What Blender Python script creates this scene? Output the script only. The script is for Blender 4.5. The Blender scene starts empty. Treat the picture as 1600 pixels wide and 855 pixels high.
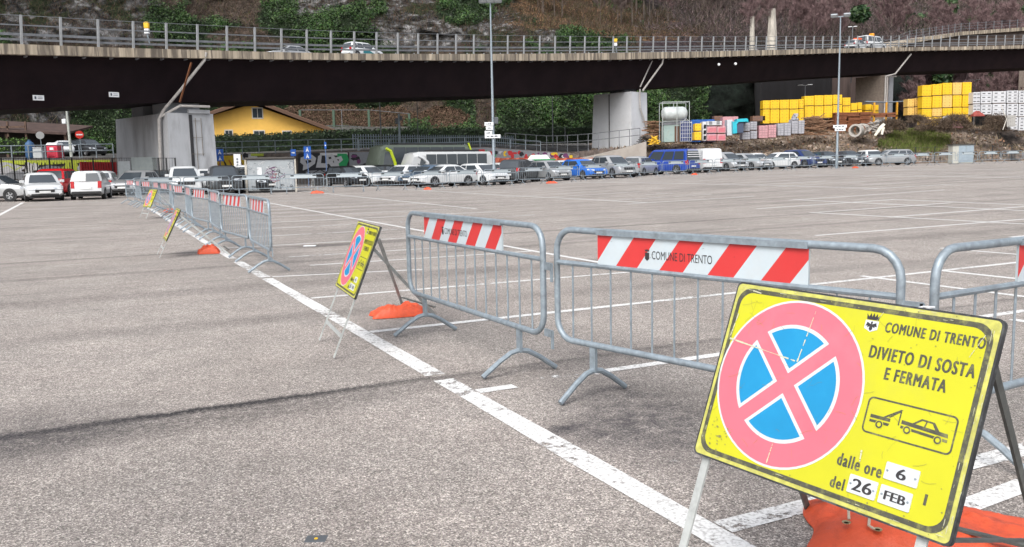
import bpy, math, random
import numpy as np
from mathutils import Vector, Matrix
random.seed(7); rng = np.random.default_rng(11)
S = bpy.context.scene
COL = S.collection
# ---------------------------------------------------------------- camera
FPX = 1350.0; PITCH = math.atan(168.3/FPX); ROLL = 0.020; HC = 1.5
Fv = np.array([0, math.cos(PITCH), -math.sin(PITCH)])
R0 = np.array([1., 0, 0]); U0 = np.array([0, math.sin(PITCH), math.cos(PITCH)])
Rv = math.cos(ROLL)*R0 - math.sin(ROLL)*U0
Uv = math.sin(ROLL)*R0 + math.cos(ROLL)*U0
CAM = np.array([0, 0, HC])
cd = bpy.data.cameras.new('camera'); cam = bpy.data.objects.new('camera', cd); COL.objects.link(cam)
cd.sensor_fit = 'HORIZONTAL'; cd.sensor_width = 36; cd.lens = FPX/1600*36
cd.clip_start = 0.05; cd.clip_end = 3000
M = Matrix(((Rv[0], Uv[0], -Fv[0], 0), (Rv[1], Uv[1], -Fv[1], 0), (Rv[2], Uv[2], -Fv[2], HC), (0, 0, 0, 1)))
cam.matrix_world = M
S.camera = cam
# ---------------------------------------------------------------- world, sun, exposure
SUN_EL, SUN_AZ = 48, 200      # degrees; azimuth clockwise from +Y
w = bpy.data.worlds.new('World'); S.world = w; w.use_nodes = True
nt = w.node_tree; bg = nt.nodes['Background']
sky = nt.nodes.new('ShaderNodeTexSky'); sky.sky_type = 'NISHITA'; sky.sun_disc = False
sky.sun_elevation = math.radians(SUN_EL); sky.sun_rotation = math.radians(SUN_AZ)
sky.air_density = 1.0; sky.dust_density = 4.0; sky.ozone_density = 1.0
hs = nt.nodes.new('ShaderNodeHueSaturation'); hs.inputs['Saturation'].default_value = 0.35
nt.links.new(sky.outputs[0], hs.inputs['Color']); nt.links.new(hs.outputs[0], bg.inputs[0])
bg.inputs[1].default_value = 0.15
sl = bpy.data.lights.new('sun', 'SUN'); sl.energy = 1.2; sl.angle = math.radians(30); sl.color = (1, .97, .93)
so = bpy.data.objects.new('sun', sl); COL.objects.link(so)
sd = Vector((math.sin(math.radians(SUN_AZ))*math.cos(math.radians(SUN_EL)), math.cos(math.radians(SUN_AZ))*math.cos(math.radians(SUN_EL)), math.sin(math.radians(SUN_EL))))
so.rotation_euler = (-sd).to_track_quat('-Z', 'Y').to_euler()
S.view_settings.view_transform = 'Standard'; S.view_settings.look = 'None'
S.view_settings.exposure = 0.70; S.view_settings.gamma = 1
# ---------------------------------------------------------------- geometry of the place
def ray(x, y):
    d = Fv*FPX + Rv*(x-800) - Uv*(y-427.5)
    return d/d[1]
def P(x, y, Y): return CAM + ray(x, y)*Y
def smooth(t): t = min(1, max(0, t)); return t*t*(3-2*t)
def g(X, Y):
    return .0055*max(0, Y-15) + .55*(1-math.exp(-max(0, X)/18))*smooth((Y-10)/45)
def G(x, y):
    d = ray(x, y); Yv = 1.0
    while Yv < 120:
        q = CAM + d*Yv
        if q[2] <= g(q[0], q[1]): break
        Yv += 0.02 if Yv < 12 else .1
    return CAM + d*Yv
def proj(Q):
    v = np.asarray(Q) - CAM; w_ = v@Fv
    return 800+FPX*(v@Rv)/w_, 427.5-FPX*(v@Uv)/w_
D1 = np.array([-.438, .899]); D1 /= np.linalg.norm(D1)
D2 = np.array([.895, .446]); D2 /= np.linalg.norm(D2)
O0 = np.array([.777, 3.372])
def st(s, t): q = O0 + D1*s + D2*t; return (q[0], q[1])
YAW1 = math.atan2(-D1[1], -D1[0])     # direction along the line, towards the camera
# ---------------------------------------------------------------- noise
def vnoise(p, seed=0):
    p = np.asarray(p, float); i = np.floor(p).astype(np.int64); f_ = p-i; f_ = f_*f_*(3-2*f_)
    def h(a, b, c):
        n = (a*374761393 + b*668265263 + c*2147483647 + seed*974711) & 0xffffffff
        n = ((n ^ (n >> 13))*1274126177) & 0xffffffff
        return ((n ^ (n >> 16)) & 0xffff)/65535.0
    r = 0
    for dx in (0, 1):
        for dy in (0, 1):
            for dz in (0, 1):
                wgt = (f_[..., 0] if dx else 1-f_[..., 0])*(f_[..., 1] if dy else 1-f_[..., 1])*(f_[..., 2] if dz else 1-f_[..., 2])
                r = r + wgt*h(i[..., 0]+dx, i[..., 1]+dy, i[..., 2]+dz)
    return r
def fbm(p, o=4, seed=0):
    a = 0; amp = .5; q = np.asarray(p, float)
    for k in range(o): a = a + amp*vnoise(q, seed+k); q = q*2.03; amp *= .5
    return a
# ---------------------------------------------------------------- materials
MATS = {}
def lin(c): return tuple(((v/255)/12.92 if v/255 <= .04045 else ((v/255+.055)/1.055)**2.4) for v in c)
def mat(name, col, rough=.6, metal=0, var=.12, scale=3.0, bump=0, spec=.5, dirt=None, dirtscale=1.5, dirtamt=.5, alpha=None, stretch=None, dlo=.5, dhi=.68):
    if name in MATS: return MATS[name]
    m = bpy.data.materials.new(name); m.use_nodes = True; MATS[name] = m
    n = m.node_tree.nodes; l = m.node_tree.links; b = n['Principled BSDF']
    b.inputs['Roughness'].default_value = rough; b.inputs['Metallic'].default_value = metal
    b.inputs['Specular IOR Level'].default_value = spec
    tc = n.new('ShaderNodeTexCoord'); mp = n.new('ShaderNodeMapping'); l.new(tc.outputs['Object'], mp.inputs[0])
    if stretch: mp.inputs['Scale'].default_value = stretch
    nz = n.new('ShaderNodeTexNoise'); nz.inputs['Scale'].default_value = scale; nz.inputs['Detail'].default_value = 5; nz.inputs['Roughness'].default_value = .65
    l.new(mp.outputs[0], nz.inputs['Vector'])
    mr = n.new('ShaderNodeMapRange'); mr.inputs[1].default_value = .3; mr.inputs[2].default_value = .7; mr.inputs[3].default_value = 1-var; mr.inputs[4].default_value = 1+var
    l.new(nz.outputs[0], mr.inputs[0])
    mx = n.new('ShaderNodeMix'); mx.data_type = 'RGBA'; mx.blend_type = 'MULTIPLY'; mx.inputs[0].default_value = 1
    mx.inputs[6].default_value = (*col[:3], 1); l.new(mr.outputs[0], mx.inputs[7]); out = mx.outputs[2]
    if dirt:
        n2 = n.new('ShaderNodeTexNoise'); n2.inputs['Scale'].default_value = dirtscale; n2.inputs['Detail'].default_value = 6; n2.inputs['Roughness'].default_value = .7
        l.new(mp.outputs[0], n2.inputs['Vector'])
        r2 = n.new('ShaderNodeMapRange'); r2.inputs[1].default_value = dlo; r2.inputs[2].default_value = dhi; r2.inputs[4].default_value = dirtamt
        l.new(n2.outputs[0], r2.inputs[0])
        m2 = n.new('ShaderNodeMix'); m2.data_type = 'RGBA'; m2.inputs[7].default_value = (*dirt, 1)
        l.new(r2.outputs[0], m2.inputs[0]); l.new(out, m2.inputs[6]); out = m2.outputs[2]
    l.new(out, b.inputs['Base Color'])
    if bump:
        bp = n.new('ShaderNodeBump'); bp.inputs['Strength'].default_value = min(1, bump); bp.inputs['Distance'].default_value = .02*max(1, bump)
        l.new(nz.outputs[0], bp.inputs['Height']); l.new(bp.outputs[0], b.inputs['Normal'])
    return m
def vcmat(name, rough=.9, scale=1.2, var=.5, bump=.0, spec=.2):
    m = bpy.data.materials.new(name); m.use_nodes = True; MATS[name] = m
    n = m.node_tree.nodes; l = m.node_tree.links; b = n['Principled BSDF']; b.inputs['Roughness'].default_value = rough; b.inputs['Specular IOR Level'].default_value = spec
    a = n.new('ShaderNodeAttribute'); a.attribute_name = 'col'
    tc = n.new('ShaderNodeTexCoord'); nz = n.new('ShaderNodeTexNoise'); nz.inputs['Scale'].default_value = scale; nz.inputs['Detail'].default_value = 8; nz.inputs['Roughness'].default_value = .75
    l.new(tc.outputs['Object'], nz.inputs['Vector'])
    mr = n.new('ShaderNodeMapRange'); mr.inputs[1].default_value = .35; mr.inputs[2].default_value = .65; mr.inputs[3].default_value = 1-var; mr.inputs[4].default_value = 1+var
    l.new(nz.outputs[0], mr.inputs[0])
    mx = n.new('ShaderNodeMix'); mx.data_type = 'RGBA'; mx.blend_type = 'MULTIPLY'; mx.inputs[0].default_value = 1
    l.new(a.outputs['Color'], mx.inputs[6]); l.new(mr.outputs[0], mx.inputs[7]); l.new(mx.outputs[2], b.inputs['Base Color'])
    if bump:
        bp = n.new('ShaderNodeBump'); bp.inputs['Strength'].default_value = 1; bp.inputs['Distance'].default_value = bump
        l.new(nz.outputs[0], bp.inputs['Height']); l.new(bp.outputs[0], b.inputs['Normal'])
    return m
# ---------------------------------------------------------------- mesh helpers
class MB:
    def __init__(s): s.v = []; s.f = []; s.m = []
    def add(s, vs, fs, mi=0):
        o = len(s.v); s.v += [tuple(float(c) for c in v) for v in vs]; s.f += [tuple(i+o for i in f) for f in fs]; s.m += [mi]*len(fs); return s
    def box(s, x0, x1, y0, y1, z0, z1, mi=0, T=None):
        vs = [(x, y, z) for x in (x0, x1) for y in (y0, y1) for z in (z0, z1)]
        if T is not None: vs = [tuple(T@Vector(v)) for v in vs]
        return s.add(vs, [(0, 1, 3, 2), (4, 6, 7, 5), (0, 4, 5, 1), (2, 3, 7, 6), (0, 2, 6, 4), (1, 5, 7, 3)], mi)
    def bbox(s, x0, x1, y0, y1, z0, z1, b=.02, mi=0, T=None):
        # box with chamfered edges in plan and top
        rings = []
        for z, i in ((z0, b), (z0+b, 0), (z1-b, 0), (z1, b)):
            X0, X1, Y0, Y1 = x0+i, x1-i, y0+i, y1-i; c = b
            rings.append([(X0+c, Y0, z), (X1-c, Y0, z), (X1, Y0+c, z), (X1, Y1-c, z), (X1-c, Y1, z), (X0+c, Y1, z), (X0, Y1-c, z), (X0, Y0+c, z)])
        return s.loft(rings, mi, T)
    def loft(s, rings, mi=0, T=None, cap=True, closed=True):
        n = len(rings[0]); vs = [v for r in rings for v in r]
        if T is not None: vs = [tuple(T@Vector(v)) for v in vs]
        fs = []
        for k in range(len(rings)-1):
            for i in range(n if closed else n-1):
                j = (i+1) % n; fs.append((k*n+i, k*n+j, (k+1)*n+j, (k+1)*n+i))
        if cap: fs.append(tuple(range(n))[::-1]); fs.append(tuple((len(rings)-1)*n+i for i in range(n)))
        return s.add(vs, fs, mi)
    def tube(s, pts, r, n=8, mi=0, cap=True):
        pts = [Vector(p) for p in pts]; N = len(pts); rr = r if isinstance(r, (list, tuple)) else [r]*N
        rings = []; ref = None
        for i, p in enumerate(pts):
            t = (pts[min(i+1, N-1)]-pts[max(i-1, 0)]).normalized()
            if ref is None: ref = Vector((0, 0, 1)) if abs(t.z) < .9 else Vector((1, 0, 0))
            a = (ref - t*ref.dot(t)).normalized(); ref = a; b = t.cross(a)
            rings.append([tuple(p+(a*math.cos(q*2*math.pi/n)+b*math.sin(q*2*math.pi/n))*rr[i]) for q in range(n)])
        return s.loft(rings, mi, cap=cap)
    def bar(s, p, q, w_, d, mi=0, up=(0, 0, 1)):
        p = Vector(p); q = Vector(q); t = (q-p).normalized(); u = Vector(up)
        if abs(t.dot(u)) > .95: u = Vector((1, 0, 0))
        a = t.cross(u).normalized(); b = a.cross(t)
        r = [[tuple(c+a*sx*w_/2+b*sy*d/2) for sx, sy in ((-1, -1), (1, -1), (1, 1), (-1, 1))] for c in (p, q)]
        return s.loft(r, mi)
    def prism(s, poly, z0, z1, mi=0, T=None):
        return s.loft([[(x, y, z0) for x, y in poly], [(x, y, z1) for x, y in poly]], mi, T)
    def lathe(s, prof, n=16, mi=0, T=None, ax='z'):
        rings = []
        for r, h in prof:
            ring = []
            for k in range(n):
                c, d = math.cos(2*math.pi*k/n)*r, math.sin(2*math.pi*k/n)*r
                ring.append((c, d, h) if ax == 'z' else ((c, h, d) if ax == 'y' else (h, c, d)))
            rings.append(ring)
        return s.loft(rings, mi, T)
    def mesh(s, name, mats, smooth=False):
        me = bpy.data.meshes.new(name); me.from_pydata(s.v, [], s.f)
        for m in (mats if isinstance(mats, (list, tuple)) else [mats]): me.materials.append(m)
        me.polygons.foreach_set('material_index', s.m)
        if smooth: me.shade_smooth(); me.set_sharp_from_angle(angle=math.radians(38))
        me.validate(); me.update(); return me
    def build(s, name, mats, parent=None, smooth=False):
        return link(name, s.mesh(name, mats, smooth), parent)
def link(name, me, parent=None):
    o = bpy.data.objects.new(name, me); COL.objects.link(o)
    if parent is not None: o.parent = parent
    return o
USED = {}
def tag(o, label=None, cat=None, group=None, kind=None):
    if label:
        o['label'] = label
        if label in USED and not group: print('DUPLABEL', label)
        USED[label] = 1
    if cat: o['category'] = cat
    if group: o['group'] = group
    if kind: o['kind'] = kind
    return o
def thing(name, label, cat, loc=(0, 0, 0), rz=0, group=None):
    o = bpy.data.objects.new(name, None); COL.objects.link(o); o.empty_display_size = .3
    o.location = Vector([float(c) for c in loc]); o.rotation_euler = (0, 0, rz); return tag(o, label, cat, group)
def kids(o): return [c for c in list(COL.objects) if c.parent == o]
def tree_of(o, cache={}):
    return [(c, tree_of(c)) for c in o.children]
def dup(root, loc, rz, label, group=None):
    def cp(o, par):
        c = o.copy(); COL.objects.link(c)
        if par is not None: c.parent = par
        for ch in o.children: cp(ch, c)
        return c
    r = cp(root, None); r.location = Vector([float(c) for c in loc]); r.rotation_euler = (0, 0, rz); tag(r, label, None, group); return r
ORD = ['first', 'second', 'third', 'fourth', 'fifth', 'sixth', 'seventh', 'eighth', 'ninth', 'tenth', 'eleventh', 'twelfth', 'thirteenth', 'fourteenth', 'fifteenth', 'sixteenth', 'seventeenth', 'eighteenth', 'nineteenth', 'twentieth']
def ordn(i):
    return ORD[i] if i < 20 else ('twenty-'+ORD[i-20] if i < 29 else ('thirtieth' if i == 29 else 'thirty-'+ORD[i-30]))
def text_geo(body, box, bold=0.0, space=1.0):
    """flat text fitted into box (x0,y0,x1,y1) with y down; returns verts (x,y), faces"""
    cu = bpy.data.curves.new('txt', 'FONT'); cu.body = body; cu.size = 1; cu.offset = bold; cu.resolution_u = 4; cu.space_character = space
    ob = bpy.data.objects.new('txt', cu); COL.objects.link(ob)
    bpy.context.view_layer.update()
    dg = bpy.context.evaluated_depsgraph_get(); me = bpy.data.meshes.new_from_object(ob.evaluated_get(dg))
    v = np.array([tuple(q.co)[:2] for q in me.vertices]); f_ = [tuple(p.vertices) for p in me.polygons]
    bpy.data.objects.remove(ob); bpy.data.curves.remove(cu); bpy.data.meshes.remove(me)
    mn, mx = v.min(0), v.max(0); x0, y0, x1, y1 = box
    v = (v-mn)/(mx-mn); v[:, 0] = x0+v[:, 0]*(x1-x0); v[:, 1] = y1-v[:, 1]*(y1-y0)
    return v, f_
# ================================================================ asphalt
def seam_nodes(n, l, svec, tvec, s0, width, amp, slope=0, jag=.06, fine=None):
    """mask of a ragged seam along the cross direction at distance s0"""
    nz = n.new('ShaderNodeTexNoise'); nz.noise_dimensions = '1D'; nz.inputs['Scale'].default_value = 1.3; nz.inputs['Detail'].default_value = 9; nz.inputs['Roughness'].default_value = .75
    l.new(tvec, nz.inputs['W'])
    a = n.new('ShaderNodeMath'); a.operation = 'MULTIPLY_ADD'; a.inputs[1].default_value = jag*2; a.inputs[2].default_value = -s0-jag
    l.new(nz.outputs[0], a.inputs[0])
    b = n.new('ShaderNodeMath'); b.operation = 'ADD'; l.new(svec, b.inputs[0]); l.new(a.outputs[0], b.inputs[1])
    if slope:
        b2 = n.new('ShaderNodeMath'); b2.operation = 'MULTIPLY_ADD'; b2.inputs[1].default_value = slope; l.new(tvec, b2.inputs[0]); l.new(b.outputs[0], b2.inputs[2]); b = b2
    fj = n.new('ShaderNodeMath'); fj.operation = 'MULTIPLY_ADD'; fj.inputs[1].default_value = .22 if width > .08 else .10; l.new(fine, fj.inputs[0]); fj2 = n.new('ShaderNodeMath'); fj2.operation = 'SUBTRACT'; fj2.inputs[1].default_value = .11 if width > .08 else .05; l.new(b.outputs[0], fj2.inputs[0]); l.new(fj2.outputs[0], fj.inputs[2])
    c = n.new('ShaderNodeMath'); c.operation = 'ABSOLUTE'; l.new(fj.outputs[0], c.inputs[0])
    d = n.new('ShaderNodeMapRange'); d.inputs[1].default_value = width*.25; d.inputs[2].default_value = width; d.inputs[3].default_value = amp; d.inputs[4].default_value = 0
    l.new(c.outputs[0], d.inputs[0]); return d.outputs[0]
def mk_asphalt():
    m = bpy.data.materials.new('asphalt'); m.use_nodes = True; n = m.node_tree.nodes; l = m.node_tree.links; b = n['Principled BSDF']
    b.inputs['Roughness'].default_value = .95; b.inputs['Specular IOR Level'].default_value = .2; b.inputs['Sheen Weight'].default_value = .2; b.inputs['Sheen Roughness'].default_value = .45; b.inputs['Sheen Tint'].default_value = (1, .93, .86, 1)
    geo = n.new('ShaderNodeNewGeometry'); pos = geo.outputs['Position']
    def dotv(v):
        d = n.new('ShaderNodeVectorMath'); d.operation = 'DOT_PRODUCT'; d.inputs[1].default_value = (v[0], v[1], 0); l.new(pos, d.inputs[0]); return d.outputs['Value']
    def off(x, c):
        a = n.new('ShaderNodeMath'); a.operation = 'SUBTRACT'; a.inputs[1].default_value = c; l.new(x, a.inputs[0]); return a.outputs[0]
    sv = off(dotv(D1), float(O0@D1)); tv = off(dotv(D2), float(O0@D2))
    def noise(sc, det=3, ro=.6, v=None):
        z = n.new('ShaderNodeTexNoise'); z.inputs['Scale'].default_value = sc; z.inputs['Detail'].default_value = det; z.inputs['Roughness'].default_value = ro
        l.new(v or pos, z.inputs['Vector']); return z.outputs[0]
    def rng_(x, a0, a1, b0, b1):
        z = n.new('ShaderNodeMapRange'); z.inputs[1].default_value = a0; z.inputs[2].default_value = a1; z.inputs[3].default_value = b0; z.inputs[4].default_value = b1; l.new(x, z.inputs[0]); return z.outputs[0]
    def mul(x, y):
        z = n.new('ShaderNodeMath'); z.operation = 'MULTIPLY'; l.new(x, z.inputs[0]); l.new(y, z.inputs[1]); return z.outputs[0]
    # aggregate: cells of differently coloured stones
    vo = n.new('ShaderNodeTexVoronoi'); vo.inputs['Scale'].default_value = 165; l.new(pos, vo.inputs['Vector'])
    sp = n.new('ShaderNodeSeparateColor'); l.new(vo.outputs['Color'], sp.inputs[0])
    cr = n.new('ShaderNodeValToRGB'); e = cr.color_ramp.elements; e[0].position = 0; e[0].color = (.075, .069, .067, 1); e[1].position = 1; e[1].color = (.64, .605, .57, 1)
    for p_, c_ in ((.22, (.145, .132, .126, 1)), (.5, (.25, .229, .216, 1)), (.8, (.37, .338, .315, 1))):
        q = e.new(p_); q.color = c_
    l.new(sp.outputs[0], cr.inputs[0])
    v2 = n.new('ShaderNodeTexVoronoi'); v2.inputs['Scale'].default_value = 85; l.new(pos, v2.inputs['Vector'])
    s2 = n.new('ShaderNodeSeparateColor'); l.new(v2.outputs['Color'], s2.inputs[0])
    f = mul(rng_(s2.outputs[1], 0, 1, .72, 1.28), rng_(noise(14, 5, .75), .3, .7, .78, 1.22))
    f = mul(f, rng_(noise(.35, 6, .7), .3, .7, .74, 1.2))
    f = mul(f, rng_(noise(1.9, 6, .7), .3, .7, .86, 1.12))
    # paver strips and rolled streaks along the cross direction
    cv = n.new('ShaderNodeCombineXYZ')
    sm = n.new('ShaderNodeMath'); sm.operation = 'MULTIPLY'; sm.inputs[1].default_value = 2.2; l.new(sv, sm.inputs[0])
    tm = n.new('ShaderNodeMath'); tm.operation = 'MULTIPLY'; tm.inputs[1].default_value = .07; l.new(tv, tm.inputs[0])
    l.new(sm.outputs[0], cv.inputs[0]); l.new(tm.outputs[0], cv.inputs[1])
    far = rng_(sv, 3, 26, 0, 1)
    st_ = rng_(noise(1, 7, .75, cv.outputs[0]), .50, .68, 0, .72)
    st_ = mul(st_, far)
    inv = n.new('ShaderNodeMath'); inv.operation = 'SUBTRACT'; inv.inputs[0].default_value = 1; l.new(st_, inv.inputs[1]); f = mul(f, inv.outputs[0])
    mx = n.new('ShaderNodeMix'); mx.data_type = 'RGBA'; mx.blend_type = 'MULTIPLY'; mx.inputs[0].default_value = 1; l.new(cr.outputs[0], mx.inputs[6]); l.new(f, mx.inputs[7])
    # pink/green drift
    dr = n.new('ShaderNodeMix'); dr.data_type = 'RGBA'; dr.inputs[6].default_value = (1.06, 1, .975, 1); dr.inputs[7].default_value = (.99, 1.0, .985, 1); l.new(noise(.9, 4), dr.inputs[0])
    m3 = n.new('ShaderNodeMix'); m3.data_type = 'RGBA'; m3.blend_type = 'MULTIPLY'; m3.inputs[0].default_value = 1; l.new(mx.outputs[2], m3.inputs[6]); l.new(dr.outputs[2], m3.inputs[7])
    col = m3.outputs[2]
    # bitumen stained seams
    brk = rng_(noise(16, 8, .85), .40, .54, .05, 1); brs = rng_(noise(45, 6, .9), .38, .54, .25, 1)
    tl = rng_(tv, -1.2, .4, 1, .35)
    seams = [(3.0, .10, .95, -.01, .10, tl), (3.02, .045, 1.0, -.01, .11, 'core'), (2.80, .34, .55, -.01, .25, tl), (9.75, .02, .7, .02, .12, None), (6.2, .35, .28, .03, .3, None), (8.8, .5, .36, .02, .4, None), (11.6, .25, .4, -.01, .2, None), (14.45, .10, .6, .0, .07, None), (14.2, .35, .75, 0, .12, 'blob'), (18.8, .09, .4, 0, .05, None),
             (24.5, .12, .45, .01, .08, None), (9.0, .05, .22, 0, .04, None), (30.5, .2, .45, 0, .1, None), (12.4, .05, .35, .0, .1, None), (7.9, .03, .3, .01, .15, None), (37, .2, .4, 0, .2, None)]
    fineN = noise(22, 5, .8); KS = []
    for s0, w_, am, slp, jg, ex in seams:
        k = seam_nodes(n, l, sv, tv, s0, w_, am, slp, jg, fineN); k = mul(k, brs if s0 in (3.0, 3.02, 14.45, 14.2) else brk)
        if ex == 'blob': k = mul(k, rng_(tv, 1.2, 1.9, 0, 1)); k = mul(k, rng_(tv, 2.6, 5.2, 1, 0))
        elif ex == 'core': k = mul(k, rng_(tv, -2.2, -1.9, 0, 1)); k = mul(k, rng_(tv, -1.0, -.3, 1, .25))
        elif ex is not None: k = mul(k, ex)
        KS.append(k)
        z = n.new('ShaderNodeMix'); z.data_type = 'RGBA'; z.inputs[7].default_value = (.028, .027, .030, 1); l.new(k, z.inputs[0]); l.new(col, z.inputs[6]); col = z.outputs[2]
    # scuffed dark patches by the near barrier (oil, tyre marks)
    for (cx, cy), r_, am in ((st(1.5, .17), .16, .75), (st(1.42, .28), .34, .6), (st(1.45, .75), .75, .8), (st(1.0, .5), .6, .55), (st(2.1, .85), .6, .6), (st(.5, .75), .5, .5), (st(3.1, 1.5), .8, .5), (st(-.4, .9), .6, .5), (st(3.0, -2.6), .9, .6), (st(1.2, -2.0), 1.2, .25), (st(9.8, 1.0), .9, .3), (st(5.6, .9), .8, .3)):
        d = n.new('ShaderNodeVectorMath'); d.operation = 'DISTANCE'; d.inputs[1].default_value = (cx, cy, 0); l.new(pos, d.inputs[0])
        k = rng_(d.outputs['Value'], r_*.2, r_, am, 0); k = mul(k, rng_(noise(7, 9, .9), .38, .56, 0, 1)) if r_ > .05 else k
        KS.append(k)
        z = n.new('ShaderNodeMix'); z.data_type = 'RGBA'; z.inputs[7].default_value = (.035, .034, .042, 1); l.new(k, z.inputs[0]); l.new(col, z.inputs[6]); col = z.outputs[2]
    tot = None
    for k in KS:
        q = n.new('ShaderNodeMath'); q.operation = 'SUBTRACT'; q.inputs[0].default_value = 1; q.use_clamp = True; l.new(k, q.inputs[1]); tot = q.outputs[0] if tot is None else mul(tot, q.outputs[0])
    q = n.new('ShaderNodeMath'); q.operation = 'MULTIPLY'; q.inputs[1].default_value = .2; l.new(tot, q.inputs[0]); l.new(q.outputs[0], b.inputs['Sheen Weight'])
    l.new(col, b.inputs['Base Color'])
    bp = n.new('ShaderNodeBump'); bp.inputs['Strength'].default_value = .7; bp.inputs['Distance'].default_value = .006
    l.new(vo.outputs['Distance'], bp.inputs['Height']); l.new(bp.outputs[0], b.inputs['Normal'])
    return m
ASPH = mk_asphalt()
def fan_axis(a, b, n, p=1.0): return [a+(b-a)*(i/n)**p for i in range(n+1)]
mb = MB(); xs = sorted(set([-90+i*5 for i in range(47)]+[i*1.0 for i in range(-12, 30)])); ys = [-8+i*1.0 for i in range(30)]+[22+i*2.5 for i in range(44)]
vs = [(x, y, g(x, y)) for y in ys for x in xs]; nx = len(xs)
mb.add(vs, [(j*nx+i, j*nx+i+1, (j+1)*nx+i+1, (j+1)*nx+i) for j in range(len(ys)-1) for i in range(nx-1)])
tag(mb.build('parking_lot_ground', ASPH, smooth=True), kind='structure')
# ================================================================ paint
def mk_paint():
    m = bpy.data.materials.new('road_paint'); m.use_nodes = True; n = m.node_tree.nodes; l = m.node_tree.links; b = n['Principled BSDF']
    b.inputs['Roughness'].default_value = .8
    geo = n.new('ShaderNodeNewGeometry')
    z = n.new('ShaderNodeTexNoise'); z.inputs['Scale'].default_value = 60; z.inputs['Detail'].default_value = 4; l.new(geo.outputs['Position'], z.inputs['Vector'])
    cr = n.new('ShaderNodeValToRGB'); cr.color_ramp.elements[0].position = .33; cr.color_ramp.elements[0].color = (.42, .41, .40, 1); cr.color_ramp.elements[1].position = .55; cr.color_ramp.elements[1].color = (.72, .72, .71, 1)
    l.new(z.outputs[0], cr.inputs[0]); l.new(cr.outputs[0], b.inputs['Base Color'])
    z2 = n.new('ShaderNodeTexNoise'); z2.inputs['Scale'].default_value = 11; z2.inputs['Detail'].default_value = 9; z2.inputs['Roughness'].default_value = .8; l.new(geo.outputs['Position'], z2.inputs['Vector'])
    z3 = n.new('ShaderNodeTexNoise'); z3.inputs['Scale'].default_value = .8; z3.inputs['Detail'].default_value = 2; l.new(geo.outputs['Position'], z3.inputs['Vector'])
    ad = n.new('ShaderNodeMath'); ad.operation = 'MULTIPLY_ADD'; ad.inputs[1].default_value = .45; l.new(z3.outputs[0], ad.inputs[0]); l.new(z2.outputs[0], ad.inputs[2])
    at = n.new('ShaderNodeAttribute'); at.attribute_name = 'wear'
    a2 = n.new('ShaderNodeMath'); a2.operation = 'SUBTRACT'; l.new(ad.outputs[0], a2.inputs[0]); l.new(at.outputs['Fac'], a2.inputs[1])
    mr = n.new('ShaderNodeMapRange'); mr.inputs[1].default_value = .50; mr.inputs[2].default_value = .56; l.new(a2.outputs[0], mr.inputs[0])
    l.new(mr.outputs[0], b.inputs['Alpha']); return m
PAINT = mk_paint()
mb = MB(); wear = []
def pline(s0, t0, s1, t1, wd=.10, wr=.0, px=False):
    a = np.array(st(s0, t0)); c = np.array(st(s1, t1)); L = np.linalg.norm(c-a); d = (c-a)/L; nrm = np.array([-d[1], d[0]]); k = max(1, int(L/.5))
    vs = []; 
    for i in range(k+1):
        q = a+d*L*i/k
        jit = (vnoise(np.array([[q[0]*3, q[1]*3, 1.]]))[0]-.5)*.012
        for sg in (-1, 1):
            r_ = q+nrm*sg*(wd/2+jit); vs.append((r_[0], r_[1], g(*r_)+.004)); wear.append(wr)
    wr_ = wr
    mb.add(vs, [(2*i, 2*i+2, 2*i+3, 2*i+1)[::-1] for i in range(k)])
pline(-3, 0, 1.0, 0, .15, .09); pline(1.0, 0, 1.4, 0, .15, .16); pline(1.4, 0, 2.45, 0, .15, .08); pline(2.45, 0, 2.92, 0, .15, .17); pline(3.08, 0, 3.2, 0, .15, .2); pline(3.2, 0, 9.6, 0, .15, .11); pline(9.75, 0, 12.2, 0, .15, .18); pline(12.8, 0, 42, 0, .14, .12)
pline(0, .08, 0, 6.0, .13, .10); pline(-.36, .85, -.30, 1.62, .12, .12); pline(-3, -.0, -2.45, 6, .12, .12); pline(.75, .35, .45, .62, .07, .25)
pline(2.5, .08, 2.5, .36, .11, .12); pline(2.62, .62, 2.5, 1.1, .08, .26); pline(2.55, 1.1, 2.5, 10, .10, .08)
pline(4.95, .08, 5.0, 12.8, .10, .08); pline(7.38, .1, 7.25, 4.75, .09, .08); pline(9.75, .1, 9.3, 2.2, .08, .05); pline(10.9, .9, 10.7, 4.8, .09, .02)
for k in range(5, 17): pline(2.45*k+.2, .1+(k % 3)*.4, 2.45*k, 4.8, .09, .07+.04*(k % 3))
pline(8.2, 4.8, 37, 4.8, .11, .0); pline(2.3, 5.4, -2, 5.35, .10, 0)
pline(5.2, 6.7, .5, 6.8, .10, 0); pline(5.1, 7.95, .5, 8.1, .11, .03); pline(6.9, 10.45, 1, 10.7, .10, 0)
pline(14.6, 15.3, 3, 16.3, .12, 0); pline(19.3, 19.3, 5, 19.5, .12, 0); pline(17, 21.3, 6, 21.5, .12, 0)
pline(9.8, 10.6, 9.7, 18.5, .10, 0); pline(12.1, 15.4, 12.3, 24, .11, 0); pline(16.8, 15.4, 16.9, 21.3, .11, .0); pline(19.2, 19, 19.4, 27, .1, .05)
pline(7.4, 13, 7.4, 22, .1, .0); pline(14.5, 15.5, 14.6, 21, .10, .08)
pline(24, 9.6, 58, 9.7, .11, .06)
for k in range(8, 22): pline(2.45*k, 5.0, 2.45*k, 9.5, .09, .1+.05*(k % 3))
for tt in (15.2, 26.5, 37.5, 48):
    pline(22, tt, 70, tt, .12, .07)
    for k in range(9, 26): pline(2.45*k, tt+.2-(k % 2), 2.45*k, tt+4.8, .1, .10+.05*(k*7 % 3))
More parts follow.
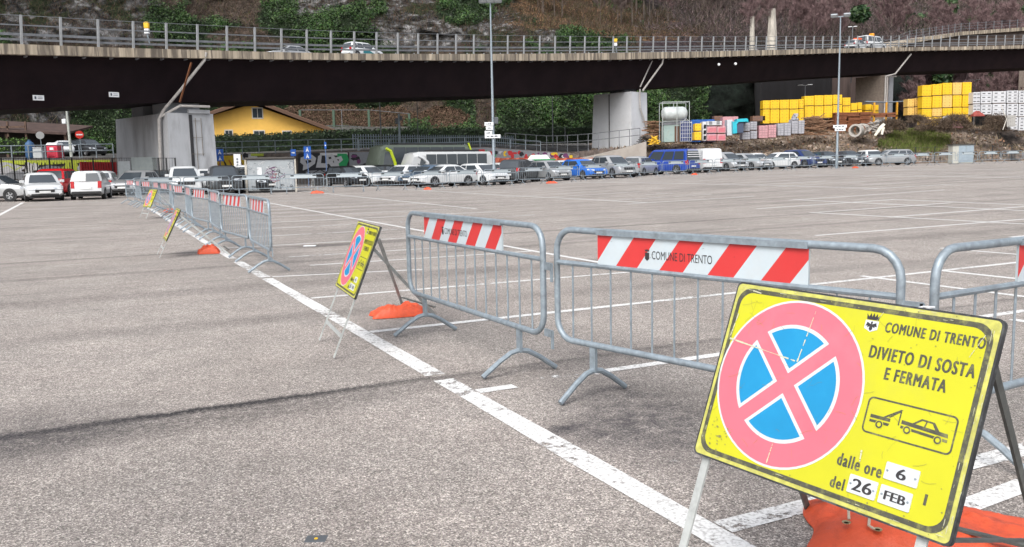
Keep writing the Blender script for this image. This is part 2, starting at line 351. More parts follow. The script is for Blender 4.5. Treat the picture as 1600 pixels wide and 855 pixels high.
pline(47, -5.1, 33, -5.1, .14, .02); pline(24, -10.5, 20, -10.4, .1, .1)
o = mb.build('parking_lines', PAINT); tag(o, kind='structure')
at = o.data.attributes.new('wear', 'FLOAT', 'POINT'); at.data.foreach_set('value', wear)
# ================================================================ terrain beyond the lot
EDGE_PX = [-900, -500, 0, 330, 560, 750, 900, 1000, 1150, 1300, 1450, 1600, 1900, 2400]
def icol(px, key): return float(np.interp(px, EDGE_PX, key))
EDGE_Y = [50, 57, 64, 70, 76, 84, 90, 87, 85, 87, 89, 93, 102, 120]
WALL_Z = [2.4, 2.5, 2.6, 2.85, 3.05, 3.4, 2.6, 3.2, 3.9, 4.6, 4.7, 4.8, 5.2, 6]
TOPD = [.6, .6, .6, .6, .6, .6, 2, 5, 8, 10, 10, 10, 12, 14]
def zpy(px, Y, py): return (CAM+ray(px, py)*Y)[2]
PROF = {  # px: [(Y, z or ('p', py))...] beyond the wall top
 -900: [(75, 3), (85, 8), (88, 18), (92, 30), (100, 44), (130, 60)],
 -500: [(82, 3.2), (88, 8), (92, 18), (97, 30), (106, 44), (140, 60)],
 0: [(88, 3.4), (93, ('p', 150)), (97, ('p', 50)), (101, ('p', 0)), (110, 38), (150, 60)],
 330: [(108, 4), (114, ('p', 150)), (121, ('p', 50)), (126, ('p', 0)), (140, 45), (180, 66)],
 560: [(108, 4.4), (120, ('p', 164)), (125, ('p', 50)), (132, ('p', 0)), (146, 45), (190, 70)],
 750: [(112, 4.6), (120, ('p', 150)), (132, ('p', 50)), (142, ('p', 0)), (158, 46), (210, 75)],
 900: [(124, 5), (130, ('p', 140)), (146, ('p', 50)), (185, ('p', 0)), (215, 60), (280, 90)],
 1000: [(132, 5.2), (138, ('p', 130)), (160, ('p', 55)), (235, ('p', 0)), (280, 75), (340, 100)],
 1150: [(142, 5.5), (150, ('p', 110)), (190, ('p', 60)), (300, ('p', 0)), (350, 90), (450, 120)],
 1300: [(165, 6), (185, ('p', 120)), (260, ('p', 66)), (400, ('p', 0)), (470, 125), (600, 170)],
 1450: [(180, 6.5), (215, ('p', 115)), (330, ('p', 60)), (480, ('p', 0)), (560, 150), (700, 200)],
 1600: [(190, 7), (240, ('p', 115)), (380, ('p', 55)), (540, ('p', 0)), (640, 170), (800, 220)],
 1900: [(210, 8), (260, ('p', 115)), (420, ('p', 50)), (600, ('p', 0)), (700, 190), (850, 240)],
 2400: [(240, 9), (290, ('p', 110)), (450, ('p', 45)), (640, ('p', 0)), (740, 200), (900, 250)]}
keys = EDGE_PX
def colprof(px):
    Ye = icol(px, EDGE_Y); zt = icol(px, WALL_Z); d = icol(px, TOPD)
    out = [(Ye, None), (Ye+d, zt)]
    for i in range(6):
        Ys = []; Zs = []
        for k in keys:
            Y, z = PROF[k][i]; z = zpy(k, Y, z[1]) if isinstance(z, tuple) else z
            Ys.append(Y); Zs.append(z)
        out.append((float(np.interp(px, keys, Ys)), float(np.interp(px, keys, Zs))))
    X = ray(px, 250)[0]*Ye; out[0] = (Ye, g(X, Ye)-.05)
    return out
NSEG = [6, 10, 22, 40, 60, 20, 8]
pxs = list(np.arange(-900, -150, 25.0))+list(np.arange(-150, 1750, 6.0))+list(np.arange(1750, 2401, 25.0)); rows = []
for px in pxs:
    pr_ = colprof(px); c = []
    for i in range(len(pr_)-1):
        (Y0, z0), (Y1, z1) = pr_[i], pr_[i+1]
        for k in range(NSEG[i]):
            t = k/NSEG[i]; c.append((Y0+(Y1-Y0)*t, z0+(z1-z0)*t, i+t))
    c.append((*pr_[-1], 7.0)); rows.append(c)
A = np.array(rows); nc, nr = A.shape[:2]
slopeX = np.array([ray(px, 150)[0] for px in pxs])
V = np.stack([slopeX[:, None]*A[..., 0], A[..., 0], A[..., 1]], -1)
lvl = A[..., 2]
steep = np.clip((lvl-1.9)/.6, 0, 1); nearslope = np.clip(lvl/.2, 0, 1)*np.clip((1.2-lvl)/.2, 0, 1)*(np.array(pxs)[:, None] > 1000)
nA = fbm(V*[.11, .11, .16], 5, 3)-.5; nB = fbm(V*[.45, .45, .5], 4, 9)-.5; nC = fbm(V*[.9, .9, 1.2], 3, 21)-.5
far = np.clip((V[..., 1]-150)/200, 0, 1)
V[..., 1] += steep*(nA*7*(1+far*2)+nB*2.2); V[..., 2] += steep*(nB*1.2+nA*2.5*(1+2*far)) + nearslope*(nB*.8+nC*.5)
V[..., 0] += steep*(fbm(V*[.2, .2, .3]+31, 4, 5)-.5)*2.5
# the pixel each vertex is seen at picks its kind of ground
d = V-CAM; wv = d@Fv; PX = 800+FPX*(d@Rv)/wv; PY = 427.5-FPX*(d@Uv)/wv
IVY, ROCK, BROWN, EARTH, WOOD, GRASS, STREET, ORANGE, RUBBLE, SHADED = range(10)
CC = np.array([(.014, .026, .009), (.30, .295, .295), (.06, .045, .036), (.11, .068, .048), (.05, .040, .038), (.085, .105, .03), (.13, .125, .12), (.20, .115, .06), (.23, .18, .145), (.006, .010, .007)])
K = np.full(PX.shape, WOOD)
nz1 = fbm(V*.16, 5, 40)-.5; nz2 = fbm(V*.5, 4, 50)-.5
K[(PX < 1000)] = BROWN
K[(PX < 1000) & (nz1*1+nz2*.7 > .05)] = IVY
K[(PY > 100) & (PX < 1230)] = IVY
K[(PX > 1100) & (PY > 118) & (PX < 1420)] = SHADED  # shade under the viaduct, put into the ground colour as near black
def blob(cx, cy, rx, ry, kind, ns=1.6):
    K[((PX-cx)/rx)**2+((PY-cy)/ry)**2+(nz1+nz2)*ns < 1] = kind
for b_ in [(30, 25, 110, 40, ROCK), (150, 10, 90, 30, ROCK), (190, 50, 80, 20, ROCK), (300, 38, 80, 32, IVY), (400, 60, 60, 20, BROWN), (380, 15, 110, 20, BROWN), (440, 30, 40, 30, IVY), (530, 12, 70, 25, ROCK), (560, 50, 110, 38, IVY),
           (650, 30, 75, 42, ROCK), (690, 40, 50, 30, ROCK), (760, 45, 40, 35, ROCK), (725, 12, 45, 25, IVY), (860, 50, 35, 15, ROCK), (930, 55, 60, 18, IVY), (910, 60, 45, 20, IVY), (815, 20, 45, 22, ROCK),
           (930, 30, 110, 20, ORANGE), (1010, 52, 80, 10, ORANGE), (860, 10, 60, 20, ORANGE), (40, 185, 60, 22, ROCK), (60, 205, 60, 16, ROCK), (660, 175, 32, 26, BROWN), (690, 188, 35, 18, EARTH), (757, 175, 16, 40, BROWN),
           (535, 187, 125, 17, EARTH), (500, 172, 60, 10, EARTH)]: blob(*b_)
blob(545, 190, 120, 16, EARTH, .6)
K[(lvl < 2.0) & (PX < 1000)] = STREET
K[(lvl <= 2.02) & (PX >= 920)] = RUBBLE
gm = (lvl < 1.3) & (((PX-1425)/50)**2+((PY-226)/20)**2+(nz2*1.6+nC*1.2) < 1); K[gm] = GRASS
gm2 = (lvl < 1.3) & (PX > 1560) & (nz2 > .0); K[gm2] = BROWN
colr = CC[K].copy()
var = 1+(fbm(V*.35, 4, 77)-.5)*1.1+(fbm(V*1.3, 3, 78)-.5)*.8
colr *= np.clip(var, .35, 1.9)[..., None]
rockm = K == ROCK; rr_ = np.abs(fbm(V[rockm]*[.55, .55, .35], 4, 60)-.48)*7; r2_ = fbm(V[rockm]*[1.6, 1.6, 1.0], 3, 61); colr[rockm] *= (np.clip(rr_, .08, 1.25)*np.clip((r2_-.2)*2.4, .25, 1.5))[..., None]; veg = rockm & (fbm(V*.28, 4, 63) > .56); colr[veg] = np.array([.022, .03, .014])
mixp = (K == WOOD); tint = fbm(V*.05, 3, 90); colr[mixp] = colr[mixp]*(np.array([1, 1, 1])+(tint[mixp, None]-.5)*np.array([.9, .1, .9]))
vs = V.reshape(-1, 3); idx = np.arange(nc*nr).reshape(nc, nr)
fs = np.stack([idx[:-1, :-1], idx[1:, :-1], idx[1:, 1:], idx[:-1, 1:]], -1).reshape(-1, 4)
def npmesh(name, vs, fs, m, col=None, smooth=False):
    me = bpy.data.meshes.new(name); nv, nf = len(vs), len(fs); k = fs.shape[1]
    me.vertices.add(nv); me.vertices.foreach_set('co', np.asarray(vs, np.float32).ravel())
    me.loops.add(nf*k); me.loops.foreach_set('vertex_index', fs.astype(np.int32).ravel())
    me.polygons.add(nf); me.polygons.foreach_set('loop_start', np.arange(0, nf*k, k, dtype=np.int32))
    me.materials.append(m)
    if col is not None:
        a = me.color_attributes.new('col', 'FLOAT_COLOR', 'POINT'); c4 = np.ones((nv, 4), np.float32); c4[:, :3] = col; a.data.foreach_set('color', c4.ravel())
    me.update(); me.validate()
    if smooth: me.shade_smooth()
    return me
HILL = vcmat('hillside_soil_and_rock', scale=1.1, var=.75, bump=.5)
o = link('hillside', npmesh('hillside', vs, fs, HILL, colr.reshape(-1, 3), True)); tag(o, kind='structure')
# triangles / quads for scattering
def quad_area(): 
    a = V[:-1, :-1]; b = V[1:, :-1]; c = V[1:, 1:]; d_ = V[:-1, 1:]
    return np.linalg.norm(np.cross(c-a, d_-b), axis=-1)/2
AR = quad_area(); KQ = K[:-1, :-1]; LQ = lvl[:-1, :-1]; PXQ = PX[:-1, :-1]; PYQ = PY[:-1, :-1]
vis = (PXQ > -150) & (PXQ < 1750) & (PYQ > -70) & (PYQ < 262)
def sample(mask, n, persize=True):
    # density follows the size in the picture, not the area, so far slopes are not under-filled
    wgt = (AR*mask*vis); wgt = wgt/(V[:-1, :-1, 1]**2) if persize else wgt
    wgt = wgt.ravel(); wgt = wgt/wgt.sum()
    i = rng.choice(len(wgt), n, p=wgt); a, b = np.unravel_index(i, KQ.shape); u = rng.random(n)[:, None]; v = rng.random(n)[:, None]
    p = (V[a, b]*(1-u)*(1-v)+V[a+1, b]*u*(1-v)+V[a+1, b+1]*u*v+V[a, b+1]*(1-u)*v)
    nn = np.cross(V[a+1, b]-V[a, b], V[a, b+1]-V[a, b]); nn /= np.linalg.norm(nn, axis=1)[:, None]+1e-9
    sgn = np.sign(np.einsum('ij,ij->i', nn, CAM-p)); return p, nn*sgn[:, None]
def leaves(name, p, nrm, size, depth, cols, jitter=.9, quadr=.8):
    n = len(p); p = p+nrm*(rng.random(n)[:, None]*depth)
    a = rng.normal(size=(n, 3)); dirn = nrm+a*jitter; dirn /= np.linalg.norm(dirn, axis=1)[:, None]
    t = np.cross(dirn, rng.normal(size=(n, 3))); t /= np.linalg.norm(t, axis=1)[:, None]; b = np.cross(dirn, t)
    s = (size*(.5+rng.random(n)))[:, None] if np.ndim(size) == 0 else (size*(.5+rng.random(n)))[:, None]
    vs = np.stack([p-t*s*.5, p-b*s*.32*quadr, p+t*s*.5, p+b*s*.32*quadr], 1).reshape(-1, 3)
    fs = np.arange(n*4).reshape(n, 4); c = np.asarray(cols)[rng.integers(0, len(cols), n)]*(.55+rng.random(n)*.9)[:, None]
    return vs, fs, np.repeat(c, 4, 0)
LEAF = vcmat('ivy_leaf', rough=.6, scale=2, var=.15, spec=.35); TWIG = vcmat('bare_twig', rough=.95, scale=1, var=.2, spec=.1)
p, nn = sample((KQ == IVY) & (LQ > 1.9), 330000)
cl = fbm(p*.35, 4, 13); keep = rng.random(len(p)) < np.clip((cl-.34)*5, .12, 1); p, nn, cl = p[keep], nn[keep], cl[keep]
v_, f_, c_ = leaves('ivy', p, nn, .26*(p[:, 1]/115), 1.0, [(.028, .070, .016), (.042, .095, .020), (.018, .045, .013), (.062, .105, .028), (.036, .055, .024)])
c_ *= np.repeat(np.clip(.35+(cl-.3)*2.6, .25, 1.5), 4)[:, None]
tag(link('ivy', npmesh('ivy', v_, f_, LEAF, c_)), 'dark green ivy covering the steep slope behind the viaduct', 'ivy', kind='stuff')
def twigs(p, L, wd, cols, up=1.0):
    n = len(p); d = rng.normal(size=(n, 3))*.55+np.array([0, 0, up]); d /= np.linalg.norm(d, axis=1)[:, None]
    s = np.cross(d, rng.normal(size=(n, 3))); s /= np.linalg.norm(s, axis=1)[:, None]
    l_ = (L*(.4+rng.random(n)))[:, None] ; w_ = (wd*np.ones(n))[:, None]
    vs = np.stack([p-s*w_/2, p+s*w_/2, p+d*l_], 1).reshape(-1, 3); fs = np.arange(n*3).reshape(n, 3)
    c = np.asarray(cols)[rng.integers(0, len(cols), n)]*(.6+rng.random(n)*.8)[:, None]
    return vs, fs, np.repeat(c, 3, 0)
def cat(*parts):
    vs = np.concatenate([a[0] for a in parts]); off = 0; fs = []
    for a in parts: fs.append(a[1]+off); off += len(a[0])
    return vs, np.concatenate(fs), np.concatenate([a[2] for a in parts])
p, nn = sample(((KQ == BROWN) | (KQ == ORANGE) | (KQ == ROCK)) & (LQ > 1.9) , 60000)
v_, f_, c_ = twigs(p, 1.0*(p[:, 1]/130), .06*(p[:, 1]/130), [(.08, .06, .045), (.13, .10, .08), (.045, .036, .03), (.10, .06, .04), (.06, .07, .03)], .5)
tag(link('dry_brush', npmesh('dry_brush', v_, f_, TWIG, c_)), 'leafless brown brush on the slope above the viaduct', 'brush', kind='stuff')
def crowns(mask, ncr, per, rad, cols, seed):
    c0, nn = sample(mask, ncr); sc = (c0[:, 1]/250)**.35*rad; bri = .45+1.0*rng.random(ncr)*np.clip(fbm(c0*.02, 4, seed)*1.9-.2, .3, 1.5)
    ci = np.repeat(np.arange(ncr), per); u = rng.normal(size=(len(ci), 3)); u /= np.linalg.norm(u, axis=1)[:, None]; r_ = rng.random(len(ci))**.5
    q = c0[ci]+np.array([0, 0, 1.])*sc[ci][:, None]*1.0+u*(r_*sc[ci])[:, None]*np.array([1, 1, 1.15])
    a = twigs(q, 1.5, .14, cols); d = u+rng.normal(size=u.shape)*.3+[0, 0, .5]; 
    v = a[0].reshape(-1, 3, 3); L = np.linalg.norm(v[:, 2]-v[:, 0], axis=1)[:, None]; v[:, 2] = q+d/np.linalg.norm(d, axis=1)[:, None]*L*(sc[ci]/4)[:, None]; wv_ = (v[:, 1]-v[:, 0])*(sc[ci]/4.5)[:, None]*(q[:, 1:2]/250)*1.3; v[:, 0] = q-wv_/2; v[:, 1] = q+wv_/2
    tcol = np.array([(1.08, .95, 1.0), (1.0, 1.0, .9), (.95, .95, 1.03), (1.08, .96, .96)])[rng.integers(0, 4, ncr)]
    lit = .55+.65*np.clip((u[:, 2]*r_+1)/2, 0, 1)*0+.3
    return v.reshape(-1, 3), a[1], a[2]*np.repeat(bri[ci]*1.0, 3)[:, None]*np.repeat(tcol[ci], 3, 0)
v_, f_, c_ = crowns((KQ == WOOD) & (LQ > 2.2), 1500, 120, 3.6, [(.15, .122, .118), (.21, .172, .168), (.08, .065, .062), (.15, .112, .115), (.12, .105, .085), (.07, .075, .05)], 99)
tag(link('bare_woodland', npmesh('bare_woodland', v_, f_, TWIG, c_)), 'purple brown leafless woodland on the far hillside', 'woodland', kind='stuff')
p, nn = sample((KQ == EARTH) & (LQ > 1.9), 16000)
v_, f_, c_ = leaves('litter', p, nn, .22, .2, [(.10, .062, .045), (.075, .047, .033), (.13, .09, .062), (.05, .045, .025)])
tag(link('leaf_litter', npmesh('leaf_litter', v_, f_, TWIG, c_)), 'dead leaves and dry grass on the brown earth bank', 'leaf litter', kind='stuff')
p, nn = sample((KQ == GRASS), 14000)
v_, f_, c_ = twigs(p, .35, .05, [(.10, .14, .03), (.12, .16, .035), (.10, .10, .04), (.17, .16, .08)])
tag(link('grass', npmesh('grass', v_, f_, TWIG, c_)), 'fresh green grass patch on the embankment', 'grass', kind='stuff')
p, nn = sample((KQ == RUBBLE) & (LQ < 1.25), 26000)
v1 = twigs(p[:16000], .45, .05, [(.26, .20, .14), (.36, .28, .20), (.16, .12, .08), (.2, .18, .09)]); 
v2 = leaves('r', p[16000:], nn[16000:], .35, .15, [(.25, .19, .15), (.15, .11, .08), (.32, .27, .23), (.2, .12, .08)])
tag(link('dry_weeds', npmesh('dry_weeds', *v1[:2], TWIG, v1[2])), 'dry weeds on the brown embankment below the building yard', 'weeds', kind='stuff')
tag(link('loose_rubble', npmesh('loose_rubble', *v2[:2], TWIG, v2[2])), 'stones and scraps scattered on the brown embankment', 'rubble', kind='stuff')
def tz(X, Y):
    """height of the terrain surface at a plan position (nearest vertices)"""
    d2 = (V[..., 0]-X)**2+(V[..., 1]-Y)**2; return float(V[..., 2].ravel()[np.argmin(d2)])
def tzp(px, Y):
    pr_ = colprof(px); return float(np.interp(Y, [a[0] for a in pr_], [a[1] for a in pr_]))
# a small grove of individual trees
def tree_mesh(seed, h, cols, spread=.32, dens=1.0, thick=.02):
    r = random.Random(seed); mb = MB()
    mb.tube([(0, 0, -.5), (.1*r.random(), 0, h*.3), (.2*r.random(), .2*r.random(), h*.62), (.1, .1, h*.95)], [h*thick, h*thick*.8, h*thick*.45, h*.004], 6)
    pv = []; n = int(13*dens)
    def br(p, d, L, r0, lev):
        d = d.normalized(); q = p+d*L*.55+Vector((r.uniform(-1, 1), r.uniform(-1, 1), .3))*L*.07; e = q+(d+Vector((0, 0, .35))).normalized()*L*.45
        if lev < 2: cb.tube([p, q, e], [r0, r0*.6, r0*.25], 4, cap=False)
        else: cb.tube([p, e], [r0, r0*.3], 3, cap=False)
        if lev >= 2:
            for k in range(5 if lev == 3 else 2):
                b0 = p.lerp(e, r.random()); dd = (d*.6+Vector((r.uniform(-1, 1), r.uniform(-1, 1), r.uniform(-.2, 1)))).normalized()*h*.075; sv_ = dd.cross(Vector((r.uniform(-1, 1), r.uniform(-1, 1), r.uniform(-1, 1)))).normalized()*h*.0026; cb.add([b0-sv_, b0+sv_, b0+dd], [(0, 1, 2)])
        if lev < 3:
            for k in range(4 if lev < 2 else 3):
                t = .3+.7*(k+r.random())/4; b = p.lerp(e, t); nd = (d+Vector((r.uniform(-1, 1), r.uniform(-1, 1), r.uniform(-.3, .9)))*.75)
                br(b, nd, L*.5, r0*.5, lev+1)
    cb = MB()
    for k in range(n):
        t = .28+.68*k/n; a = k*2.4+r.random(); d = Vector((math.cos(a), math.sin(a), .7+.8*t)); br(Vector((.1*t, .1*t, h*t)), d, h*spread*(1.15-t*.7)*r.uniform(.7, 1.2), h*thick*.42*(1.1-t), 0)
    return mb, cb
BARK = mat('bark', (.11, .09, .075), .95, var=.4, scale=4); BARKP = mat('pale_bark', (.42, .39, .34), .9, var=.35, scale=2, stretch=(1, 1, .4)); TW = mat('twig', (.15, .115, .105), .95, var=.35, scale=1.2); TWP = mat('purple_twig', (.19, .125, .125), .95, var=.35, scale=1.2)
TREES = []
for sd_, bk, tw in ((1, BARK, TW), (2, BARK, TWP), (3, BARKP, TW)):
    a, c = tree_mesh(sd_, 10, None, dens=1.1 if sd_ < 3 else .9, thick=.014); TREES.append((a.mesh('tree_trunk', bk, True), c.mesh('tree_crown', tw)))
def put_tree(kind, px, Y, h, label, group=None, dz=0):
    X = ray(px, 150)[0]*Y; z = tz(X, Y)+dz
    t = thing('bare_tree', label, 'tree', (X, Y, z), random.random()*6.28, group); t.scale = (h/10*random.uniform(.8, 1.1), h/10, h/10)
    link('trunk', TREES[kind][0], t); link('crown', TREES[kind][1], t); return t
rt = random.Random(5)
k = 0
for i in range(46):
    px = 985+rt.random()*330; Y = 168+rt.random()*60+(px-985)*.12
    put_tree(k % 2, px, Y, rt.uniform(9, 15), 'leafless brown tree on the wooded slope above the right half of the viaduct', 'bare trees on the wooded slope'); k += 1
for i in range(26):
    px = 1390+rt.random()*230; Y = 165+rt.random()*30
    put_tree(1, px, Y, rt.uniform(8, 13), 'leafless purplish tree seen below the viaduct behind the yellow and white stacks', 'bare trees behind the building yard'); k += 1
for i in range(22):
    px = 760+rt.random()*220; Y = 150+rt.random()*25
    put_tree(0, px, Y, rt.uniform(5, 8), 'small leafless tree on the orange brown slope above the viaduct', 'small trees on the orange slope')
for i in range(24):
    px = 1300+rt.random()*330; Y = 250+rt.random()*60
    put_tree(1, px, Y, rt.uniform(11, 17), 'tall leafless tree on the far hill above the right end of the viaduct', 'trees on the far hill')
for px, lab in ((1175, 'thinner pale trunked tree behind the viaduct railing'), (1206, 'pale trunked tree rising above the viaduct, right of the thinner pale one')):
    Y = 150; X = ray(px, 60)[0]*Y; t = thing('pale_trunk_tree', lab, 'tree', (X, Y, zpy(px, Y, 110)), 1.0)
    mb = MB(); hh = zpy(px, Y, 14 if px > 1200 else 26)-zpy(px, Y, 110); mb.tube([(0, 0, 0), (.05, 0, hh*.6), (-.1, 0, hh)], [1.1 if px > 1200 else .55, .8 if px > 1200 else .42, .55 if px > 1200 else .36], 8); mb.build('trunk', BARKP, t, True)
    c = link('crown', TREES[1][1], t); c.location = (0, 0, hh-5); c.scale = (.8, .8, .85)
# evergreen shrubs / conifers in the woods
def puff(name, label, cat_, px, Y, py0, py1, wpx, cols, n=1500, group=None, leaf=.5, z0=None, conifer=False):
    zb = zpy(px, Y, py1); zt = zpy(px, Y, py0); X = ray(px, 200)[0]*Y; rx = wpx/2/FPX*Y; h = zt-zb
    t = thing(name, label, cat_, (X, Y, zb), 0, group)
    p = rng.normal(size=(n, 3)); p /= np.linalg.norm(p, axis=1)[:, None]; rad = rng.random(n)**.4; q = p*rad[:, None]
    lump = .75+.5*fbm(p*1.7+px*.37, 3, 4)
    q = q*lump[:, None]*np.array([rx, rx*.8, h*.5])+np.array([0, 0, h*.52])
    if conifer: q[:, :2] *= (1.25*(1-np.clip(q[:, 2]/h, 0, 1))+.1)[:, None]
    v_, f_, c_ = leaves('x', q, p, leaf, .1, cols, 1.2); link('crown', npmesh('crown', v_, f_, LEAF, c_), t)
    m = MB(); m.tube([(0, 0, -.3), (0, 0, h*.7)], [.05*h*.5, .02], 6); m.build('trunk', BARK, t); return t
EV = [(.03, .07, .025), (.02, .05, .02), (.05, .09, .03)]
puff('evergreen_tree', 'round dark evergreen tree above the viaduct beside the right lamp mast head', 'tree', 1338, 210, 10, 36, 30, EV, 900, leaf=1.2)
puff('evergreen_tree', 'dark evergreen tree under the viaduct left of the tall yellow stack', 'tree', 1470, 175, 108, 134, 28, EV, 800, leaf=1.0)
puff('evergreen_tree', 'dark conifer under the viaduct above the white stacks', 'tree', 1545, 185, 112, 142, 20, EV, 700, leaf=1.0, conifer=True)
for i, (px, py, wd) in enumerate([(1405, 30, 34), (1432, 38, 30), (1418, 44, 26), (1555, 30, 28), (1580, 22, 22), (1512, 40, 22), (1250, 4, 30), (1300, 48, 18), (1380, 12, 22), (1478, 14, 20)]):
    puff('evergreen_tree', 'dark evergreen clump on the far hill, %s from the left' % ORD[i], 'tree', px, 330, py-16, py+12, wd, EV, 700, leaf=1.8)
# ================================================================ viaduct
CONC = mat('stained_concrete', (.40, .34, .26), .9, var=.5, scale=1.5, dirt=(.06, .05, .045), dirtscale=2.6, dirtamt=.75, stretch=(1.0, 1.0, .06), dlo=.46, dhi=.56)
CONC4 = mat('pale_pier_concrete', (.62, .635, .66), .9, var=.06, scale=.5, dirt=(.48, .49, .50), dirtscale=.6, dirtamt=.5)
CONC2 = mat('pier_concrete_light', (.42, .43, .45), .9, var=.14, scale=.7, dirt=(.25, .25, .255), dirtscale=.8, dirtamt=.6, stretch=(1.5, 1.5, .35), dlo=.48, dhi=.66)
CONC3 = mat('pier_concrete_grey', (.25, .26, .28), .9, var=.12, scale=.6, dirt=(.16, .16, .17), dirtscale=.5, dirtamt=.6)
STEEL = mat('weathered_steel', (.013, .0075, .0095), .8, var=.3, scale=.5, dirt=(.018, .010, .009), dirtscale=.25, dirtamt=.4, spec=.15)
GALV = mat('galvanised_steel', (.27, .32, .36), .5, .35, var=.2, scale=25, dirt=(.15, .17, .18), dirtscale=9, dirtamt=.6)
GALVD = mat('dull_rail_steel', (.17, .18, .195), .6, .3, var=.25, scale=4)
ctrl = [(0, 49.6, 68, 84.5, 171), (250, 56, 76.5, 90, 160), (600, 69, 84, 94, 153.5), (970, 90, 82.5, 93, 140.5), (1388, 125, 74.5, 80.5, 114), (1590, 140, 71, 76, 106)]
cp = []
for px, Y, a, b_, c in ctrl:
    q = CAM+ray(px, a)*Y; cp.append([q[0], q[1], q[2], (CAM+ray(px, b_)*Y)[2], (CAM+ray(px, c)*(Y+1.0))[2]])
cp = np.array(cp)
cp = np.vstack([cp[0]-(cp[1]-cp[0])*3.0, cp, cp[-1]+(cp[-1]-cp[-2])*1.5+[8, -3, 0, 0, 0]])
def catmull(C, step):
    out = []
    for i in range(len(C)-1):
        p0 = C[max(i-1, 0)]; p1 = C[i]; p2 = C[i+1]; p3 = C[min(i+2, len(C)-1)]; n = max(2, int(np.linalg.norm(p2[:2]-p1[:2])/step))
        for k in range(n):
            t = k/n; out.append(.5*((2*p1)+(-p0+p2)*t+(2*p0-5*p1+4*p2-p3)*t*t+(-p0+3*p1-3*p2+p3)*t**3))
    out.append(C[-1]); return np.array(out)
ss = np.r_[0, np.cumsum(np.linalg.norm(np.diff(cp[:, :2], axis=0), axis=1))]
path = catmull(cp, .5); arc = np.r_[0, np.cumsum(np.linalg.norm(np.diff(path[:, :2], axis=0), axis=1))]
def at(s): return np.array([np.interp(s, arc, path[:, k]) for k in range(5)])
def tan(s): d = at(s+.5)[:2]-at(s-.5)[:2]; return d/np.linalg.norm(d)
def off(s, o): # towards the far side of the deck
    q = at(s); t = tan(min(max(s, 1), arc[-1]-1)); return q[0]-t[1]*o, q[1]+t[0]*o
def strip(fn, name, m, parent, step=3.0, s0=1, s1=None):
    s1 = s1 or arc[-1]-1; n = int((s1-s0)/step); mb = MB(); rings = []
    for i in range(n+1):
        s = s0+(s1-s0)*i/n; q = at(s); rings.append([(*off(s, o), z) for o, z in fn(q)])
    mb.loft(rings); return mb.build(name, m, parent)
WD = 11.0
via = thing('viaduct', 'long dark steel girder viaduct with stained concrete edge and grey railings crossing the picture', 'viaduct', (0, 0, 0))
strip(lambda q: [(0, q[3]), (.45, q[3]), (.45, q[2]), (0, q[2])], 'edge_beam', CONC, via)
strip(lambda q: [(.46, q[3]+.12), (WD-.46, q[3]+.12), (WD-.46, q[2]-.1), (.46, q[2]-.1)], 'deck', CONC3, via)
strip(lambda q: [(WD-.45, q[3]), (WD, q[3]), (WD, q[2]), (WD-.45, q[2])], 'edge_beam', CONC, via)
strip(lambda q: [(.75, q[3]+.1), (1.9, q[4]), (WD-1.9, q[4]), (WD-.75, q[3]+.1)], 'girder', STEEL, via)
mb = MB()
s = 3
while s < arc[-1]-3:
    q = at(s); p0 = off(s, .47); p1 = off(s, .75); 
    mb.bar((*p0, q[3]+.05), (*off(s, 1.2), q[3]-.0), .12, .22); s += 1.6
mb.build('deck_bracket', CONC3, via).__setitem__('kind', 'stuff')
def railing(o, hpost, step, rails, wire, name, pw=.085):
    r = strip(lambda q: [(o+.03, q[2]+rails[0][0]), (o+.08, q[2]+rails[0][0]), (o+.08, q[2]+rails[0][1]), (o+.03, q[2]+rails[0][1])], name, GALVD, via, 2.1)
    for a, b_ in rails[1:]:
        x = strip(lambda q: [(o+.03, q[2]+a), (o+.09, q[2]+a), (o+.09, q[2]+b_), (o+.03, q[2]+b_)], 'rail', GALVD, r, 2.1)
    if wire: strip(lambda q: [(o-.01, q[2]+wire), (o+.01, q[2]+wire), (o+.01, q[2]+wire+.03), (o-.01, q[2]+wire+.03)], 'top_wire', GALVD, r, 2.1)
    mb = MB(); mb.box(-pw/2, pw/2, -pw/2, pw/2, -.05, hpost); me = mb.mesh('post', mat('railing_post_grey', (.29, .30, .31), .6, .2, var=.15, scale=4)); n = 0
    s = 22.0
    while s < arc[-1]-6 and n < 99:
        x, y = off(s, o); q = at(s); px, py = proj((x, y, q[2]))
        if -60 < px < 1660:
            c = link('post', me, r); c.location = (x, y, q[2]); tt = tan(s); c.rotation_euler = (0, .05*math.copysign(1, 1), math.atan2(tt[1], tt[0])); n += 1
        s += step
    return r
railing(.12, 1.65, 2.1, [(.22, .34), (.50, .64), (1.05, 1.12)], 1.6, 'outer_railing', .12)
railing(WD-.5, 1.15, 2.2, [(.35, .62), (.98, 1.06)], None, 'far_railing', .09)
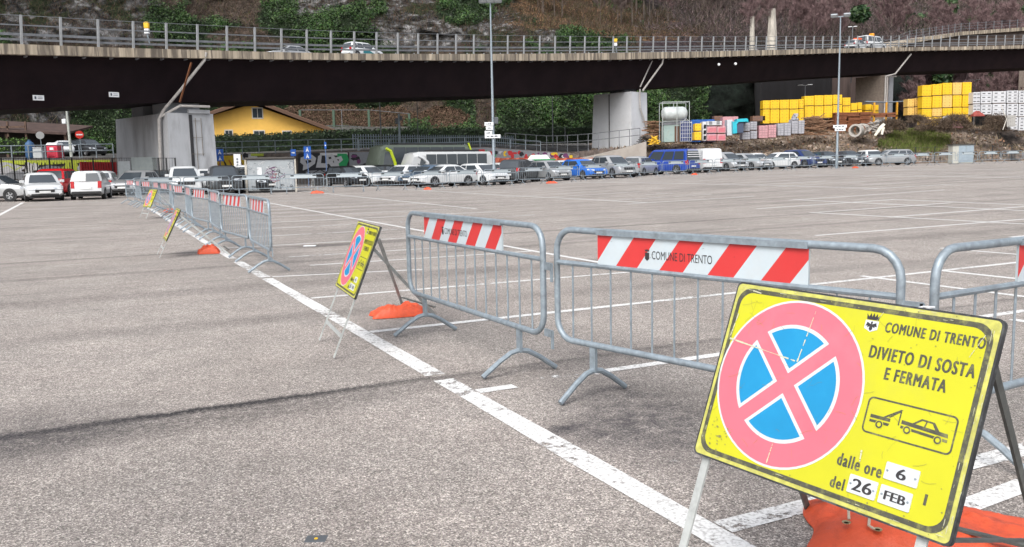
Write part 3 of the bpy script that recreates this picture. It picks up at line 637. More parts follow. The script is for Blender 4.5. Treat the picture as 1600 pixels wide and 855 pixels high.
# surface pieces on the girder: two small plates, small lights
WHT = mat('white_plate', (.7, .72, .74), .6, var=.1)
for px, py in ((60, 153), (178, 148)):
    for s in np.arange(5, arc[-1], .25):
        x, y = off(s, 1.0); q = proj((x, y, at(s)[4]))
        if q[0] > px: break
    q = at(s); Yd = off(s, 1.45)[1]; c = P(px, py, Yd-.25); mb = MB(); tt = tan(s)
    T = Matrix.Translation(Vector(c))@Matrix.Rotation(math.atan2(tt[1], tt[0]), 4, 'Z'); mb.box(-.3, .3, -.03, .03, -.15, .15, T=T); pl = mb.build('inspection_plate', WHT, via)
    m2 = MB(); m2.box(-.22, -.12, -.034, -.031, -.08, .08, T=T); m2.box(-.05, .22, -.034, -.031, -.06, -.03, T=T); m2.box(-.05, .22, -.034, -.031, .03, .06, T=T); m2.build('plate_text', mat('dark_print', (.05, .07, .1)), pl)
for px, py in ((1123, 101), (1149, 100)):
    c = P(px, py, 100+ (px-1100)*.06); mb = MB(); mb.lathe([(.02, -.2), (.14, -.18), (.17, 0), (.08, .1)], 10, T=Matrix.Translation(Vector(c)), ax='y'); mb.build('round_lamp', WHT, via, True)
# yellow roadside boxes on the railing
YEL = mat('yellow_plastic', (.75, .45, .02), .5, var=.08)
for i, (px, py, Y) in enumerate(((229, 40, 56.0), (962, 64, 91))):
    c = P(px, py, Y); t = thing('emergency_beacon', 'small yellow box lamp above the viaduct railing, %s end' % ('left' if i == 0 else 'right'), 'beacon', c)
    mb = MB(); mb.bbox(-.16, .16, -.12, .12, -.2, .22, .05); mb.build('housing', YEL, t); mb = MB(); mb.box(-.14, .14, -.1, .1, -.5, -.2); mb.build('lens', WHT, t); mb = MB(); mb.tube([(0, 0, -.5), (.12, 0, -1.15)], .04); mb.build('bracket', GALV, t)
# ---- piers
PIPE = mat('grey_pipe', (.42, .40, .38), .6, var=.2, scale=5); DARK = mat('dark_gap', (.03, .03, .033), .9)
RUST = mat('rust', (.20, .075, .03), .9, var=.4, scale=2)
def pier(pxc, Yc, w_across, w_along, pytop, label, cm=None, ang=math.radians(45)):
    c = P(pxc, pytop, Yc); zt = c[2]
    t = thing('viaduct_pier', label, 'pier', (c[0], c[1], 0), ang)   # origin: nearest vertical corner; local x along the bridge, y across (away)
    zb = -.2
    mb = MB(); b = .35   # splayed towards the foot
    mb.loft([[(0-b*0, 0, zb), (w_along, 0, zb), (w_along, w_across, zb), (0, w_across, zb)], [(0.12, .05, zt), (w_along-.12, .05, zt), (w_along-.12, w_across-.4, zt), (.12, w_across-.4, zt)]])
    mb.build('shaft', cm or CONC2, t)
    mb = MB(); mb.box(.5, w_along-.5, 1.2, 3.2, zt+.005, zt+.75); mb.build('bearing', CONC3, t); mb = MB(); mb.box(.5, w_along-.5, w_across-4.4, w_across-2.4, zt+.005, zt+.75); mb.build('bearing', CONC3, t)
    return t, zt
t1, zt1 = pier(259, 57.5, 9.2, 3.4, 176, 'wide grey concrete pier beside the yellow house, with a drain pipe')
mb = MB(); mb.box(-.03, .0, .7, 9.0, 0, zt1-.02); 
mb = MB(); mb.box(1.55, 1.75, -.03, .03, 0, zt1-.1); mb.build('joint', DARK, t1)
mb = MB(); mb.tube([(-.25, .9, .2), (-.15, .75, zt1-.4), (.1, .5, zt1+.2)], .11, 8); mb.tube([(.1, .5, zt1+.2), (1.0, -.5, zt1+1.6), (2.3, -1.2, zt1+3.4), (2.4, -1.3, zt1+3.9)], .10, 8); mb.tube([(-.15, .75, zt1-.3), (.9, -.2, zt1+.45), (2.9, -.3, zt1+.45)], .09, 8); mb.build('drain_pipe', PIPE, t1, True)
mb = MB(); mb.box(1.95, 1.975, -.045, -.02, 1.6, zt1-.3); mb.box(2.35, 2.375, -.045, -.02, 2.6, zt1-.3)
for k in range(4): mb.box(1.5+.1*k, 2.6-.1*k, -.04, -.02, 1.6+k*1.1, 1.62+k*1.1)
mb.build('cable_clips', mat('brown_rust_line', (.16, .13, .09), .9, var=.4), t1)
mb = MB(); a_ = P(299, 98, 57.2); b_ = P(281, 160, 57.4); mb.bar(a_, b_, .16, .05); mb.build('rusty_stiffener', RUST, via)
mb = MB(); mb.box(1.5, 3.0, -.1, .1, zt1, zt1+.25); mb.build('top_slab', CONC2, t1)
t2, zt2 = pier(986, 93, 5.6, 3.0, 143, 'pale grey concrete pier in the centre background beside the material yard', CONC4)
mb = MB(); mb.box(-.02, .01, 2.9, 3.0, 0, zt2-.1); mb.build('joint', DARK, t2)
mb = MB(); mb.tube([(1.4, -.15, zt2-1.7), (1.35, -.15, zt2-.3), (1.3, -.2, zt2+.3)], .09); mb.tube([(1.4, -.15, zt2-1.7), (3.1, -.2, zt2-5)], .09); mb.tube([(1.5, -.4, zt2+.1), (3.9, -1.2, zt2+3.0), (4.0, -1.3, zt2+3.6)], .1); mb.tube([(1.2, -.3, zt2+.5), (3.0, -.6, zt2+3.4)], .07); mb.build('drain_pipe', PIPE, t2, True)
Y3 = 128; c3 = P(1388, 118, Y3)
t3 = thing('viaduct_pier', 'slim twin shaft pier standing behind the yellow stacks', 'pier', (c3[0], c3[1], 4), math.radians(38))
mb = MB(); mb.box(-1.0, .1, 0, 4.5, 0, c3[2]-4); mb.build('shaft', mat('pier_concrete_brown', (.22, .18, .15), .9, var=.2), t3)
mb = MB(); mb.box(.5, 1.5, 0, 4.5, 0, c3[2]-4); mb.build('shaft', CONC3, t3)
mb = MB(); mb.tube([(-1.3, -.3, 0), (-1.3, -.3, c3[2]-4.2), (1.4, -.4, c3[2]-4.1)], .1); mb.tube([(-1.3, -.3, c3[2]-4.2), (.8, -.6, c3[2]-3.8), (3.6, -1.4, c3[2]-.9)], .11); mb.tube([(-.8, -.3, 0), (-.8, -.3, c3[2]-4.2)], .08); mb.build('drain_pipe', PIPE, t3, True)
# second, rising ramp behind the right part and its abutment
def ramp():
    t = thing('rising_ramp_bridge', 'second bridge deck with railing climbing behind the right end of the viaduct', 'bridge', (0, 0, 0))
    C = [(1180, 152, 150, 205), (1330, 160, 98, 150), (1420, 168, 62, 112), (1500, 176, 50, 88), (1600, 186, 43, 75), (1720, 198, 40, 70)]
    rg = []; rg2 = []; rl = [[], [], []]
    mr = MB(); mats_ = GALVD
    pts = [P(px, a, Y) for px, Y, a, b_ in C]; bot = [P(px, b_, Y) for px, Y, a, b_ in C]
    mb = MB(); mb.loft([[(*p[:2], b_[2]), (p[0]-6, p[1]+8, b_[2]), (p[0]-6, p[1]+8, p[2]-.6), (*p[:2], p[2]-.6)] for p, b_ in zip(pts, bot)]); mb.build('embankment', mat('brown_bank', (.07, .05, .04), .95, var=.5, scale=.7), t)
    mb = MB(); mb.loft([[(p[0]+.3, p[1]-.4, p[2]-.7), (p[0]-6.2, p[1]+8.3, p[2]-.7), (p[0]-6.2, p[1]+8.3, p[2]), (p[0]+.3, p[1]-.4, p[2])] for p in pts]); mb.build('deck', CONC, t)
    rr = MB()
    for h in (.5, 1.0, 1.5):
        rr.tube([(p[0], p[1]-.3, p[2]+h) for p in pts], .03, 4)
    ro = rr.build('railing', GALVD, t)
    me = MB().box(-.05, .05, -.05, .05, 0, 1.7).mesh('post', GALVD)
    for i in range(2, len(pts)-1):
        n = 8
        for k in range(n):
            q = np.array(pts[i])*(1-k/n)+np.array(pts[i+1])*(k/n); c = link('post', me, ro); c.location = (q[0], q[1]-.3, q[2])
ramp()
ab = thing('concrete_abutment', 'streaked concrete retaining wall under the viaduct, its shade painted in near black', 'abutment', (0, 0, 0))
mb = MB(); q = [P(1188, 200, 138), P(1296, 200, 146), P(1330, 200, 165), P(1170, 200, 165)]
mb.loft([[(a[0], a[1], 2) for a in q], [(a[0], a[1], zpy(1290, 150, 116)) for a in q]]); mb.build('wall', mat('shade_painted_concrete', (.012, .011, .013), .95, var=.5, scale=.5, stretch=(1, 1, .15)), ab)  # near-black base colour paints in the shade below the decks
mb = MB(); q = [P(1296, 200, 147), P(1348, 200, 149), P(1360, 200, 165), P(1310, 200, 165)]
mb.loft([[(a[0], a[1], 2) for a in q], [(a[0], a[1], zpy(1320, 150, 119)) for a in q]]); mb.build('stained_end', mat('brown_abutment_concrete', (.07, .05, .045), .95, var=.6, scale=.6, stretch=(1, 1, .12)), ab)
mb = MB(); q = [P(1590, 160, 172), P(1640, 160, 176), P(1640, 160, 180), P(1590, 160, 176)]; mb.loft([[(a[0], a[1], 4) for a in q], [(a[0], a[1], zpy(1600, 172, 104)) for a in q]]); 
t = thing('viaduct_pier', 'brownish pier at the far right edge behind the white stacks', 'pier', (0, 0, 0)); mb.build('shaft', mat('pier_concrete_brown', (.2, .15, .12)), t)
# ================================================================ crowd barriers
RED = mat('reflective_red', (.58, .04, .04), .45, var=.06, scale=6, dirt=(.45, .05, .05), dirtscale=3, dirtamt=.3)
WHR = mat('reflective_white', (.50, .57, .61), .45, var=.05, scale=6, dirt=(.5, .52, .52), dirtscale=4, dirtamt=.4)
GREYP = mat('panel_back_grey', (.46, .52, .55), .6, .2, var=.08, scale=3)
INK = mat('black_print', (.03, .028, .03), .6, var=.25, scale=30); INKR = mat('dark_print_on_panel', (.10, .05, .05), .6)
DKB = mat('black_sticker', (.03, .035, .04), .6)
BL, BH = 2.42, 1.10      # length over the posts
def barrier_frame(n=10):
    mb = MB(); r = .021; x0, x1 = -BL/2+r, BL/2-r; zb, zt, R = .345, BH-r, .14
    pts = []
    for cx, cz, a0 in ((x1-R, zt-R, 90), (x1-R, zb+R, 0), (x0+R, zb+R, -90), (x0+R, zt-R, -180)):
        for k in range(6):
            a = math.radians(a0-k*18); pts.append((cx+R*math.cos(a), 0, cz+R*math.sin(a)))
    pts.append(pts[0]); 
    # start mid top
    pts = [(0, 0, zt)]+pts[:-1]+[(0, 0, zt)]
    mb.tube(pts, r, n, cap=False)
    mb.tube([(x0+.01, 0, .86), (x1-.01, 0, .86)], .017, 8)
    return mb
def barrier_bars():
    mb = MB()
    for i in range(13):
        x = -BL/2+(i+1)*BL/14; mb.tube([(x, 0, .355), (x, 0, .855)], .0065, 6)
    return mb
def barrier_foot():
    mb = MB(); mb.bar((0, 0, .34), (0, 0, .165), .05, .022, up=(0, 1, 0)); mb.tube([(0, -.30, .018), (0, -.16, .115), (0, -.07, .165), (0, 0, .178), (0, .07, .165), (0, .16, .115), (0, .30, .018)], .019, 8); return mb
def barrier_hook():
    mb = MB(); mb.bar((BL/2-.01, 0, .04), (BL/2+.09, 0, .04), .012, .05); mb.bar((BL/2+.085, 0, .06), (BL/2+.085, 0, -.06), .012, .02); return mb
PX0, PX1, PZ0, PZ1 = -.79, .63, .862, 1.062
def panel_mesh(side, text=True):
    """board with diagonal bands; side=-1 face looks to local -y"""
    mb = MB(); mb.box(PX0, PX1, -.006, .006, PZ0, PZ1, 0); mb.box(PX0, PX1, -.0245, .0245, PZ1-.004, PZ1+.030, 3)
    y = side*.0072; n = 10; wdt = (PX1-PX0)/4.25; sk = .155
    def band(a, b_, mi):
        # parallelogram clipped to the panel
        poly = [(a-sk, PZ0), (b_-sk, PZ0), (b_, PZ1), (a, PZ1)]
        def clip(poly, X, keep):
            out = []
            for i in range(len(poly)):
                p, q = poly[i], poly[(i+1) % len(poly)]; ip = (p[0] >= X) == keep; iq = (q[0] >= X) == keep
                if ip: out.append(p)
                if ip != iq: t = (X-p[0])/(q[0]-p[0]); out.append((X, p[1]+t*(q[1]-p[1])))
            return out
        poly = clip(clip(poly, PX0, True), PX1, False)
        if len(poly) >= 3: mb.add([(x, y, z) for x, z in poly], [tuple(range(len(poly))) if side < 0 else tuple(range(len(poly)))[::-1]], mi)
    h = wdt/2
    for k in range(-1, 7):
        a = PX0-.037+k*wdt; band(a+.0, a+h*1.0, 1); band(a+h, a+2*h, 2)
    return mb
SP = MB
def make_barrier(label, group=None, name='crowd_barrier', near=True, text=True):
    t = thing(name, label, 'barrier', (0, 0, 0), 0, group)
    barrier_frame(12 if near else 6).build('frame', GALV, t, True); barrier_bars().build('bars', GALV, t, True)
    me = barrier_foot().mesh('foot', GALV, True)
    for x in (-BL/2+.36, BL/2-.36): f = link('foot', me, t); f.location.x = x
    hk = barrier_hook().mesh('hook', GALV)
    for z in (.78, .33): link('hook', hk, t).location.z = z
    p = panel_mesh(-1).build('warning_panel', [GREYP, RED, WHR, GALV], t)
    # grey plain rear face carries two dark stickers
    m = MB(); m.box(0, .18, .0075, .0085, PZ1-.1, PZ1-.03); ms_ = m.mesh('sticker', DKB)
    for x in (PX0+.02, PX1-.2): link('sticker', ms_, p).location.x = x
    if text:
        v, f_ = text_geo('COMUNE DI TRENTO', (-.36, -.984, .06, -.935), .0)
        m = MB(); m.add([(x, -.0085, -z) for x, z in v], f_, 0)
        for sx in (-1,):   # small crest: crown and shield
            cx = -.395; m.add([(cx-.016, -.0085, .972), (cx+.016, -.0085, .972), (cx+.016, -.0085, .935), (cx, -.0085, .922), (cx-.016, -.0085, .935)][::-1], [(0, 1, 2, 3, 4)])
            m.add([(cx-.015, -.0085, .978), (cx-.017, -.0085, .993), (cx-.008, -.0085, .986), (cx, -.0085, .995), (cx+.008, -.0085, .986), (cx+.017, -.0085, .993), (cx+.015, -.0085, .978)], [(0, 1, 2, 3, 4, 5, 6)])
        m.build('lettering', INK, p)
        if near:
            m = MB()
            for k in range(9):
                x = random.uniform(PX0+.1, PX1-.1); z = random.uniform(PZ0+.03, PZ1-.01); a = random.uniform(0, 3); L = random.uniform(.008, .03)
                m.add([(x, -.009, z), (x+L*math.cos(a), -.009, z+L*math.sin(a)*.4), (x+L*math.cos(a), -.009, z+L*math.sin(a)*.4+.002)], [(0, 1, 2)])
            m.build('scuff_marks', INK, p)
    return t
def put(t, a, b_, flip=False):
    """barrier between plan points a (left end seen from its printed side) and b"""
    a = np.array(a); b_ = np.array(b_); c = (a+b_)/2; d = b_-a; t.location = (c[0], c[1], g(*c)); t.rotation_euler = (0, 0, math.atan2(d[1], d[0]))
    return t
bA = make_barrier('nearest striped barrier lettered COMUNE DI TRENTO, partly hidden by the big yellow sign'); put(bA, (.287, 5.73), (1.814, 3.944)); bA.scale = (.97, 1, 1)
for o in bA.children:
    if o.name.startswith('warning_panel'): o.scale.x = 1.06; o.location.x = .04
bB = make_barrier('second nearest striped barrier, between the small yellow sign and the nearest lettered one'); sB = (-1.04+.05, 7.66); 
put(bB, (-.96, 8.03), (.21, 5.80)); bB.scale = (1.06, 1, 1.01)
bC = make_barrier('barrier at the right edge behind the big yellow sign, running away to the right'); a = np.array([1.93, 3.93]); put(bC, a, a+np.array([.86, .51])*BL)
for o in bC.children:
    if o.name.startswith('warning_panel'): o.location.x = .27
# tie between the two nearest barriers
mb = MB(); mb.tube([(1.80, 3.92, .80), (1.86, 3.86, .83), (1.93, 3.90, .82), (1.88, 3.97, .79), (1.80, 3.95, .80)], .004, 5)
tag(mb.build('wire_tie', WHT), 'thin pale wire tying two barrier posts together behind the big yellow sign', 'wire')
mb = MB(); mb.tube([(-.05, 0, 0), (.05, 0, 0)], .024, 8)
# row on the left
row = make_barrier('x', 'striped barriers in the receding left row', near=False, text=False); first = True
a = np.array([-3.42, 12.45]); yaws = [0, 0, .02, .0, .02, .03, .02, .0, .05, .1]
pos = a.copy(); n = 0
L1 = 'striped barrier in the receding left row, %s from its near end'
for i in range(12):
    d = D1 if i < 8 else np.array([-.5, .866]); yw = (.06 if i % 2 else -.04)
    far_ = pos+d*BL; c = (pos+far_)/2; rz = math.atan2(-d[1], -d[0])+yw
    if i == 0: row.location = (c[0], c[1], g(*c)); row.rotation_euler = (0, 0, rz); row['label'] = L1 % 'first'
    else: dup(row, (c[0], c[1], g(*c)), rz, L1 % ordn(i), 'striped barriers in the receding left row')
    pos = far_+d*.16
# long row across, plain grey backs towards the camera
RY = [(205, 44.5), (385, 48), (560, 49.5), (640, 51), (840, 56.5), (1100, 65), (1300, 71), (1590, 78), (1760, 81)]
pp = []
for px in np.arange(205, 1760, 4):
    Y = float(np.interp(px, [q[0] for q in RY], [q[1] for q in RY])); X = ray(px, 260)[0]*Y; pp.append((X, Y))
pp = np.array(pp); al = np.r_[0, np.cumsum(np.linalg.norm(np.diff(pp, axis=0), axis=1))]; nb = int(al[-1]/2.56)
for i in range(nb):
    s0 = i*2.56; q0 = np.array([np.interp(s0, al, pp[:, k]) for k in (0, 1)]); q1 = np.array([np.interp(s0+BL, al, pp[:, k]) for k in (0, 1)]); c = (q0+q1)/2
    d = q0-q1; px_, _ = proj((c[0], c[1], 1)); 
    if px_ > 1640: break
    dup(row, (c[0], c[1], g(*c)), math.atan2(d[1], d[0])+random.uniform(-.05, .05), 'plain grey barrier in the long row before the cars, %s from the left' % ordn(i), 'plain grey barriers along the car row')
# ================================================================ sandbags
ORG = mat('orange_vinyl', (.60, .085, .032), .5, var=.12, scale=7, spec=.4, bump=.6, dirt=(.34, .055, .03), dirtscale=6, dirtamt=.6)
def bag_mesh(L, W, H, seed, fold=1.0):
    r = np.random.default_rng(seed); nx, ny = 34, 22; x = np.linspace(-1, 1, nx); y = np.linspace(-1, 1, ny); Xg, Yg = np.meshgrid(x, y, indexing='ij')
    e = np.clip(1-np.abs(Xg)**3.2, 0, 1)**.62*np.clip(1-np.abs(Yg)**2.8, 0, 1)**.62
    q = np.stack([Xg*2+seed, Yg*2, np.zeros_like(Xg)], -1); q2 = np.stack([Xg*5+seed, Yg*3.3, np.zeros_like(Xg)], -1)
    z = H*e*(.45+1.1*fbm(q, 3, seed))+(e*.8+.15)*H*.45*(np.clip(.16-np.abs(fbm(q2, 2, seed+5)-.47), 0, 1)*4)*fold*np.clip(6*(1-np.abs(Xg)), 0, 1)*np.clip(6*(1-np.abs(Yg)), 0, 1)
    wob = 1+.10*(fbm(np.stack([Xg*2, Yg*2, Xg*0+seed], -1), 2, seed+9)-.5)
    XX = Xg*L/2*wob+.02*np.sin(Yg*4+seed); YY = Yg*W/2*(1-.14*np.abs(Xg)**3*0+.12*np.sin(Xg*3+seed)*.5)
    top = np.stack([XX, YY, z+.006], -1).reshape(-1, 3); bot = top.copy(); bot[:, 2] = .002
    mb = MB(); idx = np.arange(nx*ny).reshape(nx, ny)
    fs = [(idx[i, j], idx[i+1, j], idx[i+1, j+1], idx[i, j+1]) for i in range(nx-1) for j in range(ny-1)]
    mb.add(np.vstack([top, bot]), fs+[tuple(v+nx*ny for v in f)[::-1] for f in fs]+
           [(idx[i, 0]+0, idx[i, 0]+nx*ny, idx[i+1, 0]+nx*ny, idx[i+1, 0]) for i in range(nx-1)]+[(idx[i, -1], idx[i+1, -1], idx[i+1, -1]+nx*ny, idx[i, -1]+nx*ny) for i in range(nx-1)]+
           [(idx[0, j], idx[0, j+1], idx[0, j+1]+nx*ny, idx[0, j]+nx*ny) for j in range(ny-1)]+[(idx[-1, j], idx[-1, j]+nx*ny, idx[-1, j+1]+nx*ny, idx[-1, j+1]) for j in range(ny-1)])
    return mb
def bag(x, y, rz, L, W, H, seed, label):
    t = thing('sandbag', label, 'sandbag', (x, y, g(x, y)+.003), rz); b_ = bag_mesh(L, W, H, seed).build('bag', ORG, t, True)
    return t
# near bag: partly seen under and to the right of the big sign
nb_ = bag(1.63, 3.30, math.radians(-16), .90, .50, .075, 3, 'large limp orange sandbag on the ground behind the big yellow sign')
mb = MB(); mb.tube([(-.30, -.16, .10), (-.30, -.11, .15), (-.25, -.09, .155), (-.22, -.12, .12), (-.23, -.18, .09), (-.21, -.2, .085)], .006, 6); mb.build('cord', mat('cord', (.45, .38, .3)), nb_)
mb = MB(); mb.lathe([(.009, 0), (.017, .003), (.017, 0)], 12, T=Matrix.Translation((-.2, -.2, .085))); mb.lathe([(.009, 0), (.017, .003), (.017, 0)], 12, T=Matrix.Translation((-.31, -.17, .09))); mb.build('eyelet', mat('brass_ring', (.5, .42, .25), .4, .7), nb_)
gp = G(620, 497); bag(gp[0]+.0, gp[1]+.14, math.radians(18), .54, .30, .10, 8, 'creased orange sandbag on the asphalt beside the small yellow sign')
gp = G(322, 398); bag(gp[0], gp[1]+.15, math.radians(15), .36, .28, .13, 12, 'orange sandbag holding down the rear leg of the third sign')
gp = G(263, 333); bag(gp[0], gp[1]+.3, math.radians(-40), .7, .3, .12, 14, 'faded orange sandbag by the fourth sign in the left row')
for px, py, lab in ((496, 300, 'orange sandbag below the sign seen from behind, by the graffiti covered cabinet'), (668, 293, 'small orange sandbag by a barrier foot in front of the white cars'), (862, 286, 'flat orange sandbag in front of the silver car'), (1085, 276, 'dark red sandbag by the barriers before the white van'), (1336, 265, 'reddish sandbag by the barriers just right of the right lamp mast')):
    Y = float(np.interp(px, [q[0] for q in RY], [q[1] for q in RY]))-.5; X = ray(px, py)[0]*Y; bag(X, Y, .1, .75 if px in (496, 862) else .45, .35, .11, px % 17, lab)
# ================================================================ the A-frame signs
SY = mat('sign_yellow', (.50, .49, .016), .42, var=.07, scale=2.5, dirt=(.44, .43, .05), dirtscale=3, dirtamt=.45, spec=.4)
SYE = mat('sign_yellow_worn', (.46, .45, .10), .6, var=.3, scale=25, dirt=(.35, .34, .15), dirtscale=14, dirtamt=.8)
SPINK = mat('faded_red', (.62, .135, .18), .5, var=.06, scale=3, dirt=(.62, .19, .23), dirtscale=2.5, dirtamt=.5); SWH = mat('sign_white', (.54, .57, .59), .5, var=.05)
SBLU = mat('sign_blue', (.004, .23, .47), .5, var=.08, scale=3, dirt=(.015, .27, .48), dirtscale=6, dirtamt=.5)
SBK = mat('sign_black', (.065, .065, .045), .6, var=.3, scale=40, dirt=(.32, .32, .10), dirtscale=25, dirtamt=.55)
FRM = mat('sign_frame', (.035, .037, .040), .7, .2, var=.4, scale=12, dirt=(.16, .17, .17), dirtscale=9, dirtamt=.6)
LEG = mat('sign_leg_steel', (.45, .47, .46), .6, .3, var=.2, scale=8, dirt=(.22, .22, .21), dirtscale=6, dirtamt=.6)
LEGD = mat('sign_rear_leg', (.10, .105, .10), .65, .3, var=.3, scale=10, dirt=(.2, .2, .18), dirtscale=12, dirtamt=.5)
SW, SH = .90, .61
def shape(mb, pts, h, mi=0): mb.add([(x, -h, -y) for x, y in pts], [tuple(range(len(pts)))[::-1]], mi)   # board lies in local xz, face looks to -y; y-down coords
def rrect(x0, y0, x1, y1, r, n=6):
    o = []
    for cx, cy, a0 in ((x1-r, y0+r, -90), (x1-r, y1-r, 0), (x0+r, y1-r, 90), (x0+r, y0+r, 180)):
        for k in range(n+1): a = math.radians(a0+90*k/n); o.append((cx+r*math.cos(a), cy+r*math.sin(a)))
    return o
def ringshape(mb, o, i, h, mi=0):
    n = len(o); mb.add([(x, -h, -y) for x, y in o]+[(x, -h, -y) for x, y in i], [(k, n+k, n+(k+1) % n, (k+1) % n) for k in range(n)], mi)
def circ(cx, cy, r, n=56, a0=0, a1=360): return [(cx+r*math.cos(math.radians(a0+(a1-a0)*k/n)), cy+r*math.sin(math.radians(a0+(a1-a0)*k/n))) for k in range(n if a1-a0 == 360 else n+1)]
def sector(cx, cy, r, hb, q, n=14):
    """quarter of the blue disc between the arms of the cross; hb: half bar width"""
    a_lim = math.degrees(math.asin(hb/r)); c = math.radians(q*90+45)
    out = []
    for k in range(n+1):
        a = math.radians(q*90+a_lim+(90-2*a_lim)*k/n); out.append((r*math.cos(a), r*math.sin(a)))
    out.append((math.sqrt(2)*hb*math.cos(c), math.sqrt(2)*hb*math.sin(c)))
    ca, sa = math.cos(math.radians(45)), math.sin(math.radians(45))
    return [(cx+x*ca-y*sa, cy+x*sa+y*ca) for x, y in out]
def board(parent, detail=True):
    b = MB(); b.add([], []); e = .0
    o = rrect(0, 0, SW, SH, .018, 4); b.loft([[(x, -.0015, -y) for x, y in o], [(x, .016, -y) for x, y in o]][::1])
    bo = b.build('board', FRM, parent)
    m = MB(); 
    o1 = rrect(.006, .006, SW-.006, SH-.006, .016, 6); o2 = rrect(.018, .018, SW-.018, SH-.018, .05, 6); o3 = rrect(.033, .033, SW-.033, SH-.033, .045, 6)
    shape(m, o1, .0022, 0); ringshape(m, o2, o3, .0032, 1); shape(m, o3, .0029, 2)
    # outline of border keeps clear of the yellow field
    m.build('face', [SYE, SBK, SY], bo)
    cx, cy = .292, .303
    m = MB(); shape(m, circ(cx, cy, .270), .0034, 0); shape(m, circ(cx, cy, .263), .0038, 1)
    for q in range(4):
        shape(m, sector(cx, cy, .190, .023, q), .0042, 0); shape(m, sector(cx, cy, .178, .034, q), .0046, 2)
    m.build('prohibition_disc', [SWH, SPINK, SBLU], bo)
    h = .0036
    m = MB()
    for body, bx, bd in (('COMUNE DI TRENTO', (.575, .0565, .865, .0875), .0016), ('DIVIETO DI SOSTA', (.546, .131, .857, .169), .0019), ('E FERMATA', (.609, .187, .792, .2225), .0019),
                         ('dalle ore', (.532, .459, .674, .496), .0018), ('del', (.527, .529, .574, .5635), .0018)):
        v, f_ = text_geo(body, (bx[0]+bd, bx[1]+bd*.4, bx[2]-bd, bx[3]-bd*.4), 0, 1.22); m = MB()
        for k, (du, dv) in enumerate(((-1, 0), (-.6, .6), (-.6, -.6), (0, .8), (0, -.8), (.6, .6), (.6, -.6), (1, 0), (0, 0))): m.add([(x+du*bd, -h-k*.00008, -(y+dv*bd*.5)) for x, y in v], f_, 0)
        m.build('lettering', SBK, bo)
    m = MB(); v, f_ = text_geo('1', (.806, .497, .814, .527), .01); m.add([(x, -h, -y) for x, y in v], f_, 0)
    m.build('lettering', SBK, bo)
    # tow-away pictogram
    m = MB(); ringshape(m, rrect(.581, .277, .846, .383, .016), rrect(.586, .282, .841, .378, .012), h, 0)
    X = lambda u: .586+.255*u; Yy = lambda v: .282+.096*v
    def poly(pts): shape(m, [(X(u), Yy(v)) for u, v in pts], h)
    poly([(.05, .47), (.29, .47), (.29, .57), (.05, .57)][::1]); poly([(.05, .62), (.29, .62), (.28, .70), (.05, .70)])
    poly([(.20, .47), (.385, .14), (.41, .14), (.235, .47)]); poly([(.26, .44), (.385, .17), (.395, .20), (.285, .44)]); poly([(.385, .14), (.40, .14), (.40, .60), (.385, .60)])
    # tilted towed car
    def car(pts, c=(.44, .5), a=.03):
        poly([(u, v+(u-.42)*.13) for u, v in pts])
    car([(.42, .42), (.94, .42), (.95, .53), (.42, .53)]); car([(.42, .58), (.95, .58), (.95, .66), (.42, .66)])
    car([(.545, .42), (.635, .22), (.78, .22), (.85, .42), (.82, .42), (.765, .26), (.65, .26), (.575, .42)][:2]+[(.78, .22), (.775, .27), (.645, .27), (.575, .42)]); car([(.78, .22), (.85, .42), (.80, .42), (.755, .25)]); car([(.69, .24), (.705, .24), (.69, .42), (.675, .42)])
    ro = m.build('tow_away_pictogram', SBK, bo)
    for u, v in ((.175, .72), (.50, .66+.01), (.85, .66+.06)):
        m = MB(); shape(m, circ(X(u), Yy(v), .0125, 20), h+.0004, 1); ringshape(m, circ(X(u), Yy(v), .0108, 20), circ(X(u), Yy(v), .006, 20), h+.0008, 0)
        m.build('wheel', [SBK, SY], ro)
    # screwed-on date plates
    for body, (x0, y0, x1, y1), pad in (('6', (.682, .4435, .780, .4915), (.036, .009)), ('26', (.585, .508, .673, .560), (.014, .009)), ('FEB', (.6825, .508, .775, .5595), (.016, .0135))):
        m = MB(); m2 = MB(); r = rrect(x0, y0, x1, y1, .003, 2); m.loft([[(x, -.003, -y) for x, y in r], [(x, -.0062, -y) for x, y in r]][::1])
        shape(m, r, .0063)
        v, f_ = text_geo(body, (x0+pad[0], y0+pad[1], x1-pad[0], y1-pad[1]), 0)
        for k, du in enumerate((-1, -.5, 0, .5, 1)): m2.add([(x+du*.0018, -.0068-k*.00008, -y) for x, y in v], f_)
        dp = m.build('date_plate', SWH, bo); m2.build('plate_lettering', INK, dp)
        for sx in (x0+.008, x1-.008): m3 = MB(); m3.lathe([(.0032, -.0063), (.0032, -.0078), (.001, -.0085)], 8, T=Matrix.Translation((sx, 0, -(y0+y1)/2)), ax='y'); m3.build('screw', GALV, dp)
    # crest: crown over shield with an eagle
    m = MB(); x0 = .5065; y0 = .0375; s_ = .05
    def c_(u, v): return (x0+u*.048, y0+v*.056)
    shape(m, [c_(*q) for q in ((.12, .36), (.05, .05), (.22, .2), (.32, 0), (.42, .2), (.52, -.03), (.62, .2), (.74, 0), (.8, .2), (.98, .05), (.88, .36))], h, 1)
    shape(m, [c_(*q) for q in ((.05, .40), (.95, .40), (.95, .85), (.5, 1.02), (.05, .85))], h, 0)
    for pt in (((.5, .43), (.57, .5), (.54, .6), (.8, .5), (.88, .72), (.72, .66), (.76, .8), (.6, .72), (.62, .86), (.5, .97), (.38, .86), (.4, .72), (.24, .8), (.28, .66), (.12, .72), (.2, .5), (.46, .6), (.43, .5)),):
        ctr = (.5, .68); 
        for k in range(len(pt)): shape(m, [c_(*ctr), c_(*pt[k]), c_(*pt[(k+1) % len(pt)])], h+.0004, 1)
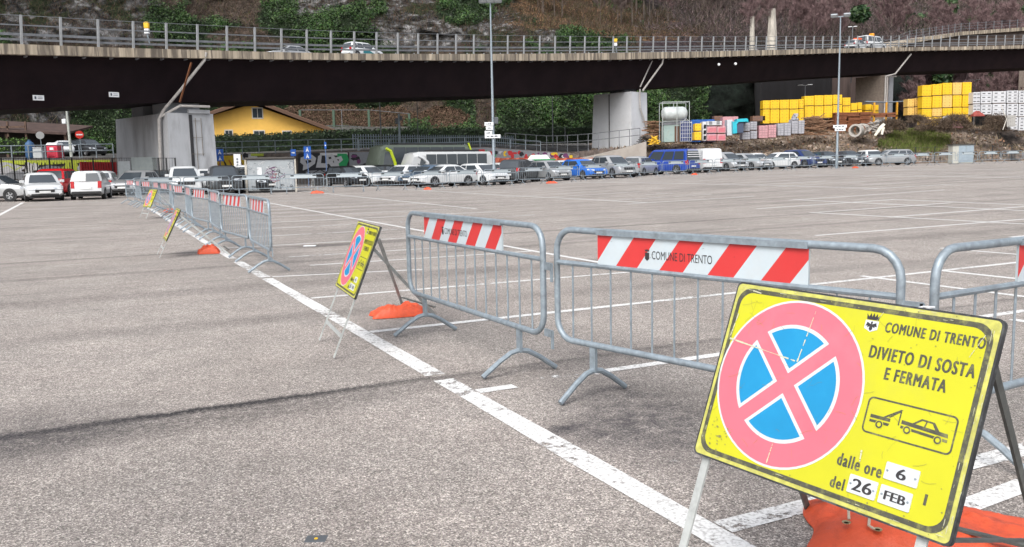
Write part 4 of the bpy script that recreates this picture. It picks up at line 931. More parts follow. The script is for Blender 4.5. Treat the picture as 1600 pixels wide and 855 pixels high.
    m.build('crest', [SWH, INK], bo)
    if detail:
        r = random.Random(3); m = MB(); mw = MB()
        def scratch(mm, x, y, L, a, w_=.0008, hh=.0052):
            px_, py_ = x, y; k = 5
            for i in range(k):
                a += r.uniform(-.35, .35); qx, qy = px_+math.cos(a)*L/k, py_+math.sin(a)*L/k; nx_, ny_ = -math.sin(a)*w_/2, math.cos(a)*w_/2
                mm.add([(px_-nx_, -hh, -(py_-ny_)), (px_+nx_, -hh, -(py_+ny_)), (qx+nx_, -hh, -(qy+ny_)), (qx-nx_, -hh, -(qy-ny_))], [(0, 1, 2, 3)]); px_, py_ = qx, qy
        for i in range(60): scratch(m, r.uniform(.04, .85), r.uniform(.04, .57), r.uniform(.01, .05), r.uniform(0, 6.3), r.uniform(.0003, .0009))
        for i in range(10): scratch(m, r.uniform(.05, .16), r.uniform(.04, .14), r.uniform(.03, .06), r.uniform(0, 6.3), .0007)
        for i in range(90):
            x, y = r.choice([(r.uniform(.02, .88), r.uniform(.565, .6)), (r.uniform(.03, .14), r.uniform(.47, .58)), (r.uniform(.84, .885), r.uniform(.03, .58)), (r.uniform(.02, .88), r.uniform(.01, .03)), (r.uniform(.5, .88), r.uniform(.02, .25))]); s2 = r.uniform(.0008, .0028)
            shape(m, [(x-s2, y), (x, y-s2*.7), (x+s2, y), (x+s2*.3, y+s2)], .0052)
        # two dark glue dribbles left of the date plates and the white torn-tape lines
        for i in range(14): x, y = r.gauss(.095, .02), r.gauss(.535, .02); s2 = r.uniform(.002, .006); shape(m, [(x-s2, y), (x, y-s2*.7), (x+s2, y+s2*.4), (x+s2*.3, y+s2)], .0052)
        def tape(x0, y0, x1, y1, w0, w1, n=16):
            for i in range(n):
                t = i/n; 
                if r.random() < .12: continue
                xa, ya = x0+(x1-x0)*t, y0+(y1-y0)*t; xb, yb = x0+(x1-x0)*(t+1/n), y0+(y1-y0)*(t+1/n); L = math.hypot(x1-x0, y1-y0); nx_, ny_ = -(y1-y0)/L, (x1-x0)/L; ww = (w0+(w1-w0)*t)*r.uniform(.5, 1.1)
                mw.add([(xa-nx_*ww, -.0056, -(ya-ny_*ww)), (xa+nx_*ww, -.0056, -(ya+ny_*ww)), (xb+nx_*ww, -.0056, -(yb+ny_*ww)), (xb-nx_*ww, -.0056, -(yb-ny_*ww))], [(0, 1, 2, 3)])
        tape(.03, .20, .18, .215, .0035, .002, 30); tape(.18, .215, .315, .228, .001, .003); tape(.315, .228, .335, .06, .0028, .0008); tape(.30, .56, .305, .49, .0025, .0012, 20); tape(.04, .10, .03, .19, .002, .002); tape(.56, .03, .545, .06, .001, .0006); tape(.075, .025, .11, .03, .003, .002); tape(.60, .435, .603, .47, .003, .002); tape(.86, .05, .83, .12, .001, .001)
        for i in range(70):
            sd_ = r.choice('tbrrl'); u = r.random(); w_ = r.uniform(.0006, .0022); L = r.uniform(.004, .03)
            x, y, dx, dy = {'t': (.02+.86*u, r.uniform(.006, .03), 1, 0), 'b': (.02+.86*u, SH-r.uniform(.006, .03), 1, 0), 'r': (SW-r.uniform(.005, .032), .02+.56*u, 0, 1), 'l': (r.uniform(.006, .03), .02+.56*u, 0, 1)}[sd_]
            mw.add([(x, -.0056, -y), (x+dx*L+dy*w_*.5, -.0056, -(y+dy*L+dx*w_*.5)), (x+dx*L*.8+dy*w_, -.0056, -(y+dy*L*.8+dx*w_)), (x+dy*w_, -.0056, -(y+dx*w_))], [(0, 1, 2, 3)])
        m.build('scratches', mat('scratch_dark', (.22, .21, .07), .8), bo); mw.build('tape_marks', mat('tape_residue', (.50, .50, .36), .8), bo)
    return bo
def aframe(label, TLp, ex, ey, near=True, rearlen=1.0):
    """TLp: top left corner; ex: along the top edge; ey: down the face"""
    ex = Vector(ex).normalized(); ey = Vector(ey); ey = (ey-ex*ey.dot(ex)).normalized(); n = ex.cross(ey)  # points away from the viewer
    Mx = Matrix(((ex.x, n.x, -ey.x, 0), (ex.y, n.y, -ey.y, 0), (ex.z, n.z, -ey.z, 0), (0, 0, 0, 1)))
    TLp = Vector([float(c) for c in TLp])
    base = TLp+ex*SW/2+ey*(TLp.z/(-ey.z)); base.z = g(base.x, base.y)
    t = thing('warning_sign', label, 'sign', base, 0)
    return t, Mx, TLp, base, ex, ey, n
def build_sign(label, TLp, ex, ey, rear_a, rear_b, near=True, share=None):
    t, Mx, T0, base, ex, ey, n = aframe(label, TLp, ex, ey)
    holder = MB(); L = (T0.z-g(base.x, base.y)-.0)/(-ey.z)
    # front legs: flat bars continuing the slope of the board
    for x in (.045, SW-.085):
        a = T0+ex*x+n*.022+ey*.06; gz = g(a.x, a.y); k = (a.z-gz-.012)/(-ey.z); b_ = a+ey*k
        m = MB(); m.bar(a-base, b_-base, .03, .008, up=tuple(n)); m.build('front_leg', LEG, t)
    a1 = T0+ex*.045+n*.022; a2 = T0+ex*(SW-.085)+n*.022
    m = MB(); kk = L-.20; m.bar(a1+ey*kk-base, a2+ey*kk-base, .03, .008, up=tuple(n)); m.build('cross_bar', LEG, t)
    for nm, x, f in (('rear_leg', .03, rear_a), ('rear_leg', SW-.03, rear_b)):
        a = T0+ex*x+n*.03+ey*.10; f = Vector((f[0], f[1], g(f[0], f[1])+.01)); m = MB(); m.bar(a-base, f-base, .028, .010, up=tuple(ex)); m.build(nm, LEGD if near else LEG, t)
    fa = Vector((rear_a[0], rear_a[1], g(*rear_a)+.09)); fb = Vector((rear_b[0], rear_b[1], g(*rear_b)+.09)); m = MB(); m.bar(fa-base, fb-base, .028, .01); m.build('rear_cross_bar', LEGD, t)
    if near:   # side brace from the front leg to the rear leg
        p = T0+ex*(SW-.04)+n*.03+ey*.60; q = Vector((rear_b[0], rear_b[1], .13)); m = MB(); m.bar(p-base, q-base, .024, .008); m.build('brace', LEGD, t)
    if share is None:
        bo = board(t, near); 
    else:
        def cp(o, par):
            c = o.copy(); COL.objects.link(c); c.parent = par
            for ch in o.children: cp(ch, c)
            return c
        bo = cp(share, t)
        for c in list(bo.children):
            if c.name.startswith(('scratches', 'tape_marks')): bpy.data.objects.remove(c)
    bo.matrix_local = Matrix.Translation(T0-base)@Mx
    return t, bo
TL = (0.78784622, 2.97032638, 1.08583159); EX = (0.55954506, -0.82870099, -0.01280637); EY = (-0.29526715, -0.1848811, -0.93735601)
s1, BO = build_sign('large yellow no stopping sign on an A-frame, nearest the camera', TL, EX, EY, (1.25, 3.55), (1.90, 2.95))
# second sign
q0 = np.array([-1.33, 7.633, 1.045]); ex2 = np.array([-0.991+1.33, 6.741-7.633, .0]); ey2 = np.array([-1.216+.991, 6.697-6.741, .52-1.075])
s2, _ = build_sign('small looking yellow no stopping sign standing on the white line left of the barriers', q0+np.array([-.02, .02, .0]), ex2, ey2, G(655, 497)[:2]+np.array([.15, .1]), G(627, 480)[:2]+np.array([.0, .1]), False, BO)
# third and fourth, seen nearly edge-on
def edge_sign(label, toppx, toppy, Y, dirx, lean, rear):
    c = P(toppx, toppy, Y); ex_ = np.array([dirx[0], dirx[1], 0.]); ex_ /= np.linalg.norm(ex_); nrm = np.array([ex_[1], -ex_[0], 0])
    ey_ = nrm*lean+np.array([0, 0, -1.]); tl = c-ex_*.45
    base = c+nrm*(lean*1.05); rb = np.array([c[0], c[1]])-nrm[:2]*rear
    return build_sign(label, tl, ex_, ey_, (rb-ex_[:2]*.4), (rb+ex_[:2]*.4), False, BO)
edge_sign('yellow sign seen almost edge-on, beside the near end of the left barrier row', 279, 326, 15.6, (.42, -.907), .50, .78)
edge_sign('farther yellow sign at the far left, seen almost edge-on past the left barrier row', 240, 296, 27.5, (.60, -.80), .45, .8)
# one in the far row, turned away
c = P(500, 277, 50.6); zz = c[2]
build_sign('dark backed sign facing away in the gap of the long barrier row', (c[0]+.45, c[1], g(c[0], c[1])+.95), (-1, -.15, 0), (.05, .35, -1), (c[0]+.4, c[1]-.55), (c[0]-.4, c[1]-.6), False, BO)
# ================================================================ vehicles
def paint(name, c, metal=.0, rough=.28):
    m = mat('car_paint_'+name, c, rough, metal, var=.04, scale=2); m.node_tree.nodes['Principled BSDF'].inputs['Coat Weight'].default_value = .5; return m
PT = dict(white=paint('white', (.58, .60, .61)), silver=paint('silver', (.42, .43, .44), .4), grey=paint('grey', (.20, .21, .22), .3), dark=paint('dark_grey', (.045, .05, .055), .3), black=paint('black', (.012, .013, .015)),
          blue=paint('bright_blue', (.01, .13, .55)), navy=paint('navy', (.012, .03, .13), .2), red=paint('red', (.50, .01, .015)), vanblue=paint('van_blue', (.008, .045, .30)), lgrey=paint('light_grey', (.33, .34, .35), .3), steelb=paint('steel_blue', (.10, .15, .22), .3))
GLASS = mat('car_glass', (.045, .055, .065), .12, var=.0, spec=.9); TYRE = mat('tyre', (.018, .018, .019), .85); RIM = mat('rim_alloy', (.42, .43, .45), .35, .8); LAMP = mat('headlamp_glass', (.62, .66, .70), .12, .2); TAIL = mat('tail_lamp_red', (.42, .01, .012), .2)
PLATE = mat('number_plate', (.68, .69, .68), .5); BLKP = mat('black_plastic', (.02, .02, .022), .6)
CT = { # L, W, H, lower-body top profile [(x,z)], greenhouse (rear base, rear top, front top, front base), roof inset, wheel r
 'hatch': (4.0, 1.76, 1.47, [(-.5, .45), (-.495, .72), (-.48, .93), (.17, .93), (.36, .87), (.45, .79), (.488, .69), (.5, .54), (.502, .4)], (-.485, -.38, .05, .25), .185, .31),
 'small': (3.6, 1.64, 1.50, [(-.5, .45), (-.495, .75), (-.48, .95), (.20, .96), (.38, .90), (.46, .80), (.49, .68), (.5, .54), (.502, .4)], (-.485, -.42, .07, .29), .17, .29),
 'sedan': (4.55, 1.8, 1.43, [(-.5, .5), (-.495, .80), (-.47, .95), (-.34, .96), (.17, .92), (.36, .84), (.45, .76), (.488, .66), (.5, .52), (.502, .4)], (-.39, -.20, .04, .24), .20, .32),
 'wagon': (4.65, 1.8, 1.47, [(-.5, .45), (-.495, .75), (-.48, .95), (.17, .92), (.36, .84), (.45, .76), (.488, .67), (.5, .53), (.502, .4)], (-.485, -.40, .04, .23), .19, .32),
 'suv': (4.45, 1.85, 1.66, [(-.5, .5), (-.495, .85), (-.48, 1.05), (.19, 1.06), (.38, 1.0), (.46, .92), (.49, .80), (.5, .66), (.502, .45)], (-.485, -.38, .06, .25), .18, .35),
 'mpv': (4.3, 1.8, 1.62, [(-.5, .45), (-.495, .78), (-.48, .96), (.26, .95), (.40, .88), (.47, .74), (.497, .56), (.5, .4)], (-.485, -.43, .10, .32), .14, .32),
 'van': (5.0, 1.92, 1.97, [(-.5, .45), (-.498, .80), (-.49, 1.08), (.28, 1.08), (.42, .98), (.475, .82), (.497, .6), (.5, .42)], (-.49, -.47, .20, .34), .10, .34),
 'panelvan': (4.6, 1.86, 1.95, [(-.5, .45), (-.498, .80), (-.49, 1.05), (.26, 1.05), (.42, .95), (.475, .80), (.497, .6), (.5, .42)], (-.49, -.47, .16, .32), .10, .33),
}
CACHE = {}
def car_meshes(ty):
    if ty in CACHE: return CACHE[ty]
    L, W, H, prof, gh, ins, wr = CT[ty]; out = {}
    hw = W/2; prof = [(x*L, z) for x, z in prof]; xs_ = sorted(set([p[0] for p in prof]+list(np.linspace(-L/2, L/2, 15))))
    def zb(x): return float(np.interp(x, [p[0] for p in prof], [p[1] for p in prof]))
    def wf(x): u = abs(x)/(L/2); return hw*(1-.13*max(0, (u-.72)/.28)**2.0)
    rings = []
    for x in xs_:
        w_ = wf(x); z1 = zb(x); z0 = .24+.10*max(0, (abs(x)/(L/2)-.85)/.15); zm = max(min(.62, z1-.08), z0+.05)
        half = [(w_*.86, z0), (w_*.98, z0+.06), (w_, zm), (w_*.985, max(zm+.02, z1-.10)), (w_*.93, max(zm+.03, z1-.02)), (w_*.80, z1+.0), (w_*.4, z1+.022)]
        r = [(x, -a, b_) for a, b_ in half]+[(x, a, b_) for a, b_ in half[::-1]]; rings.append(r)
    mb = MB(); mb.loft(rings)
    # cabin
    xr0, xr1, xf1, xf0 = [v*L for v in gh]; zbelt = zb(-.1*L)-.02; wb = hw*.93; wt = hw*(1-ins)-.06; zr = H
    def cab(t, grow=0):   # t: 0 belt .. 1 roof
        return (xr0+(xr1-xr0)*t-grow, xf0+(xf1-xf0)*t+grow, wb+(wt-wb)*t**1.3+grow)
    rg = []
    for t in (0, .25, .5, .75, .92, 1.0):
        a, b_, c = cab(t); z = zbelt+(zr-.06-zbelt)*t; k = .10 if ty not in ('van', 'panelvan') else .05
        if t == 1.0: a += .06; b_ -= .08; c -= .07; z = zr-.035
        rg.append([(a+.12*0, -c+k, z), (a+k, -c, z), (b_-k*2.0, -c, z), (b_, -c+k*2.2, z), (b_+.04, 0, z), (b_, c-k*2.2, z), (b_-k*2.0, c, z), (a+k, c, z), (a, c-k, z), (a-.02, 0, z)])
    a, b_, c = cab(1.0); rg.append([(p[0]*.86+.14*(a+b_)/2, p[1]*.8, zr) for p in rg[-1]])
    mb.loft(rg); out['body'] = mb.mesh('body', PT['white'], True)
    # glass, laid just proud of the cabin
    zg0, zg1 = .10, .86
    def pt(side, u, t, e=.012):   # side glass points, u fraction along
        a, b_, c = cab(t); z = zbelt+(zr-.06-zbelt)*t; return (a+u*(b_-a), side*(c+e), z)
    sides = {'van': [(.62, .93), (.33, .58), (.06, .30)], 'panelvan': [(.66, .94)], 'hatch': [(.42, .90), (.13, .39)], 'small': [(.42, .92), (.13, .39)], 'sedan': [(.47, .90), (.14, .44)], 'wagon': [(.55, .91), (.27, .52), (.06, .24)], 'suv': [(.50, .90), (.22, .47), (.07, .19)], 'mpv': [(.52, .90), (.26, .49), (.07, .23)]}[ty]
    for i, (u0, u1) in enumerate(sides):
        for sd_ in (-1, 1):
            m = MB(); fr = u1 > .85
            q = [pt(sd_, u0, zg0), pt(sd_, u1-(0 if not fr else -.0), zg0), pt(sd_, u1-(.0 if fr else 0), zg1), pt(sd_, u0+.0, zg1)]
            m.add([*q, *[(x, y-sd_*.02, z) for x, y, z in q]], [(0, 1, 2, 3) if sd_ < 0 else (3, 2, 1, 0), (0, 4, 5, 1), (1, 5, 6, 2), (2, 6, 7, 3), (3, 7, 4, 0)]); out['side_window_%d_%d' % (i, sd_)] = m.mesh('side_window', GLASS)
    def scr(front):
        m = MB(); r_ = []
        for t in (.06, .5, .88):
            a, b_, c = cab(t); z = zbelt+(zr-.06-zbelt)*t; k = .24 if front else .12; c2 = c-k*.72
            x = (b_+.014) if front else (a-.022); xm = x+(.04 if front else -.03); r_.append([(x, -c2, z), (xm, 0, z), (x, c2, z)])
        vs_ = [p for q in r_ for p in q]+[(p[0]-(.02 if front else -.02), p[1], p[2]) for q in r_ for p in q]; f_ = [(i*3+j, i*3+j+1, i*3+j+4, i*3+j+3) for i in range(2) for j in range(2)]
        f_ = f_+[(0, 3, 12, 9), (3, 6, 15, 12), (2, 11, 14, 5), (5, 14, 17, 8), (6, 7, 16, 15), (7, 8, 17, 16), (0, 9, 10, 1), (1, 10, 11, 2)]
        m.add(vs_, f_); return m.mesh('windscreen' if front else 'rear_window', GLASS)
    out['windscreen'] = scr(True)
    if ty != 'panelvan': out['rear_window'] = scr(False)
    m = MB(); m.lathe([(wr*.55, -.10), (wr*.9, -.105), (wr, -.08), (wr, .08), (wr*.9, .105), (wr*.62, .10), (wr*.6, .07), (.01, .065)][::1], 18, ax='y'); out['tyre'] = m.mesh('wheel', TYRE, True)
    m = MB(); 
    m.lathe([(wr*.62, .085), (wr*.60, .10), (wr*.54, .085), (wr*.50, .07)], 18, ax='y')
    for k in range(5):
        a = k*2*math.pi/5; m.bar((.03*math.cos(a), .088, .03*math.sin(a)), (wr*.58*math.cos(a), .092, wr*.58*math.sin(a)), wr*.2, .02, up=(0, 1, 0))
    out['rim'] = m.mesh('rim', RIM)
    m = MB()
    for x in (-.31*L, .30*L):
        for sd_ in (-1, 1):
            w_ = wf(x); m.lathe([(wr*1.16, -.02), (wr*1.16, .006), (wr*1.0, .008)], 20, T=Matrix.Translation((x, sd_*w_, wr+.02))@Matrix.Rotation(0 if sd_ > 0 else math.pi, 4, 'Z'), ax='y')
    m.box(-L*.5+.1, L*.5-.1, -hw*.8, hw*.8, .17, .26); out['wheel_arches'] = m.mesh('wheel_arches', BLKP)
    for sd_ in (-1, 1):
        m = MB(); z = zb(L*.46)-.10; wl = wf(L*.47)
        q = [(L*.5, sd_*wl*.52, z-.05), (L*.492, sd_*wl*.97, z-.07), (L*.435, sd_*(wf(L*.435)+.014), z+.0), (L*.43, sd_*(wf(L*.43)+.004), z+.09), (L*.468, sd_*wl*.9, z+.07), (L*.490, sd_*wl*.5, z+.05)]
        q = [(x+.03, y, z_) for x, y, z_ in q]; q2 = [(x-.14, y*.96, z_) for x, y, z_ in q]; m.loft([q, q2])
        out['headlight%d' % sd_] = m.mesh('headlight', LAMP)
        m = MB(); zt_ = .86 if ty not in ('van', 'panelvan', 'suv', 'mpv') else 1.0; hgt = .16 if ty != 'sedan' else .10
        if ty in ('small', 'mpv', 'van', 'panelvan'): hgt = .26
        wl = wf(-L*.48); m.loft([[(-L*.5-.002, sd_*wl*.98, zt_-hgt), (-L*.5-.002, sd_*wl*.74, zt_-hgt), (-L*.49, sd_*wl*.76, zt_+hgt*.4), (-L*.49, sd_*wl*.98, zt_+hgt*.4)], [(-L*.45, sd_*(wl+.015), zt_-hgt), (-L*.45, sd_*wl*.74, zt_-hgt), (-L*.45, sd_*wl*.76, zt_+hgt*.4), (-L*.45, sd_*(wl+.005), zt_+hgt*.4)]])
        out['taillight%d' % sd_] = m.mesh('taillight', TAIL)
        m = MB(); m.bbox(L*.13, L*.17, min(sd_*(hw*.93), sd_*(hw+.16)), max(sd_*hw*.93, sd_*(hw+.16)), zbelt+.03, zbelt+.17, .018); out['mirror%d' % sd_] = m.mesh('mirror', PT['white'])
    m = MB(); m.bbox(L*.47, L*.508, -hw*.5, hw*.5, .46 if H < 1.6 else .58, .60 if H < 1.6 else .76, .015); m.bbox(L*.46, L*.503, -hw*.72, hw*.72, .28, .40, .015); out['grille'] = m.mesh('grille', BLKP)
    m = MB(); m.box(L*.495, L*.512, -.26, .26, .42, .53); out['plate_f'] = m.mesh('number_plate', PLATE)
    m = MB(); m.box(-L*.507, -L*.497, -.26, .26, .56, .67); out['plate_r'] = m.mesh('number_plate', PLATE)
    m = MB(); m.bbox(-L*.507, -L*.47, -hw*.86, hw*.86, .30, .44, .02); out['bumper'] = m.mesh('bumper', BLKP)
    CACHE[ty] = out; return out
def car(px, Y, ang, ty, col, label, py=None, z=None, name='parked_car', cat_='car', small=False, group=None, roof=None):
    X = ray(px, 270)[0]*Y; z = g(X, Y) if z is None else z; ms = car_meshes(ty); L, W, H, prof, gh, ins, wr = CT[ty]
    yaw = math.atan2(-Y, -X)+math.radians(ang); t = thing(name, label, cat_, (X, Y, z), yaw, group)
    for k, me in ms.items():
        if k in ('tyre', 'rim'): continue
        nm = me.name.split('.')[0]; o = link(nm, me, t)
        if nm in ('body', 'mirror'): o.material_slots[0].link = 'OBJECT'; o.material_slots[0].material = PT[col] if nm == 'body' or col != 'white' else PT[col]
    for x in (-.31*L, .30*L):
        for sd_ in (-1, 1):
            w_ = link('wheel', ms['tyre'], t); w_.location = (x, sd_*(W/2-.085), wr+.002); w_.rotation_euler = (0, 0, 0 if sd_ > 0 else math.pi)
            link('rim', ms['rim'], w_)
    return t
cars = [
 (-9, 46, 60, 'hatch', 'silver', 'silver car cut off by the left edge of the picture'),
 (63, 46, 4, 'hatch', 'white', 'white hatchback facing the camera at the far left, in front of a red car'),
 (96, 53, 160, 'suv', 'red', 'red car half hidden behind the leftmost white hatchback'),
 (141, 47, 172, 'small', 'white', 'white hatchback seen from behind near the left wall, with red tail lamps'),
 (160, 53, 170, 'hatch', 'white', 'white car mostly hidden beside the white hatchback seen from behind'),
 (211, 53, -22, 'hatch', 'lgrey', 'light grey crossover facing the camera just left of the big pier'),
 (253, 57, 10, 'hatch', 'dark', 'dark car between the grey crossover and the white one, below the big pier'),
 (287, 52, 3, 'suv', 'white', 'white crossover facing the camera directly below the big pier'),
 (323, 57, 15, 'wagon', 'white', 'white estate car half hidden by the dark one beside the big pier'),
 (349, 52, 4, 'suv', 'dark', 'dark grey off-roader with dark grille facing the camera right of the pier'),
 (385, 56, -20, 'suv', 'white', 'white car squeezed between the dark off-roader and the graffiti covered cabinet'),
 (402, 53, 25, 'hatch', 'black', 'black car just left of the graffiti covered cabinet'),
 (543, 62, 30, 'hatch', 'black', 'black hatchback right of the silver letter graffiti'),
 (575, 60, 35, 'hatch', 'white', 'white hatchback with dark windows, leftmost white car of the middle group'),
 (606, 64, 150, 'hatch', 'black', 'black car between two white cars in front of the green coach'),
 (628, 60, -35, 'hatch', 'white', 'white car in front of the dark rear window of the green coach'),
 (648, 64, 40, 'sedan', 'navy', 'dark blue saloon mostly hidden in front of the white coach'),
 (662, 72, 70, 'mpv', 'dark', 'dark estate roof showing behind the cars below the white coach'),
 (668, 59, -40, 'sedan', 'steelb', 'blue grey saloon behind the white one in the middle group'),
 (700, 62, 60, 'wagon', 'grey', 'grey estate car behind the white saloon, below the white coach'),
 (692, 55, -52, 'sedan', 'white', 'white saloon turned to the left in front of the white coach'),
 (716, 67, 20, 'sedan', 'black', 'black car roof below the right end of the white coach'),
 (753, 57, 38, 'hatch', 'white', 'white hatchback with black lower grille beside the left lamp mast'),
 (790, 66, 30, 'wagon', 'white', 'white estate behind the left lamp mast, its roof above the dark car'),
 (768, 70, 200, 'sedan', 'silver', 'silver car roof just right of the left lamp mast'),
 (812, 60, 158, 'suv', 'dark', 'charcoal crossover with one red tail lamp right of the left lamp mast'),
 (822, 72, 20, 'suv', 'white', 'white car with a raised roof in front of the green skip'),
 (859, 61, 33, 'small', 'lgrey', 'light grey compact car with a chrome front, left of the bright blue car'),
 (880, 70, 30, 'sedan', 'white', 'white car roof between the grey compact and the bright blue car'),
 (911, 62, 35, 'hatch', 'blue', 'bright blue hatchback in the car row'),
 (925, 72, 40, 'hatch', 'white', 'white roof behind the bright blue hatchback'),
 (958, 63, 32, 'suv', 'silver', 'silver crossover right of the bright blue hatchback'),
 (1001, 66, 155, 'small', 'silver', 'small silver car seen from behind, left of the blue van'),
 (1133, 73, 38, 'mpv', 'silver', 'silver people carrier just right of the white van'),
 (1166, 74, 46, 'wagon', 'silver', 'silver estate car between the people carrier and the white hatchback'),
 (1183, 82, 30, 'hatch', 'white', 'white roof behind the silver estate car'),
 (1213, 75, -52, 'hatch', 'white', 'white hatchback with a dark grille, left of the navy car'),
 (1253, 77, 42, 'suv', 'navy', 'navy crossover in the right part of the car row'),
 (1290, 78, 34, 'hatch', 'black', 'black hatchback just left of the right lamp mast'),
 (1283, 86, 34, 'hatch', 'white', 'white roof behind the black hatchback'),
 (1325, 80, 34, 'hatch', 'dark', 'dark car right of the right lamp mast'),
 (1350, 82, -150, 'hatch', 'white', 'white car hidden behind the grey estate at the end of the row'),
 (1387, 80, -62, 'wagon', 'lgrey', 'light grey estate car seen from the side, last of the row on the right'),
]
for px, Y, a, ty, c, lab in cars: car(px, Y+(2.3 if 560 < px < 1400 else 0), a, ty, c, lab, group=None)
car(1044, 70, -128, 'van', 'vanblue', 'blue van with white ladders at its rear doors', cat_='van', name='parked_van')
tv = [o for o in COL.objects if o.get('label') == 'blue van with white ladders at its rear doors'][0]
mb = MB()
for z in (1.35, 1.52, 1.69, 1.86): mb.bar((-2.58, -.85, z), (-2.58, .85, z), .05, .06)
mb.build('rear_ladder', WHT, tv)
car(1097, 73, -158, 'panelvan', 'white', 'white panel van seen from behind, right of the blue van', cat_='van', name='parked_van')
# upper street vehicles
car(103, 83, 4, 'small', 'white', 'white car on the upper street beside the pink cabin', z=tzp(103, 83))
car(139, 84, 30, 'mpv', 'black', 'dark blue van on the upper street left of the big pier', z=tzp(139, 84), cat_='van', name='parked_van')
# traffic on the viaduct
def on_deck(px, o_, ty, col, lab, flip=0, cat_='car', name='moving_car'):
    for s in np.arange(5, arc[-1], .25):
        x, y = off(s, o_)
        if proj((x, y, at(s)[2]))[0] > px: break
    tt = tan(s); t = car(px, 60, 0, ty, col, lab, z=0, cat_=cat_, name=name); t.location = (x, y, at(s)[2]-.07); t.rotation_euler = (0, 0, math.atan2(tt[1], tt[0])+flip); return t
on_deck(566, 7.5, 'mpv', 'white', 'white van with blue green markings driving on the viaduct', cat_='van', name='moving_van').location.z += .35
_v = [o for o in COL.objects if str(o.get('label')).startswith('white van with blue green')][0]; _v.scale = (.84, .84, .84)
on_deck(448, 7.5, 'sedan', 'silver', 'silver car on the viaduct left of the white van', math.pi)
on_deck(1338, 3.0, 'hatch', 'white', 'white service car with a red top at the right part of the viaduct')
on_deck(1360, 3.0, 'van', 'white', 'white service van with an orange beacon at the right part of the viaduct', cat_='van', name='moving_van')
tv = [o for o in COL.objects if str(o.get('label')).startswith('white van with blue green')][0]
mb = MB(); mb.add([(-.6, -.915, .5), (.9, -.915, .5), (.2, -.915, .8), (-.6, -.915, .9)], [(0, 1, 2, 3)]); mb.build('side_marking', mat('teal_print', (.02, .16, .19)), tv)
ORB = mat('orange_beacon', (.8, .3, .02), .4)
tv = [o for o in COL.objects if str(o.get('label')).startswith('white service van')][0]; mb = MB(); mb.bbox(-.25, .25, -.3, .3, 1.97, 2.4, .05); mb.build('beacon', ORB, tv)
tv = [o for o in COL.objects if str(o.get('label')).startswith('white service car')][0]; mb = MB(); mb.bbox(-.5, .5, -.4, .4, 1.47, 1.75, .05); mb.build('beacon', mat('red_beacon', (.7, .12, .04)), tv)
